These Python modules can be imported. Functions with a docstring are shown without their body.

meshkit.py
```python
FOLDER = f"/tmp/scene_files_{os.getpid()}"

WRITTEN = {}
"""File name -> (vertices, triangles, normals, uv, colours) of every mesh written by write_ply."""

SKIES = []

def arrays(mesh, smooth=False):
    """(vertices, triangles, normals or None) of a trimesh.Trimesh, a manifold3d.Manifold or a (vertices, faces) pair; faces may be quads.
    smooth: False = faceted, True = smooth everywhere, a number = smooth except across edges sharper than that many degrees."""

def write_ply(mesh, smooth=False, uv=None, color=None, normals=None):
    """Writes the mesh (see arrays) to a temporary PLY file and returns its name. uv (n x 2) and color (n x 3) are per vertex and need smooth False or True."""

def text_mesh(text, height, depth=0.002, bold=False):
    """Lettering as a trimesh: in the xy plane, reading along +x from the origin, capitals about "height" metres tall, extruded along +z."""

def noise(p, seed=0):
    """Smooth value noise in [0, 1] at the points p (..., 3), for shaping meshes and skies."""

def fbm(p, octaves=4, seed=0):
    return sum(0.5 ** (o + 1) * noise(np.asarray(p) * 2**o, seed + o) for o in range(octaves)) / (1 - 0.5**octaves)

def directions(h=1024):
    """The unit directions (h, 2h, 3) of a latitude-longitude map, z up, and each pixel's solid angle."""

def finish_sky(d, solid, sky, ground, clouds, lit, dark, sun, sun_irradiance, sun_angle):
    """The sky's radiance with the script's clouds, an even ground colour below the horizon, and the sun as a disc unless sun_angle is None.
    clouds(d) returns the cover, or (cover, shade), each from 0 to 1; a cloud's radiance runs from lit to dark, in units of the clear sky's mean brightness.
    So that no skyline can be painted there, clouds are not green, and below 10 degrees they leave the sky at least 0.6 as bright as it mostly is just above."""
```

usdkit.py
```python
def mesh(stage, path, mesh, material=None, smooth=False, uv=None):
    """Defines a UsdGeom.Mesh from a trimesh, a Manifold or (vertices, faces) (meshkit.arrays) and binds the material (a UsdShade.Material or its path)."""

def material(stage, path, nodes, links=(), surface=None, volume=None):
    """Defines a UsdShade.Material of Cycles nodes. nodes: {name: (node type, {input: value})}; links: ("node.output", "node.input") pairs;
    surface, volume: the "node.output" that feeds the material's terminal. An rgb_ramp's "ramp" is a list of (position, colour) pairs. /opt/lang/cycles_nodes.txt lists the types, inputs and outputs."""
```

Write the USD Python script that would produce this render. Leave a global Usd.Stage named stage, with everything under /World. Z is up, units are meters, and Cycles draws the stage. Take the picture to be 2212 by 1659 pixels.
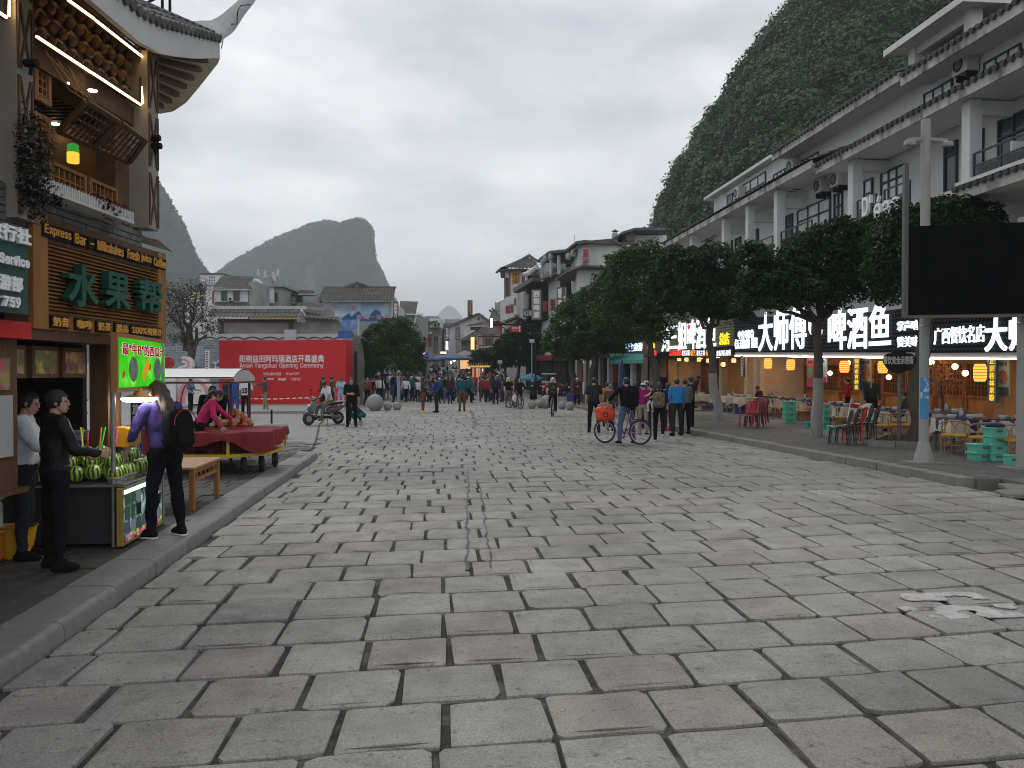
import math,random,glob
import numpy as np,trimesh,shapely
from shapely import affinity,box as sbox,union_all
from shapely.geometry import Polygon
from manifold3d import Manifold
import usdkit,meshkit
from pxr import Usd,UsdGeom,UsdLux,UsdShade,Gf,Sdf,Vt
random.seed(7)
rng=np.random.default_rng(7)
R_=math.radians
stage=Usd.Stage.CreateInMemory()
UsdGeom.SetStageUpAxis(stage,'Z')
UsdGeom.SetStageMetersPerUnit(stage,1.0)
stage.SetDefaultPrim(UsdGeom.Xform.Define(stage,'/World').GetPrim())
# -- camera, sky, sun, exposure
CAM=np.array([0.0,0.0,1.95])
YAW,PITCH,FOC=R_(5.3),math.atan(24.5/1780),1780.0
c_right=np.array([math.cos(YAW),-math.sin(YAW),0])
c_fwd=np.array([math.sin(YAW)*math.cos(PITCH),math.cos(YAW)*math.cos(PITCH),-math.sin(PITCH)])
c_up=np.cross(c_right,c_fwd)
cam=UsdGeom.Camera.Define(stage,'/World/camera')
_m=np.eye(4);_m[0,:3],_m[1,:3],_m[2,:3],_m[3,:3]=c_right,c_up,-c_fwd,CAM
cam.AddTransformOp().Set(Gf.Matrix4d(*_m.ravel().tolist()))
cam.CreateHorizontalApertureAttr(36.0);cam.CreateVerticalApertureAttr(27.0)
cam.CreateFocalLengthAttr(36.0*FOC/2212);cam.CreateClippingRangeAttr(Gf.Vec2f(0.05,20000))
cam.CreateExposureAttr(0.0)
SUN_EL,SUN_AZ=R_(52),R_(-25)
usdkit.material(stage,'/World/Looks/sky_air',{'sky':('sky_texture',{'sky_type':'single_scattering','sun_disc':False,'sun_elevation':SUN_EL,'sun_rotation':SUN_AZ,'altitude':100.0,'air_density':1.0,'aerosol_density':2.0}),'tc':('texture_coordinate',{}),'mp':('mapping',{'scale':(1.0,1.0,2.6)}),'n1':('noise_texture',{'scale':1.6,'detail':5.0,'roughness':0.5,'distortion':0.6}),'n2':('noise_texture',{'scale':5.5,'detail':4.0,'roughness':0.55}),'r1':('rgb_ramp',{'ramp':[(0.32,(4.9,5.15,5.6)),(0.5,(6.6,6.75,7.0)),(0.66,(9.2,9.2,9.25))]}),'r2':('rgb_ramp',{'ramp':[(0.32,(0.82,0.83,0.85)),(0.68,(1.13,1.125,1.12))]}),'mul':('mix',{'mix_type':'multiply','fac':1.0}),'mx':('mix',{'mix_type':'mix','fac':0.93}),'bg':('background_shader',{'strength':0.118})},[('tc.generated','mp.vector'),('mp.vector','n1.vector'),('mp.vector','n2.vector'),('n1.fac','r1.fac'),('n2.fac','r2.fac'),('r1.color','mul.color1'),('r2.color','mul.color2'),('sky.color','mx.color1'),('mul.color','mx.color2'),('mx.color','bg.color')],surface='bg.background')
dome=UsdLux.DomeLight.Define(stage,'/World/sky')
UsdShade.MaterialBindingAPI.Apply(dome.GetPrim()).Bind(UsdShade.Material.Get(stage,'/World/Looks/sky_air'))
dome.GetPrim().SetCustomDataByKey('kind','structure')
sun=UsdLux.DistantLight.Define(stage,'/World/sun')
sun.CreateNormalizeAttr(True);sun.CreateIntensityAttr(0.26);sun.CreateAngleAttr(18.0);sun.CreateColorAttr(Gf.Vec3f(1.0,0.96,0.9))
sun.AddRotateXYZOp().Set(Gf.Vec3f(math.degrees(math.pi/2-SUN_EL),0,-math.degrees(SUN_AZ)+180))
# -- helpers: where a view ray meets the world
def ray(x,y):
 return c_fwd+(x-1106)/FOC*c_right+(829.5-y)/FOC*c_up
def gz(Y):
 return 0.027*max(0.0,Y-58)if Y<220 else 0.027*162
def G(x,y,z=0.0):
 r=ray(x,y);return CAM+r*((z-CAM[2])/r[2])
def D3(x,y,d):
 return CAM+ray(x,y)*d
def base_at(x,d,z=0.0):
 p=CAM+ray(x,805)*d;return np.array([p[0],p[1],z])
class PL:
 "a vertical plane: s runs to the viewer's right, z up, t towards the viewer"
 def __init__(s,p,q):
  p,q=np.array(p[:2],float),np.array(q[:2],float)
  e=(q-p)/np.linalg.norm(q-p);n=np.array([e[1],-e[0]])
  if n@(CAM[:2]-p)<0:e,n=-e,-n
  s.p,s.e,s.n=p,np.append(e,0),np.append(n,0)
 def hit(s,x,y,t=0.0):
  r=ray(x,y);o=np.append(s.p,0)+s.n*t
  return CAM+r*(((o-CAM)@s.n)/(r@s.n))
 def sz(s,x,y,t=0.0):
  h=s.hit(x,y,t);return(h-np.append(s.p,0))@s.e,h[2]
 def pt(s,a,z,t=0.0):
  return np.append(s.p,0)+s.e*a+s.n*t+np.array([0,0,z])
 def box(s,mb,s0,s1,z0,z1,t0,t1):
  c=[s.pt(a,z,t)for z in(z0,z1)for a,t in((s0,t0),(s1,t0),(s1,t1),(s0,t1))]
  mb.hexa(c)
 def boxd(s,mb,x0,y0,x1,y1,t0,t1):
  "rectangle given by two seen corners (left, top) (right, bottom)"
  a,zt=s.sz(x0,y0,t1);b,zb=s.sz(x1,y1,t1)
  s.box(mb,a,b,zb,zt,t0,t1)
 def quadd(s,mb,pts,t0,t1):
  "a board of thickness t1 - t0 with seen corners tl, tr, br, bl"
  q=[s.sz(x,y,t1)for x,y in pts]
  mb.hexa([s.pt(q[i][0],q[i][1],t0)for i in(3,2,1,0)]+[s.pt(q[i][0],q[i][1],t1)for i in(3,2,1,0)])
def front(d,x=1106):
 "plane facing the camera at depth d"
 a,b=base_at(x-50,d),base_at(x+50,d);return PL(a,b)
 # -- helpers: meshes
class MB:
 def __init__(s):s.v,s.f,s.n=[],[],0
 def add(s,v,f):
  v=np.asarray(v,float);f=np.asarray(f,int)
  if f.shape[1]==4:f=np.vstack([f[:,[0,1,2]],f[:,[0,2,3]]])
  s.v.append(v);s.f.append(f+s.n);s.n+=len(v);return s
 def tm(s,m):return s.add(m.vertices,m.faces)
 def man(s,m):
  a=m.to_mesh();return s.add(a.vert_properties[:,:3],a.tri_verts)
 def hexa(s,c):
  c=np.array(c)
  f=np.array([[0,3,2,1],[4,5,6,7],[0,1,5,4],[1,2,6,5],[2,3,7,6],[3,0,4,7]])
  if np.dot(np.cross(c[1]-c[0],c[3]-c[0]),c[4]-c[0])<0:f=f[:,::-1]
  return s.add(c,f)
 def box(s,c,size,rz=0.0,R=None):
  h=np.array(size)/2;o=np.array([[-1,-1,-1],[1,-1,-1],[1,1,-1],[-1,1,-1],[-1,-1,1],[1,-1,1],[1,1,1],[-1,1,1]])*h
  if rz:o=o@rotz(rz).T
  if R is not None:o=o@np.asarray(R).T
  return s.hexa(o+np.array(c))
 def cbox(s,c,size,ch=0.01,rz=0.0):
  "chamfered box"
  h=np.array(size)/2;p=[]
  for sx in(-1,1):
   for sy in(-1,1):
    for sz in(-1,1):
     q=np.array([sx,sy,sz])*h
     for k in range(3):
      w=q-np.array([sx,sy,sz])*ch;w[k]=q[k];p.append(w)
  m=trimesh.convex.convex_hull(np.array(p));v=np.array(m.vertices)
  if rz:v=v@rotz(rz).T
  return s.add(v+np.array(c),m.faces)
 def bar(s,p,q,w,h=None,up=(0,0,1)):
  p,q=np.array(p,float),np.array(q,float);h=h or w
  d=q-p;d/=np.linalg.norm(d);up=np.array(up,float)
  if abs(d@up)>0.97:up=np.array([0,1.0,0])if abs(d[1])<.9 else np.array([1.0,0,0])
  a=np.cross(d,up);a/=np.linalg.norm(a);b=np.cross(a,d)
  return s.hexa([p+a*i*w/2+b*j*h/2 for p in(p,q)for i,j in((-1,-1),(1,-1),(1,1),(-1,1))])
 def tube(s,pts,r,n=8,cap=True):
  pts=np.array(pts,float);r=np.broadcast_to(np.asarray(r,float),len(pts))
  t=np.gradient(pts,axis=0);t/=np.linalg.norm(t,axis=1,keepdims=True)+1e-12
  a=np.cross(t[0],[0,0,1.0]);
  if np.linalg.norm(a)<1e-3:a=np.array([1.0,0,0])
  rings=[]
  for i in range(len(pts)):
   a=a-t[i]*(a@t[i]);a/=np.linalg.norm(a)+1e-12;b=np.cross(t[i],a)
   th=np.arange(n)*2*np.pi/n
   rings.append(pts[i]+r[i]*(np.cos(th)[:,None]*a+np.sin(th)[:,None]*b))
  v=np.vstack(rings+([pts[:1],pts[-1:]]if cap else[]));f=[]
  for i in range(len(pts)-1):
   for k in range(n):
    k2=(k+1)%n;A,B,C,D=i*n+k,i*n+k2,(i+1)*n+k2,(i+1)*n+k
    f+=[[A,B,C],[A,C,D]]
  if cap:
   c0=len(pts)*n;l=(len(pts)-1)*n
   for k in range(n):
    k2=(k+1)%n;f+=[[c0,k2,k],[c0+1,l+k,l+k2]]
  return s.add(v,f)
 def cyl(s,p,q,r,n=12,r2=None):return s.tube([p,q],[r,r if r2 is None else r2],n)
 def lathe(s,prof,c=(0,0,0),n=16):
  "prof: (radius, z) from bottom to top"
  prof=np.array(prof,float);th=np.arange(n)*2*np.pi/n
  v=np.vstack([np.c_[r*np.cos(th),r*np.sin(th),np.full(n,z)]for r,z in prof])+np.array(c);f=[]
  for i in range(len(prof)-1):
   for k in range(n):
    k2=(k+1)%n;f+=[[i*n+k,i*n+k2,(i+1)*n+k2],[i*n+k,(i+1)*n+k2,(i+1)*n+k]]
  return s.add(v,f)
 def ell(s,c,r,n=10,R=None):
  m=trimesh.creation.uv_sphere(1.0,count=[max(5,n//2+2),n]);v=np.array(m.vertices)*np.array(r)
  if R is not None:v=v@np.asarray(R).T
  return s.add(v+np.array(c),m.faces)
 def torus(s,c,R,r,axis,n=24,k=8):
  axis=np.array(axis,float);axis/=np.linalg.norm(axis)
  a=np.cross(axis,[0,0,1.0]);
  if np.linalg.norm(a)<1e-3:a=np.array([1.0,0,0])
  a/=np.linalg.norm(a);b=np.cross(axis,a);v,f=[],[]
  for i in range(n):
   th=2*np.pi*i/n;o=a*math.cos(th)+b*math.sin(th)
   for j in range(k):
    ph=2*np.pi*j/k;v.append(np.array(c)+o*(R+r*math.cos(ph))+axis*r*math.sin(ph))
    i2,j2=(i+1)%n,(j+1)%k
    f+=[[i*k+j,i2*k+j,i2*k+j2],[i*k+j,i2*k+j2,i*k+j2]]
  return s.add(v,f)
 def prism(s,poly,origin,ex,ey,depth):
  "a 2-D polygon (points or shapely) laid on ex, ey at origin and pushed by depth along ex x ey"
  g=poly if hasattr(poly,'geoms')or hasattr(poly,'exterior')else Polygon(poly)
  ex,ey=np.array(ex,float),np.array(ey,float);ez=np.cross(ex,ey);ez/=np.linalg.norm(ez)
  for q in getattr(g,'geoms',[g]):
   if q.area<1e-9:continue
   m=trimesh.creation.extrude_polygon(q,depth,engine='earcut');v=np.array(m.vertices)
   s.add(np.array(origin)+v[:,:1]*ex+v[:,1:2]*ey+v[:,2:]*ez,m.faces)
  return s
 def arr(s):
  return(np.vstack(s.v),np.vstack(s.f))if s.v else(np.zeros((0,3)),np.zeros((0,3),int))
def rotz(a):
 c,s=math.cos(a),math.sin(a);return np.array([[c,-s,0],[s,c,0],[0,0,1.0]])
def rotx(a):
 c,s=math.cos(a),math.sin(a);return np.array([[1.0,0,0],[0,c,-s],[0,s,c]])
def roty(a):
 c,s=math.cos(a),math.sin(a);return np.array([[c,0,s],[0,1.0,0],[-s,0,c]])
 # -- helpers: things and parts
_used={}
def numbered(parent,name):
 k=parent+'/'+name;n=_used.get(k,0);_used[k]=n+1
 return k if n==0 else f'{k}_{n:03d}'
class Thing:
 def __init__(s,path,loc,rz,prim):s.path,s.loc,s.rz,s.prim=path,np.array(loc,float),rz,prim
def tag(prim,label=None,cat=None,group=None,kind=None):
 for k,v in(('label',label),('category',cat),('group',group),('kind',kind)):
  if v:prim.SetCustomDataByKey(k,v)
def thing(name,label,cat=None,loc=(0,0,0),rz=0.0,group=None,kind=None):
 path=numbered('/World',name);x=UsdGeom.Xform.Define(stage,path)
 x.AddTranslateOp().Set(Gf.Vec3d(*map(float,loc)))
 if rz:x.AddRotateZOp().Set(math.degrees(rz))
 tag(x.GetPrim(),label,cat,group,kind)
 return Thing(path,loc,rz,x.GetPrim())
def _arr(m):
 if isinstance(m,MB):return m.arr()
 if isinstance(m,Manifold):
  a=m.to_mesh();return np.array(a.vert_properties[:,:3]),np.array(a.tri_verts)
 if isinstance(m,tuple):return np.asarray(m[0],float),np.asarray(m[1],int)
 return np.array(m.vertices),np.array(m.faces)
def part(t,name,m,mt,smooth=False,world=True,label=None,kind=None):
 "one mesh under a thing (or under a part); world: given in world coordinates"
 v,f=_arr(m)
 if not len(f):return None
 if world:
  v=v-t.loc
  if t.rz:v=v@rotz(t.rz)
 path=numbered(t.path,name);g=usdkit.mesh(stage,path,(v,f),mt,smooth)
 tag(g.GetPrim(),label,kind=kind)
 return Thing(path,t.loc,t.rz,g.GetPrim())
def single(name,m,mt,label,cat=None,group=None,kind=None,smooth=False):
 "a thing that is one mesh"
 v,f=_arr(m);path=numbered('/World',name)
 lo,hi=v.min(0),v.max(0);o=np.array([(lo[0]+hi[0])/2,(lo[1]+hi[1])/2,lo[2]])
 g=usdkit.mesh(stage,path,(v-o,f),mt,smooth);UsdGeom.Xformable(g).AddTranslateOp().Set(Gf.Vec3d(*o.tolist()))
 tag(g.GetPrim(),label,cat,group,kind)
 return Thing(path,o,0.0,g.GetPrim())
def dup(t,loc,rz,label,group=None,scale=None):
 was=t.prim.GetCustomData();name=t.path.split('/')[-1]
 name=name[:-4]if name[-4]=='_' and name[-3:].isdigit()else name
 path=numbered('/World',name);x=UsdGeom.Xform.Define(stage,path)
 x.GetPrim().GetReferences().AddInternalReference(t.path)
 x.ClearXformOpOrder()
 x.AddTranslateOp(opSuffix='c').Set(Gf.Vec3d(*map(float,loc)));x.AddRotateZOp(opSuffix='c').Set(math.degrees(rz))
 if scale:x.AddScaleOp(opSuffix='c').Set(Gf.Vec3f(scale,scale,scale))
 x.GetPrim().SetInstanceable(True)
 tag(x.GetPrim(),label,was.get('category'),group or was.get('group'))
 return Thing(path,loc,rz,x.GetPrim())
 # -- helpers: materials
_mats={}
def mat(name,col,rough=0.7,var=0.12,scale=5.0,bump=0.0,bscale=None,metal=0.0,spec=0.4,stretch=None,coat=0.0,spots=None,sheen=0.0,island=0.0):
 if name in _mats:return _mats[name]
 c=np.array(col,float)
 nodes={'tc':('texture_coordinate',{}),'mp':('mapping',{'scale':tuple(stretch or(1,1,1))}),'n':('noise_texture',{'scale':scale,'detail':5.0,'roughness':0.6}),'r':('rgb_ramp',{'ramp':[(0.28,tuple(c*(1-var))),(0.5,tuple(c)),(0.72,tuple(np.minimum(c*(1+var),1)))]}),'p':('principled_bsdf',{'roughness':rough,'metallic':metal,'specular_ior_level':spec,'coat_weight':coat,'sheen_weight':sheen})}
 links=[('tc.object','mp.vector'),('mp.vector','n.vector'),('n.fac','r.fac')]
 out='r.color'
 if spots:
  nodes|={'n3':('noise_texture',{'scale':spots[1],'detail':6.0,'roughness':0.65}),'m3':('map_range',{'from_min':spots[2],'from_max':spots[3],'clamp':True}),'x3':('mix',{'color2':tuple(spots[0])})}
  links+=[('mp.vector','n3.vector'),('n3.fac','m3.value'),('m3.result','x3.fac'),(out,'x3.color1')];out='x3.color'
 if island:
  nodes|={'ge':('geometry',{}),'mi':('map_range',{'from_min':0.0,'from_max':1.0,'to_min':1-island,'to_max':1+island}),'xi':('hsv',{})}
  links+=[('ge.random_per_island','mi.value'),('mi.result','xi.value'),(out,'xi.color')];out='xi.color'
 links.append((out,'p.base_color'))
 if bump:
  nodes|={'n2':('noise_texture',{'scale':bscale or scale*6,'detail':6.0,'roughness':0.65}),'b':('bump',{'strength':bump,'distance':0.02})}
  links+=[('mp.vector','n2.vector'),('n2.fac','b.height'),('b.normal','p.normal')]
 _mats[name]=usdkit.material(stage,'/World/Looks/'+name,nodes,links,surface='p.BSDF');return _mats[name]
def emit(name,col,strength):
 if name not in _mats:
  _mats[name]=usdkit.material(stage,'/World/Looks/'+name,{'e':('emission',{'color':tuple(col),'strength':float(strength)})},[],surface='e.emission')
 return _mats[name]
def leafmat(name,c0,c1,trans=0.3,rough=0.45,inst=False):
 if name not in _mats:
  _mats[name]=usdkit.material(stage,'/World/Looks/'+name,{'ge':('geometry',{}),'r':('rgb_ramp',{'ramp':[(0.0,c0),(0.75,c1),(1.0,tuple(np.array(c1)*1.7))]}),'p':('principled_bsdf',{'roughness':rough,'specular_ior_level':0.25}),'t':('translucent_bsdf',{}),'m':('mix_closure',{'fac':trans})}|({'oi':('object_info',{}),'mr':('map_range',{'to_min':.4,'to_max':1.75}),'hv':('hsv',{})}if inst else{}),[('ge.random_per_island','r.fac'),('p.BSDF','m.closure1'),('t.BSDF','m.closure2')]+([('r.color','hv.color'),('oi.random','mr.value'),('mr.result','hv.value'),('hv.color','p.base_color'),('hv.color','t.color')]if inst else[('r.color','p.base_color'),('r.color','t.color')]),surface='m.closure')
 return _mats[name]
def col(name,c,rough=0.75,**k):return mat(name,c,rough,**{'var':0.1,'bump':0.0,**k})
# -- helpers: lettering
_font={}
def _shape(ch,bold,cjk):
 from PIL import Image,ImageDraw,ImageFont
 k=(ch,bold)
 if k in _font:return _font[k]
 f=_font.get(cjk)
 if f is None:
  pat='Noto Sans CJK*' if cjk else 'Inter.woff2'
  f=_font[cjk]=ImageFont.truetype(sorted(glob.glob('/opt/blender-*/*/datafiles/fonts/'+pat))[0],84)
 x0,y0,x1,y1=f.getbbox(ch,anchor='ls',stroke_width=bold)
 im=Image.new('L',(x1-x0+8,y1-y0+8));ImageDraw.Draw(im).text((4-x0,4-y0),ch,255,f,anchor='ls',stroke_width=bold)
 on=np.pad(np.asarray(im)>127,((0,0),(1,1))).astype(np.int8)
 r,a=np.nonzero(np.diff(on,axis=1)==1);b=np.nonzero(np.diff(on,axis=1)==-1)[1]
 g=union_all(sbox(a,-r-1,b,-r)).buffer(0.6).buffer(-0.6).simplify(0.8)if len(r)else Polygon()
 g=affinity.translate(g,x0-4,4-y0-0)
 _font[k]=(g,f.getlength(ch));return _font[k]
def text2d(text,bold=0,vertical=False,gap=0.0):
 "shapely shape of a line (or column) of lettering, in font pixels"
 out,x,y=[],0.0,0.0
 for ch in text:
  if ch==' ':
   x+=30;y-=42;continue
  g,w=_shape(ch,bold,ord(ch)>0x2000)
  out.append(affinity.translate(g,0 if vertical else x,y if vertical else 0))
  if vertical:y-=(92 if ord(ch)>0x2000 else 75)*(1+gap)
  else:x+=w*(1+gap)+bold
 return union_all(out)
def text_in(pl,text,s0,s1,z0,z1,t,depth=0.02,bold=0,vertical=False,gap=0.0,mb=None):
 "lettering stretched into a rectangle of plane pl, its back at t"
 g=text2d(text,bold,vertical,gap);a,b,c,d=g.bounds
 mb=mb or MB()
 mb.prism(affinity.translate(g,-a,-b),pl.pt(s0,z0,t),pl.e*(s1-s0)/(c-a),np.array([0,0,1.0])*(z1-z0)/(d-b),depth)
 return mb
def text_d(pl,text,x0,y0,x1,y1,t,depth=0.02,**k):
 "the same between two seen corners (left, top), (right, bottom)"
 a,zt=pl.sz(x0,y0,t);b,zb=pl.sz(x1,y1,t)
 return text_in(pl,text,a,b,zb,zt,t,depth,**k)
def tiled_slope(a,b,c,d,pitch=0.25,course=0.35,lift=0.05,sub=4):
 "roof slope a (eave left) b (eave right) c (ridge right) d (ridge left): half-round tile columns, each course lapping the one below"
 a,b,c,d=(np.array(q,float)for q in(a,b,c,d))
 L,Hh=max(np.linalg.norm(b-a),np.linalg.norm(c-d)),np.linalg.norm((c+d)/2-(a+b)/2)
 nu,nv=max(2,int(L/pitch)),max(1,int(Hh/course));n=np.cross(b-a,d-a);n/=np.linalg.norm(n)
 if n[2]<0:n=-n
 U=np.linspace(0,1,nu*sub+1);wave=np.abs(np.sin(np.arange(len(U))*np.pi/sub))*lift
 rows=[]
 for j in range(nv):
  for v,up in((j/nv,lift*0.55),((j+1)/nv,0.0)):
   p=a+(b-a)*U[:,None];q=d+(c-d)*U[:,None]
   rows.append(p+(q-p)*v+n*(wave+up+0.01)[:,None])
 v=np.vstack(rows);w=len(U);f=[]
 i=np.arange(w-1)
 for j in range(len(rows)-1):
  A=j*w+i;f.append(np.c_[A,A+1,A+1+w,A+w])
 return v,np.vstack(f)
 # == ground, street, pavements
ys=np.array([-60,-20,0,20,40,58,75,100,140,180,220,300,600,1500,3000,6000,9000],float)
xs=np.array([-9000,-4000,-1500,-500,-150,-60,-20,0,20,60,150,500,1500,4000,9000],float)
v=[(x,y,gz(y)-0.09)for y in ys for x in xs];w=len(xs)
f=[[j*w+i,j*w+i+1,(j+1)*w+i+1,(j+1)*w+i]for j in range(len(ys)-1)for i in range(w-1)]
M_earth=mat('dusty_ground',(0.16,0.155,0.145),0.9,0.2,0.4)
single('ground',(np.array(v),np.array(f)),M_earth,'grey dusty ground under the whole street',kind='structure')
def kerb_right(Y):
 return np.interp(Y,[-5,10,13.5,26,34,45,60,90,220],[9.4,9.2,9.0,8.05,7.8,7.8,8.2,8.6,9])
def edge_left(Y):
 return-2.7 if Y<19.3 else np.interp(Y,[19.3,24,32,42,60,220],[-2.9,-3.4,-4.4,-5.2,-6,-6.5])
road=thing('road','street paved with worn grey stone slabs in running bond',None,kind='structure')
M_mort=mat('joint_sand',(0.04,0.039,0.035),0.95,0.45,7.0,bump=0.6,bscale=60,spots=((0.10,0.098,0.09),2.3,0.5,0.62))
yy=np.r_[np.arange(-3,76,2.0),90,120,160,200,220]
bed=MB()
bv=np.array([(x,y,gz(y)-0.022-0.01)for y in yy for x in(edge_left(y)-0.4,kerb_right(y)+0.05)])
bed.add(bv,[[2*i,2*i+1,2*i+3,2*i+2]for i in range(len(yy)-1)])
part(road,'mortar_bed',bed,M_mort)
def stone_mat(name,c,rough,strain=0.0):
 if name in _mats:return _mats[name]
 c=np.array(c)
 nodes={'ge':('geometry',{}),'n':('noise_texture',{'scale':3.1,'detail':6.0,'roughness':0.6}),'r':('rgb_ramp',{'ramp':[(0.3,tuple(c*0.82)),(0.5,tuple(c)),(0.7,tuple(c*1.12))]}),'g':('noise_texture',{'scale':70.0,'detail':3.0,'roughness':0.7}),'gr':('map_range',{'from_min':0.3,'from_max':0.7,'to_min':0.62,'to_max':1.34,'clamp':True}),'x':('hsv',{}),'pit':('noise_texture',{'scale':13.0,'detail':4.0,'roughness':0.75}),'pr':('map_range',{'from_min':0.58,'from_max':0.70,'clamp':True}),'x2':('mix',{'color2':tuple(c*0.35)}),'mi':('map_range',{'to_min':1-strain,'to_max':1+strain}),'x3':('hsv',{}),'big':('noise_texture',{'scale':0.35,'detail':3.0,'roughness':0.6}),'bm':('map_range',{'from_min':0.3,'from_max':0.7,'to_min':0.68,'to_max':1.2,'clamp':True}),'x4':('hsv',{}),'rm':('map_range',{'from_min':0.3,'from_max':0.7,'to_min':rough+0.14,'to_max':rough-0.12,'clamp':True}),'b':('bump',{'strength':0.6,'distance':0.01}),'b2':('bump',{'strength':0.6,'distance':0.04}),'p':('principled_bsdf',{'specular_ior_level':0.45})}
 links=[('ge.position',k+'.vector')for k in('n','g','pit','big')]+[('n.fac','r.fac'),('r.color','x.color'),('g.fac','gr.value'),('gr.result','x.value'),('x.color','x2.color1'),('pit.fac','pr.value'),('pr.result','x2.fac'),('ge.random_per_island','mi.value'),('mi.result','x3.value'),('x2.color','x3.color'),('big.fac','bm.value'),('bm.result','x4.value'),('x3.color','x4.color'),('x4.color','p.base_color'),('n.fac','rm.value'),('rm.result','p.roughness'),('n.fac','b2.height'),('g.fac','b.height'),('b2.normal','b.normal'),('b.normal','p.normal')]
 _mats[name]=usdkit.material(stage,'/World/Looks/'+name,nodes,links,surface='p.BSDF');return _mats[name]
STONE=[stone_mat('slab_stone_'+n,c,r)for n,c,r in(('grey',(0.262,0.254,0.235),0.66),('pale',(0.295,0.287,0.266),0.68),('rosy',(0.256,0.237,0.220),0.66),('warm',(0.260,0.246,0.216),0.66),('dark',(0.225,0.219,0.205),0.64),('cool',(0.27,0.264,0.247),0.64))]
STONE_FAR=stone_mat('slab_stone_far',(0.268,0.260,0.242),0.65,0.16)
def slab(cx,cy,wx,wy,rise,tilt,r):
 "one slab: uneven outline, worn rounded edge; 48 triangles"
 o=[]
 hx,hy=wx/2,wy/2
 for sx,sy,ex,ey in((-1,-1,1,0),(1,-1,0,1),(1,1,-1,0),(-1,1,0,-1)):
  cr=r.uniform(0.008,0.03)if r.random()<.7 else r.uniform(.03,.075)
  o.append((sx*hx+(0 if ex else-sx*0)+(cr*ex),sy*hy+cr*ey))
  if ex:o.append((sx*hx+ex*wx*0.5,sy*hy+r.uniform(-0.012,0.010)))
  o.append((sx*hx+ex*(wx-cr),sy*hy+ey*(wy-cr)))
 o=np.array(o)+r.uniform(-0.013,0.011,(len(o),2));n=len(o)
 rise_at=lambda q:rise+q[:,0]*tilt[0]+q[:,1]*tilt[1]
 inn=o*(1-0.030/np.array([hx,hy]))
 sh=np.tan(0)+0
 def put(q,z):
  x=cx+q[:,0];y=cy+q[:,1]+q[:,0]*(0.06+(0.012*cx if 0<cx<5 else 0));return np.c_[x,y,z]
 v=np.vstack([put(inn,rise_at(inn)),put(o,rise_at(o)-0.012),put(o,np.full(n,-0.05))])
 f=[[0,i,i+1]for i in range(1,n-1)]
 for i in range(n):
  j=(i+1)%n
  for k in(0,n):f+=[[k+i,k+n+i,k+n+j],[k+i,k+n+j,k+j]]
 return v,f
sr=np.random.default_rng(3)
near,far=[],MB()
y0=1.6;k=0
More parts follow.
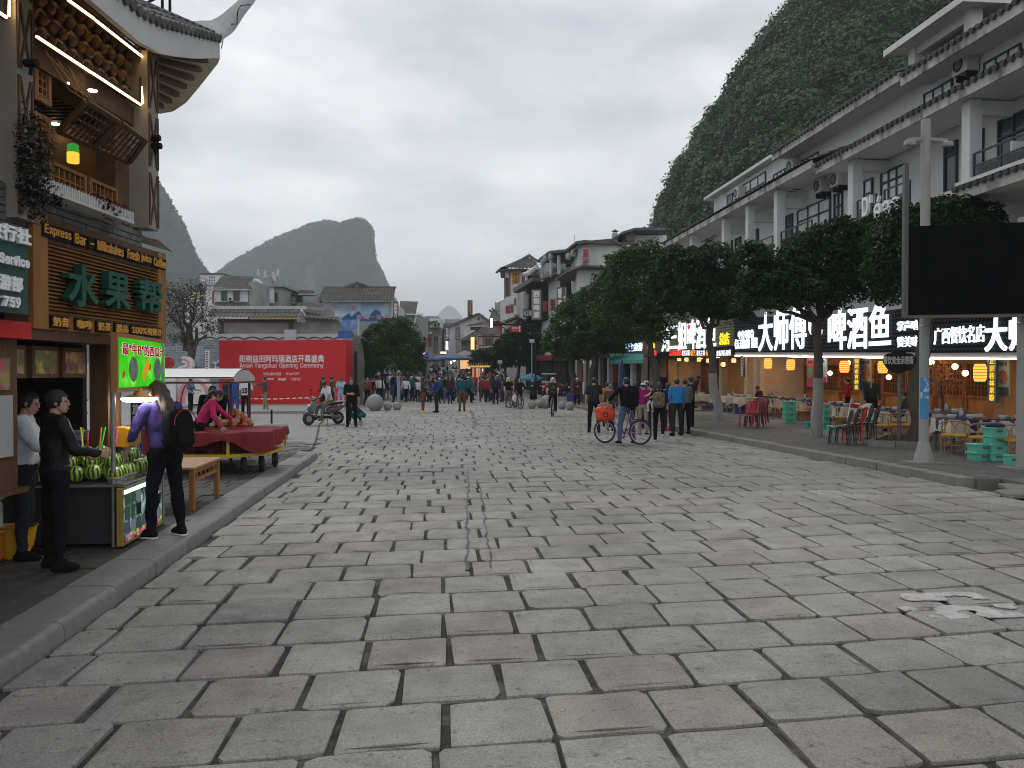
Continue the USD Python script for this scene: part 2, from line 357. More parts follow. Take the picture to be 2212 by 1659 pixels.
while y0<78:
 pitch=0.60 if y0<30 else 0.60
 ph=(k%2)*0.31+sr.uniform(-0.07,0.07)
 x=-7.5+ph
 while x<11:
  wx=0.62+sr.uniform(-0.06,0.06);cx=x+wx/2
  cy=y0+0.06*cx+0.006*min(cx,5)**2*(1 if cx>0 else 0)
  x+=wx
  L,Rr=edge_left(cy),kerb_right(cy)-0.02
  lx0,lx1=max(cx-wx/2,L),min(cx+wx/2,Rr)
  if lx1-lx0<0.14:continue
  cx2,ww=(lx0+lx1)/2,lx1-lx0
  dep=cx2*math.sin(YAW)+cy*math.cos(YAW)
  if dep<2.2 or abs((cx2*math.cos(YAW)-cy*math.sin(YAW))/dep)>0.85:continue
  gap=sr.uniform(0.028,0.048)+(0.02 if sr.random()<0.2 else 0);gy=sr.uniform(0.032,0.046)
  v_,f_=slab(cx2,cy,ww-gap,pitch-gy,sr.uniform(-0.006,0.006),sr.uniform(-0.008,0.008,2),sr)
  v_=v_+np.array([0,0,gz(cy)])
  near.append((dep,v_,f_))
 y0+=pitch;k+=1
near.sort(key=lambda q:q[0])
tones=sr.choice(6,300,p=[0.34,0.2,0.13,0.1,0.1,0.13])
for i,(dep,v_,f_)in enumerate(near):
 if i<300:part(road,'paving_stone',(v_,np.array(f_)),STONE[tones[i]],smooth=35)
 else:far.add(v_,f_)
part(road,'paving_stones_beyond',far,STONE_FAR,smooth=35,kind='stuff')
M_paint=mat('worn_road_paint',(0.38,0.375,0.36),0.85,0.3,9)
def paint(x0,y0,x1,y1,seed,thr):
 a,b=G(x0,y1),G(x1,y0);W_,H_=b[0]-a[0],abs(b[1]-a[1]);n=46;g=[]
 for i in range(n):
  for j in range(n):
   X,Y=a[0]+W_*i/n,min(a[1],b[1])+H_*j/n
   e=min(i,n-1-i,j,n-1-j)/8
   if meshkit.fbm(np.array([X*7,Y*7,seed]),3)>thr-0.12*min(e,1):g.append(sbox(X,Y,X+W_/n,Y+H_/n))
 return union_all(g).buffer(0.004).simplify(0.004)
pm=MB();pg_=[]
for q in((1955,1280,2100,1300,1.0,0.5),(1990,1306,2190,1340,2.0,0.52)):
 pg_.append(paint(*q))
pm.prism(union_all(pg_).buffer(0),(0,0,0.002),(1,0,0),(0,1,0),0.007)
part(road,'paint_scrap',pm,M_paint)
M_tar=mat('dark_wet_joint',(0.02,0.021,0.022),0.45,0.4,5)
dm=MB()
for pts,w_ in(([(1008,1232),(1010,1170),(1008,1110),(1012,1060),(1010,1010)],0.03),([(1062,1225),(1050,1150),(1042,1075),(1030,1030)],0.02),([(1016,888),(1020,893),(1024,903),(1028,912),(1027,920)],0.13)):
 P=[G(*q,z=0.006)for q in pts];fine=[]
 for a,b in zip(P[:-1],P[1:]):
  for t in np.linspace(0,1,9)[:-1]:fine.append(a+(b-a)*t+np.array([sr.uniform(-.02,.02),0,0]))
 wd=w_*(0.35+0.9*sr.random(len(fine)))
 for a,b,c in zip(fine[:-1],fine[1:],wd):dm.bar(a,b,c,0.008)
part(road,'drain_joint',dm,M_tar)
M_pave_l=mat('dark_brick_pavement',(0.05,0.047,0.043),0.8,0.35,6.0,bump=0.5,bscale=14)
M_kerb=mat('granite_kerb',(0.15,0.149,0.145),0.5,0.2,12.0,bump=0.15,bscale=90)
pav=thing('pavement','dark raised pavement with rounded granite kerb at the left',None,kind='structure')
m=MB().box((-6.1,9.3,0.02),(6.12,20.0,0.19));part(pav,'surface',m,M_pave_l)
kr=np.random.default_rng(5)
y=0.2
prof=[(-0.42,-0.1),(-0.42,0.135),(-0.075,0.135),(-0.03,0.122),(-0.008,0.095),(0.0,0.05),(0.0,-0.1)]
while y<19.2:
 L=min(kr.uniform(0.95,1.05),19.25-y)-0.012;dz=kr.uniform(-0.004,0.004);dx=kr.uniform(-0.006,0.006)
 vv=np.array([(-2.7+px+dx,yy_,pz+dz)for yy_ in(y,y+L)for px,pz in prof]);n=len(prof)
 ff=[[i,i+1,n+i+1,n+i]for i in range(n-1)]+[[n-1,0,n,2*n-1]]
 mm=MB().add(vv,ff);mm.add(vv[:n],[[0,i+1,i]for i in range(1,n-1)]);mm.add(vv[n:],[[0,i,i+1]for i in range(1,n-1)])
 part(pav,'kerb_stone',mm,M_kerb,smooth=50);y+=L+0.012
pv=MB()
for i in range(11):
 for j in range(26):
  if kr.random()<0.93:pv.cbox((-3.28-i*0.33+(j%2)*0.11,8.2+j*0.42,0.115+kr.uniform(-.004,.004)),(0.31,0.40,0.03),0.006)
part(pav,'pavement_brick',pv,mat('dark_brick_unit',(0.06,0.057,0.052),0.7,0.25,4.0,bump=0.3,bscale=60,island=0.3),kind='stuff')
gr=MB()
for i in range(9):
 a=G(640,972,0.135)+np.array([-0.25+i*0.06,0,0]);gr.box((-3.45+i*0.07,18.4,0.137),(0.03,0.9,0.008))
part(pav,'drain_slot',gr,M_tar)
M_plaza=mat('plaza_concrete',(0.235,0.233,0.225),0.85,0.12,1.2,bump=0.15,bscale=30)
plz=MB();P=[(-40,20.2),(-8,20.2),(-3.2,21.5)]+[(edge_left(y_)-.04,y_)for y_ in(24,28,32,37,42,50,60)]+[(-40,60)]
plz.prism(Polygon(P),(0,0,-0.06),(1,0,0),(0,1,0),0.055)
single('plaza',plz,M_plaza,'pale concrete plaza in front of the red board',kind='structure')
st=MB()
for i in range(15):
 for j in range(13):
  cx,cy=-3.15-i*0.34+(j%2)*0.15,19.5+j*0.33
  if kr.random()<0.94 and cx<edge_left(cy)-0.15:st.cbox((cx,cy,-0.01+kr.uniform(-.012,.012)),(0.32,0.30,0.06),0.012,kr.uniform(-.04,.04))
single('old_setts',st,mat('old_sett',(0.14,0.137,0.13),0.7,0.25,3.0,bump=0.4,bscale=40,island=0.25),'rough small old setts between the left pavement and the plaza','paving',kind='stuff')
pk=thing('plaza_kerb','low broken kerb and raised walk along the far left of the street',None,kind='structure')
y=40.0
while y<100:
 z=gz(y);m=MB().cbox((edge_left(y)-0.9-0.15,y+0.6,z+0.05),(0.3,1.18,0.2),0.02);part(pk,'kerb_stone',m,M_kerb);y+=1.2
wk=[(edge_left(y)-1.2,y)for y in(40,60,80,100)]+[(-14,100),(-14,40)]
bv=MB()
for a,b in((40,58),(58,80),(80,100)):
 bv.hexa([(-14,a,gz(a)-.3),(edge_left(a)-1.1,a,gz(a)-.3),(edge_left(b)-1.1,b,gz(b)-.3),(-14,b,gz(b)-.3),(-14,a,gz(a)+.12),(edge_left(a)-1.1,a,gz(a)+.12),(edge_left(b)-1.1,b,gz(b)+.12),(-14,b,gz(b)+.12)])
part(pk,'surface',bv,M_plaza)
M_pave_r=mat('grey_pavement',(0.115,0.112,0.106),0.75,0.2,3.0,bump=0.3,bscale=30)
pr=thing('pavement','grey brick pavement with squared stone kerb along the right',None,kind='structure')
b=MB();Y=[13.4,26,34,45,60]
for a,c in zip(Y[:-1],Y[1:]):
 ka,kc=kerb_right(a)+.3,kerb_right(c)+.3
 b.hexa([(ka,a,-.1),(24,a,-.1),(24,c,gz(c)-.1),(kc,c,gz(c)-.1),(ka,a,.12),(24,a,.12),(24,c,gz(c)+.12),(kc,c,gz(c)+.12)])
b.hexa([(9.75,5,-.1),(24,5,-.1),(24,13.38,-.1),(9.75,13.38,-.1),(9.75,5,.06),(24,5,.06),(24,13.38,.119),(9.75,13.38,.119)])
part(pr,'surface',b,M_pave_r)
M_kerb2=mat('worn_sandstone_kerb',(0.165,0.16,0.143),0.7,0.25,4.0,bump=0.4,bscale=30)
y=13.45
while y<58:
 L=kr.uniform(1.0,1.5);a,c=y,y+L-0.015;ka,kc=kerb_right(a),kerb_right(c);h=0.13+kr.uniform(-.008,.008);o=kr.uniform(-.012,.012)
 m=MB().hexa([(ka+o,a,-.1),(ka+.3,a,-.1),(kc+.3,c,-.1),(kc+o,c,-.1),(ka+o+.012,a,h),(ka+.3,a,h),(kc+.3,c,h),(kc+o+.012,c,h)])
 part(pr,'kerb_stone',m,M_kerb2);y+=L
for i in range(16):
 px,py=kr.uniform(9.15,10.4),kr.uniform(11.6,13.2)
 m=MB().cbox((px,py,0.01+kr.uniform(-.01,.03)),(kr.uniform(.35,.7),kr.uniform(.25,.45),kr.uniform(.07,.12)),0.02,kr.uniform(-.3,.3));part(pr,'broken_kerb_stone',m,M_kerb2)
pb=MB()
for j in range(72):
 Yj=13.5+j*0.25
 for i in range(9):
  cx=kerb_right(Yj)+0.46+i*0.31+(j%2)*0.15
  pb.cbox((cx,Yj+.12,0.118+kr.uniform(-.003,.003)),(0.295,0.235,0.02),0.006)
part(pr,'pavement_brick',pb,mat('grey_brick_unit',(0.11,0.107,0.101),0.75,0.2,4.0,bump=0.3,bscale=60,island=0.2),kind='stuff')
# == hills and haze
def foliage_ball(n,size,r,flat=1.0,seed=0,stick=0.25):
 "a tuft of leaf faces filling an uneven ball"
 q=np.random.default_rng(seed);m=MB();V,F=[],[]
 d=q.normal(size=(n,3));d/=np.linalg.norm(d,axis=1,keepdims=True)
 rad=r*(0.8+0.2*q.random(n))*(0.7+0.6*meshkit.noise(d*2.2+9,seed))
 c=d*rad[:,None]*np.array([1,1,flat])
 return leaves(c,d,size,q,1.3,.85)
def leaves(c,out,size,q,k=0.6,asp=0.42):
 "diamond leaves at c, facing roughly outwards and up"
 n=len(c);nrm=out*k+q.normal(size=(n,3))*0.55+np.array([0,0,0.45]);nrm/=np.linalg.norm(nrm,axis=1,keepdims=True)
 a=np.cross(nrm,q.normal(size=(n,3)));a/=np.linalg.norm(a,axis=1,keepdims=True)+1e-9;b=np.cross(nrm,a)
 L=(size*(0.6+0.8*q.random(n)))[:,None];W=L*asp
 v=np.stack([c-a*L*.5,c+b*W*.5+nrm*L*0.08,c+a*L*.5,c-b*W*.5+nrm*L*0.08],1).reshape(-1,3)
 i=np.arange(n)*4;f=np.vstack([np.c_[i,i+1,i+2],np.c_[i,i+2,i+3]])
 return v,f
def instancer(name,protos,mt,pos,scale,label,cat):
 path=numbered('/World',name);pi=UsdGeom.PointInstancer.Define(stage,path);rel=pi.CreatePrototypesRel()
 for k,p in enumerate(protos):
  usdkit.mesh(stage,f'{path}/tuft'+(f'_{k:03d}' if k else ''),p,mt);rel.AddTarget(f'{path}/tuft'+(f'_{k:03d}' if k else ''))
 n=len(pos);pi.CreateProtoIndicesAttr(Vt.IntArray.FromNumpy(rng.integers(0,len(protos),n).astype(np.int32)))
 pi.CreatePositionsAttr(Vt.Vec3fArray.FromNumpy(pos.astype(np.float32)))
 a=rng.uniform(0,2*np.pi,n);pi.CreateOrientationsAttr(Vt.QuathArray([Gf.Quath(float(math.cos(t/2)),0,0,float(math.sin(t/2)))for t in a]))
 pi.CreateScalesAttr(Vt.Vec3fArray.FromNumpy(np.repeat(scale[:,None],3,1).astype(np.float32)))
 tag(pi.GetPrim(),label,cat,kind='stuff')
def hill(name,label,pts,d,half,n,colr,tuft,count,seed,cliff=None,power=1.6,mt=None,zbase=-2.0,shx=0,shy=0):
 "a ridge whose crest passes above the seen points; half: half its width in depth"
 p=np.array(pts,float)+(np.array([shx,shy])if True else 0);xs_=np.linspace(p[0,0],p[-1,0],n);ys_=np.interp(xs_,p[:,0],p[:,1])
 T_=np.linspace(-1,1,41);V=[]
 for x,y in zip(xs_,ys_):
  top=D3(x,y,d);fw=base_at(x,d)-base_at(x,d-1)
  for t in T_:
   h=max(0.0,1-abs(t)**power)
   V.append(np.array([top[0],top[1],0])+fw*t*half*(0.4+0.6*min(1,(top[2]+10)/60))+np.array([0,0,zbase+(top[2]-zbase)*h]))
 V=np.array(V);s=half/6
 nz=meshkit.fbm(V/s,4,seed)-0.5;amp=np.clip((V[:,2]-zbase)/20,0,1)*(0.6 if d>500 else 1)
 V[:,2]+=nz*s*0.25*amp;V[:,0]+=(meshkit.fbm(V/s+50,3,seed)-.5)*s*0.35*amp
 w=len(T_);F=np.array([[i*w+j,i*w+j+1,(i+1)*w+j+1,(i+1)*w+j]for i in range(n-1)for j in range(w-1)])
 F=np.vstack([F[:,[0,1,2]],F[:,[0,2,3]]])
 fn=np.cross(V[F[:,1]]-V[F[:,0]],V[F[:,2]]-V[F[:,0]])
 if fn[:,2].mean()<0:F=F[:,::-1]
 single(name,(V,F),mt or colr,label,kind='structure',smooth=True)
 if count:
  tm_=trimesh.Trimesh(V,F,process=False);q=np.random.default_rng(seed)
  ar=tm_.area_faces;ctr=tm_.triangles_center;see=(ctr@c_fwd)<d+half*0.25
  keep=np.nonzero(see&(ctr[:,2]>1))[0];pk_=q.choice(keep,count,p=ar[keep]/ar[keep].sum())
  tri=tm_.triangles[pk_];bc=q.dirichlet((1,1,1),count);pos=(tri*bc[:,:,None]).sum(1)
  if cliff is not None:
   ok=~cliff(pos);pos=pos[ok]
  instancer(name+'_forest',tuft[0],tuft[1],pos,q.uniform(0.5,1.6,len(pos))*tuft[2],label+': its cover of trees','trees')
M_hill=mat('hill_undergrowth',(0.035,0.05,0.022),0.95,0.35,0.15)
M_rock=mat('karst_slope',(0.07,0.10,0.05),0.95,0.4,0.03,spots=((0.40,0.34,0.29),0.02,0.47,0.56),stretch=(1,1,0.35))
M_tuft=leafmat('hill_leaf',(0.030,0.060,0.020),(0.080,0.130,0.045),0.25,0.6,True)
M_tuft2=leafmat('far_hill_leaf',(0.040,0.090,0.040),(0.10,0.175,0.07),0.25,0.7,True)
tufts=[foliage_ball(2300,0.10,1.0,0.85,s)for s in(1,2,3,4,8)]
tufts_s=[foliage_ball(420,0.26,1.0,0.85,s)for s in(5,6,7)]
hill('near_hill','steep dark green wooded hill behind the white hotel',[(1395,600),(1432,490),(1462,405),(1500,335),(1540,268),(1590,195),(1660,95),(1740,5),(1830,-90),(1960,-190),(2120,-280),(2300,-330),(2500,-330)],135,62,90,M_hill,(tufts,M_tuft,2.9),4600,11,shx=34,shy=12)
p_cl=front(1150)
def cliff(p):
 h=(p[:,2]>32)&(p[:,2]<165);x=p@c_right/(p@c_fwd)*FOC+1106
 return h&(((x>655)&(x<690))|((x>700)&(x<722)))&(meshkit.noise(p/25.0,3)>0.36)
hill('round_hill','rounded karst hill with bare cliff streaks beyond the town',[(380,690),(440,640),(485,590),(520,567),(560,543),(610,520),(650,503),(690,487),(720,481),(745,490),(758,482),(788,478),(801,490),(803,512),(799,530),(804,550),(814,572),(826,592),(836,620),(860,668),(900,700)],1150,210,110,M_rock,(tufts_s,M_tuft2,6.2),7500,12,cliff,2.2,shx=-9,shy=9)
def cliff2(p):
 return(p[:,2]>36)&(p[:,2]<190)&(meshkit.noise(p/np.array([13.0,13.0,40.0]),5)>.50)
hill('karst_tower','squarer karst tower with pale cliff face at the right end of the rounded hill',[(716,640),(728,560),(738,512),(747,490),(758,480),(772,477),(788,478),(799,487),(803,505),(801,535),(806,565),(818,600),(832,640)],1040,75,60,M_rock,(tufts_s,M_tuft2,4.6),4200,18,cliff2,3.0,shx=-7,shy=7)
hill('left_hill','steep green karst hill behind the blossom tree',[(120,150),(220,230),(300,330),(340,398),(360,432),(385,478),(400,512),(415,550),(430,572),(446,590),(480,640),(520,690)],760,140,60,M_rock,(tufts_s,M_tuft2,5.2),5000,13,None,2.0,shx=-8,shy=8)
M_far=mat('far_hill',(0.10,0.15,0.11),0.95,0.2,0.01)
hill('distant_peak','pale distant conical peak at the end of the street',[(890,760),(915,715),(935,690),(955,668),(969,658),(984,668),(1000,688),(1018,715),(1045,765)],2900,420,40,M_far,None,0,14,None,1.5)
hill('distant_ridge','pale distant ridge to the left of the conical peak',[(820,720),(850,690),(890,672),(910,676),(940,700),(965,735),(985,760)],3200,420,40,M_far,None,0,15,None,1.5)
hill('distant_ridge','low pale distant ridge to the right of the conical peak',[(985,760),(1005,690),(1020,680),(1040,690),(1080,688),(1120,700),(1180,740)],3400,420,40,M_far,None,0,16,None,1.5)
hz=MB().box((0,1850,165-2.0),(1500,3850,334));
usdkit.material(stage,'/World/Looks/pale_haze',{'v':('principled_volume',{'color':(0.86,0.95,1.0),'density':0.00042,'anisotropy':0.2})},[],volume='v.volume')
single('haze',hz,'/World/Looks/pale_haze','thin pale evening haze filling the air','haze',kind='stuff')
# == left: timber juice-bar building, stall and shop fittings
BW=PL((-3.34-0.1167*4,10.55-0.993*4),(-3.34,10.55))
M_wood=mat('honey_timber',(0.235,0.102,0.027),0.55,0.3,3.0,bump=0.2,bscale=30,stretch=(6,6,0.7))
M_woodh=mat('honey_slat',(0.30,0.145,0.045),0.5,0.3,3.0,bump=0.2,bscale=30,stretch=(0.8,0.8,8))
M_woodd=mat('brown_timber',(0.085,0.042,0.018),0.6,0.3,3.0,bump=0.2,bscale=30,stretch=(6,6,0.7))
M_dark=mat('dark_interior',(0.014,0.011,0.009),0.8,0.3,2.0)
M_black=mat('matt_black',(0.010,0.010,0.011),0.6,0.2,5.0,spec=.15)
M_plaster=mat('grey_painted_plaster',(0.25,0.235,0.205),0.8,0.14,2.0,bump=0.1,bscale=40,spots=((0.22,0.205,0.18),1.2,0.52,0.75))
M_whitewash=mat('weathered_whitewash',(0.44,0.44,0.43),0.8,0.08,1.5,bump=0.1,bscale=40,spots=((0.36,0.355,0.34),0.9,0.56,0.8))
M_tile=mat('grey_roof_tile',(0.075,0.073,0.070),0.8,0.35,3.0,bump=0.3,bscale=40,spots=((0.16,0.155,0.145),1.5,0.55,0.75))
M_brick=mat('grey_brick',(0.17,0.172,0.17),0.85,0.25,4.0,bump=0.3,bscale=50,island=0.25)
M_steel=mat('brushed_steel',(0.26,0.26,0.26),0.35,0.1,20,metal=0.9)
M_gold=mat('gilt_letter',(0.62,0.30,0.05),0.45,0.1,5)
M_green_l=mat('green_letter_face',(0.008,0.05,0.034),0.35,0.15,4)
M_white_l=mat('white_letter',(0.72,0.73,0.72),0.5,0.05,5)
M_red=mat('red_board',(0.42,0.012,0.012),0.6,0.15,4)
E_led=emit('warm_led_tube',(1.0,0.62,0.25),16.0)
E_spot=emit('ceiling_spot',(1.0,0.92,0.78),14.0)
M_pane=mat('window_pane',(0.30,0.33,0.36),0.08,0.05,1.0,metal=0.55,spec=0.8)
bl=thing('timber_building','honey timber and grey plaster corner building with upturned roof and juice bar sign','building',(-4.5,8.0,0.12))
def col_lattice(x0,x1,ytop,ybot,t0,t1,sa=None):
 a,zt=BW.sz(x0,ytop,t1);b,zb=BW.sz(x1,ybot,t1)
 m=MB();BW.box(m,a,b,zb,zt,t0,t1);c=part(bl,'lattice_column',m,M_plaster)
 n=max(2,int((zt-zb)/((b-a)*2.2)));h=(zt-zb)/n;lat=MB();w=b-a
 for i in range(n):
  z=zb+i*h
  for(p,q)in(((.18,.06),(.82,.94)),((.82,.06),(.18,.94))):
   lat.bar(BW.pt(a+w*p[0],z+h*p[1],t1+.006),BW.pt(a+w*q[0],z+h*q[1],t1+.006),0.022,0.02,BW.n)
  for sx in(.1,.9):lat.bar(BW.pt(a+w*sx,z+h*.05,t1+.006),BW.pt(a+w*sx,z+h*.95,t1+.006),0.022,0.02,BW.n)
 part(c,'lattice_strip',lat,M_woodd)
col_lattice(318,343,108,500,-0.25,0.14)
col_lattice(31,74,-330,480,-0.3,0.10)
sR,sL=BW.sz(343,400,0.14)[0],BW.sz(74,400,0.1)[0]
z_eave=5.15
ZC,ZL,ZF=4.86,5.03,3.62
def wall(x0,y0,x1,y1,t0=-0.2,t1=0.0,mt=M_wood,name='wall'):
 m=MB();BW.boxd(m,x0,y0,x1,y1,t0,t1);return part(bl,name,m,mt)
m=MB()
a,z=BW.sz(30,100);b,_=BW.sz(318,300);zt5=5.74
zA=BW.sz(300,226)[1];zB=BW.sz(75,80)[1]
M_wall_d=mat('umber_boarding',(0.10,0.058,0.03),0.7,0.3,3.0,stretch=(1,1,6))
BW.box(m,sL,sR-.1,5.0,zt5,-0.16,-0.06);part(bl,'wall',m,M_wall_d,label='brown fretted panel wall framed by light tubes')
m=MB();BW.box(m,sL,sR-.1,4.78,5.0,-0.35,-0.02);part(bl,'lintel',m,M_woodd)
a0=sL+.06;L_=sR-.3-a0
for row,zz in enumerate((5.14,5.30,5.46,5.62)):
 rl=[BW.pt(a0+L_*i/60,zz+0.028*math.sin(i*.82+row),-0.03)for i in range(61)]
 part(bl,'wavy_rail',MB().tube(rl,0.018,5),mat('pale_rail',(0.33,0.22,0.12),0.6,0.2,4))
 for i in range(12):
  p=BW.pt(a0+L_*(i+.5+.25*(row%2))/12.5,zz-.06,-0.02)
  part(bl,'wooden_drop',MB().ell(p,(0.055,0.055,0.06),8),M_woodd,smooth=True)
def tube_d(x0,y0,x1,y1,t=0.06):
 p,q=BW.hit(x0,y0,t),BW.hit(x1,y1,t);ho=MB().bar(p,q,0.035,0.03,BW.n)
 k=part(bl,'light_tube',MB().tube([p+BW.n*.018,q+BW.n*.018],0.012,6),E_led)
 part(k,'tube_holder',ho,M_woodd)
for q in((75,79,194,157),(198,159,300,226),(143,0,199,40),(203,44,303,122),(306,131,303.5,224),(15.5,-30,15,34),(-30,10,10,38)):tube_d(*q)
m=MB();p0=BW.sz(312,127,0.0);p1=BW.sz(318,226,0.0);BW.box(m,BW.sz(307,130)[0]+.03,BW.sz(318,130)[0]-.01,4.8,zt5,-0.05,0.03);part(bl,'reveal_board',m,mat('amber_board',(0.42,0.20,0.045),0.6,0.15,4))
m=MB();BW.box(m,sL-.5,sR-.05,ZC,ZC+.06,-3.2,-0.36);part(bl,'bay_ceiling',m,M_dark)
for i in range(22):
 m=MB();s=sL-.3+(sR-sL)*i/21;BW.box(m,s,s+.05,ZC-.05,ZC-.005,-2.6,-0.4);part(bl,'ceiling_slat',m,M_woodd)
m=MB();BW.box(m,sL-.5,sR-.05,3.5,4.9,-3.3,-3.2);part(bl,'back_wall',m,mat('bay_back_wall',(0.24,0.12,0.05),0.7,0.25,2.0))
m=MB();BW.box(m,sL-.5,sR-.05,3.5,ZF,-3.2,-0.1);part(bl,'bay_floor',m,M_woodd)
m=MB();BW.box(m,sR-.16,sR-.05,ZF,4.78,-3.2,-.2);part(bl,'bay_side_wall',m,mat('ochre_wall',(0.30,0.15,0.055),0.7,0.2,2.0))
for x,y in((86,153),(140,179),(119,267),(177,354),(200,195)):
 r=ray(x,y);p=CAM+r*((ZC-.055-CAM[2])/r[2])
 if y>300:p=BW.hit(x,y,-1.2)
 part(bl,'spot_lamp',MB().lathe([(0.0,-.012),(0.04,-.012),(0.045,0.0),(0.0,0.0)],p,12),E_spot)
def lattice(x0,y0,x1,y1,nx,ny,t=-0.05,mt=M_wood,name='lattice_window',w=0.05,pane=True):
 "timber lattice with seen corners tl (x0,y0) .. br (x1,y1) in plane BW, following its perspective"
 a,zt=BW.sz(x0,y0,t);b,zb=BW.sz(x1,y1,t);m=MB()
 for s in(a,b-w):BW.box(m,s,s+w,zb,zt,t-.04,t)
 for z in(zb,zt-w):BW.box(m,a+w,b-w,z,z+w,t-.04,t-.001)
 fr=part(bl,name,m,mt);g=MB()
 for i in range(1,nx):s=a+(b-a)*i/nx;BW.box(g,s-.009,s+.009,zb+w,zt-w,t-.03,t-.008)
 for j in range(1,ny):z=zb+(zt-zb)*j/ny;BW.box(g,a+w,b-w,z-.009,z+.009,t-.028,t-.01)
 part(fr,'glazing_bar',g,mt)
 return fr
lattice(75,128,112,232,4,5);lattice(75,238,112,330,4,4)
fl=MB()
zr_t,zr_b=BW.sz(118,345)[1],BW.sz(110,400)[1]
a1,a2,a3=BW.sz(116,350)[0],BW.sz(196,380)[0],BW.sz(262,415)[0]
for s0,s1 in((a1,a2),(a2+.05,a3)):
 m=MB()
 for s in(s0,s1-.04):BW.box(m,s,s+.04,ZF,3.98,-0.1,-0.04)
 for z in(ZF,3.945):BW.box(m,s0+.04,s1-.04,z,z+.035,-0.1,-0.041)
 r=part(bl,'balcony_lattice',m,M_wood);g=MB()
 for i in range(1,7):s=s0+(s1-s0)*i/7;BW.box(g,s-.008,s+.008,ZF+.035,3.945,-.085,-.055)
 for j in range(1,3):z=ZF+.035+.29*j/3;BW.box(g,s0+.04,s1-.04,z-.008,z+.008,-.083,-.057)
 part(r,'glazing_bar',g,M_wood)
m=MB();BW.box(m,a3+.03,sR-.1,3.5,4.78,-.3,-.08);part(bl,'bay_pier',m,M_wall_d)
for q in(((126,283),(199,316),(256,262),(187,219)),((205,319),(279,352),(314,304),(261,265))):
 P=[BW.hit(*q[0],.0),BW.hit(*q[1],.0),BW.hit(*q[2],.42),BW.hit(*q[3],.42)];m=MB();u,v=P[1]-P[0],P[3]-P[0]
 nn=np.cross(u,v);nn/=np.linalg.norm(nn)
 for i,j in((0,1),(1,2),(2,3),(3,0)):m.bar(P[i],P[j],0.05,0.035,nn)
 fr=part(bl,'propped_flap',m,M_woodd);g=MB()
 for k in range(1,7):g.bar(P[0]+(P[1]-P[0])*k/7,P[3]+(P[2]-P[3])*k/7,0.016,0.012,nn)
 for k in range(1,4):g.bar(P[0]+(P[3]-P[0])*k/4,P[1]+(P[2]-P[1])*k/4,0.016,0.012,nn)
 part(fr,'glazing_bar',g,M_woodd);cd=MB()
 for k in(0.02,.5,.98):
  e=P[3]+(P[2]-P[3])*k;cd.tube([e,e*.5+BW.pt(sL+.45,4.82,0)*.5+np.array([0,0,-.04]),BW.pt(sL+.3+k*.4,4.95,0.02)],0.0035,4)
 part(fr,'cord',cd,M_woodh)
za,zb_=3.575,3.665
sP0,sP1=BW.sz(84,420,.25)[0],BW.sz(288,485,.25)[0];n=58
for i in range(n):
 m=MB();s=sP0+(sP1-sP0)*i/n;BW.box(m,s,s+(sP1-sP0)/n*.66,za,zb_+.012*(i%2),.25,.262);part(bl,'picket',m,M_whitewash)
m=MB();BW.box(m,sP0,sP1,za+.012,za+.025,.235,.249);BW.box(m,sP0,sP1,zb_-.03,zb_-.018,.235,.249);BW.box(m,sP0,sP1,za-.025,za,.02,.262);part(bl,'planter_shelf',m,M_whitewash)
m=MB();BW.box(m,sL-1.2,sR-.14,3.16,3.6,-.25,-.02);part(bl,'band_wall',m,mat('brick_mortar',(0.09,0.09,0.088),0.9,0.2,5))
br=np.random.default_rng(9)
for r in range(6):
 s=sL-.55+(r%2)*.1
 while s<sR-.16:
  w=.2+br.uniform(-.01,.01);m=MB();BW.box(m,s,min(s+w,sR-.145),3.2+r*.066,3.2+r*.066+.056,-.02,br.uniform(.0,.008));part(bl,'brick',m,M_brick);s+=w+.01
ev=[(195,-60,-2.99),(195,0,-2.97),(250,47,-2.96),(300,90,-2.95),(345,115,-2.93),(385,123,-2.92),(425,127,-2.9),(475,125,-2.87)]
EV=[]
for x,y,X in ev:
 r=ray(x,y);d=X/r[0];EV.append(CAM+r*d)
far_e=[D3(x_,y_,11.35+.04*i)for i,(x_,y_)in enumerate(zip(np.interp(np.linspace(0,1,33),[0,.06,.2,.38,.6,.8,1],[475,470,452,430,402,374,345]),np.interp(np.linspace(0,1,33),[0,.06,.2,.38,.6,.8,1],[127,138,161,189,222,241,246])))]
EV[0]=np.array([-3.0,4.5,5.15])
fas=MB();hts=[.24,.24,.25,.27,.3,.31,.29,.23]
for i in range(len(EV)-1):
 a,b=EV[i],EV[i+1];ha,hb=hts[i],hts[i+1];o=np.array([-.06,-.0,0])
 fas.hexa([a+o,b+o,b,a,a+o+[0,0,ha],b+o+[0,0,hb],b+[0,0,hb],a+[0,0,ha]])
part(bl,'fascia',fas,M_whitewash)
fas=MB()
for i in range(len(far_e)-1):
 a,b=far_e[i],far_e[i+1];o=np.array([-.05,-.05,0]);fas.hexa([a+o,b+o,b,a,a+o+[0,0,.2],b+o+[0,0,.2],b+[0,0,.2],a+[0,0,.2]])
part(bl,'fascia',fas,M_whitewash)
wt=[BW.pt(sR-4,5.73,0),BW.pt(sR-2.6,5.73,0.0),BW.pt(sR-2,5.73,0),BW.pt(sR-1.4,5.73,0),BW.pt(sR-.9,5.74,0),BW.pt(sR-.4,5.75,0),BW.pt(sR-.1,5.77,0),BW.pt(sR,5.78,0.0)]
sof=MB()
for i in range(len(EV)-1):sof.hexa([wt[i],wt[i+1],EV[i+1]+[-.05,0,.0],EV[i]+[-.05,0,0],wt[i]+[0,0,.05],wt[i+1]+[0,0,.05],EV[i+1]+[-.05,0,.05],EV[i]+[-.05,0,.05]])
cp=BW.pt(sR,5.78,-.1)
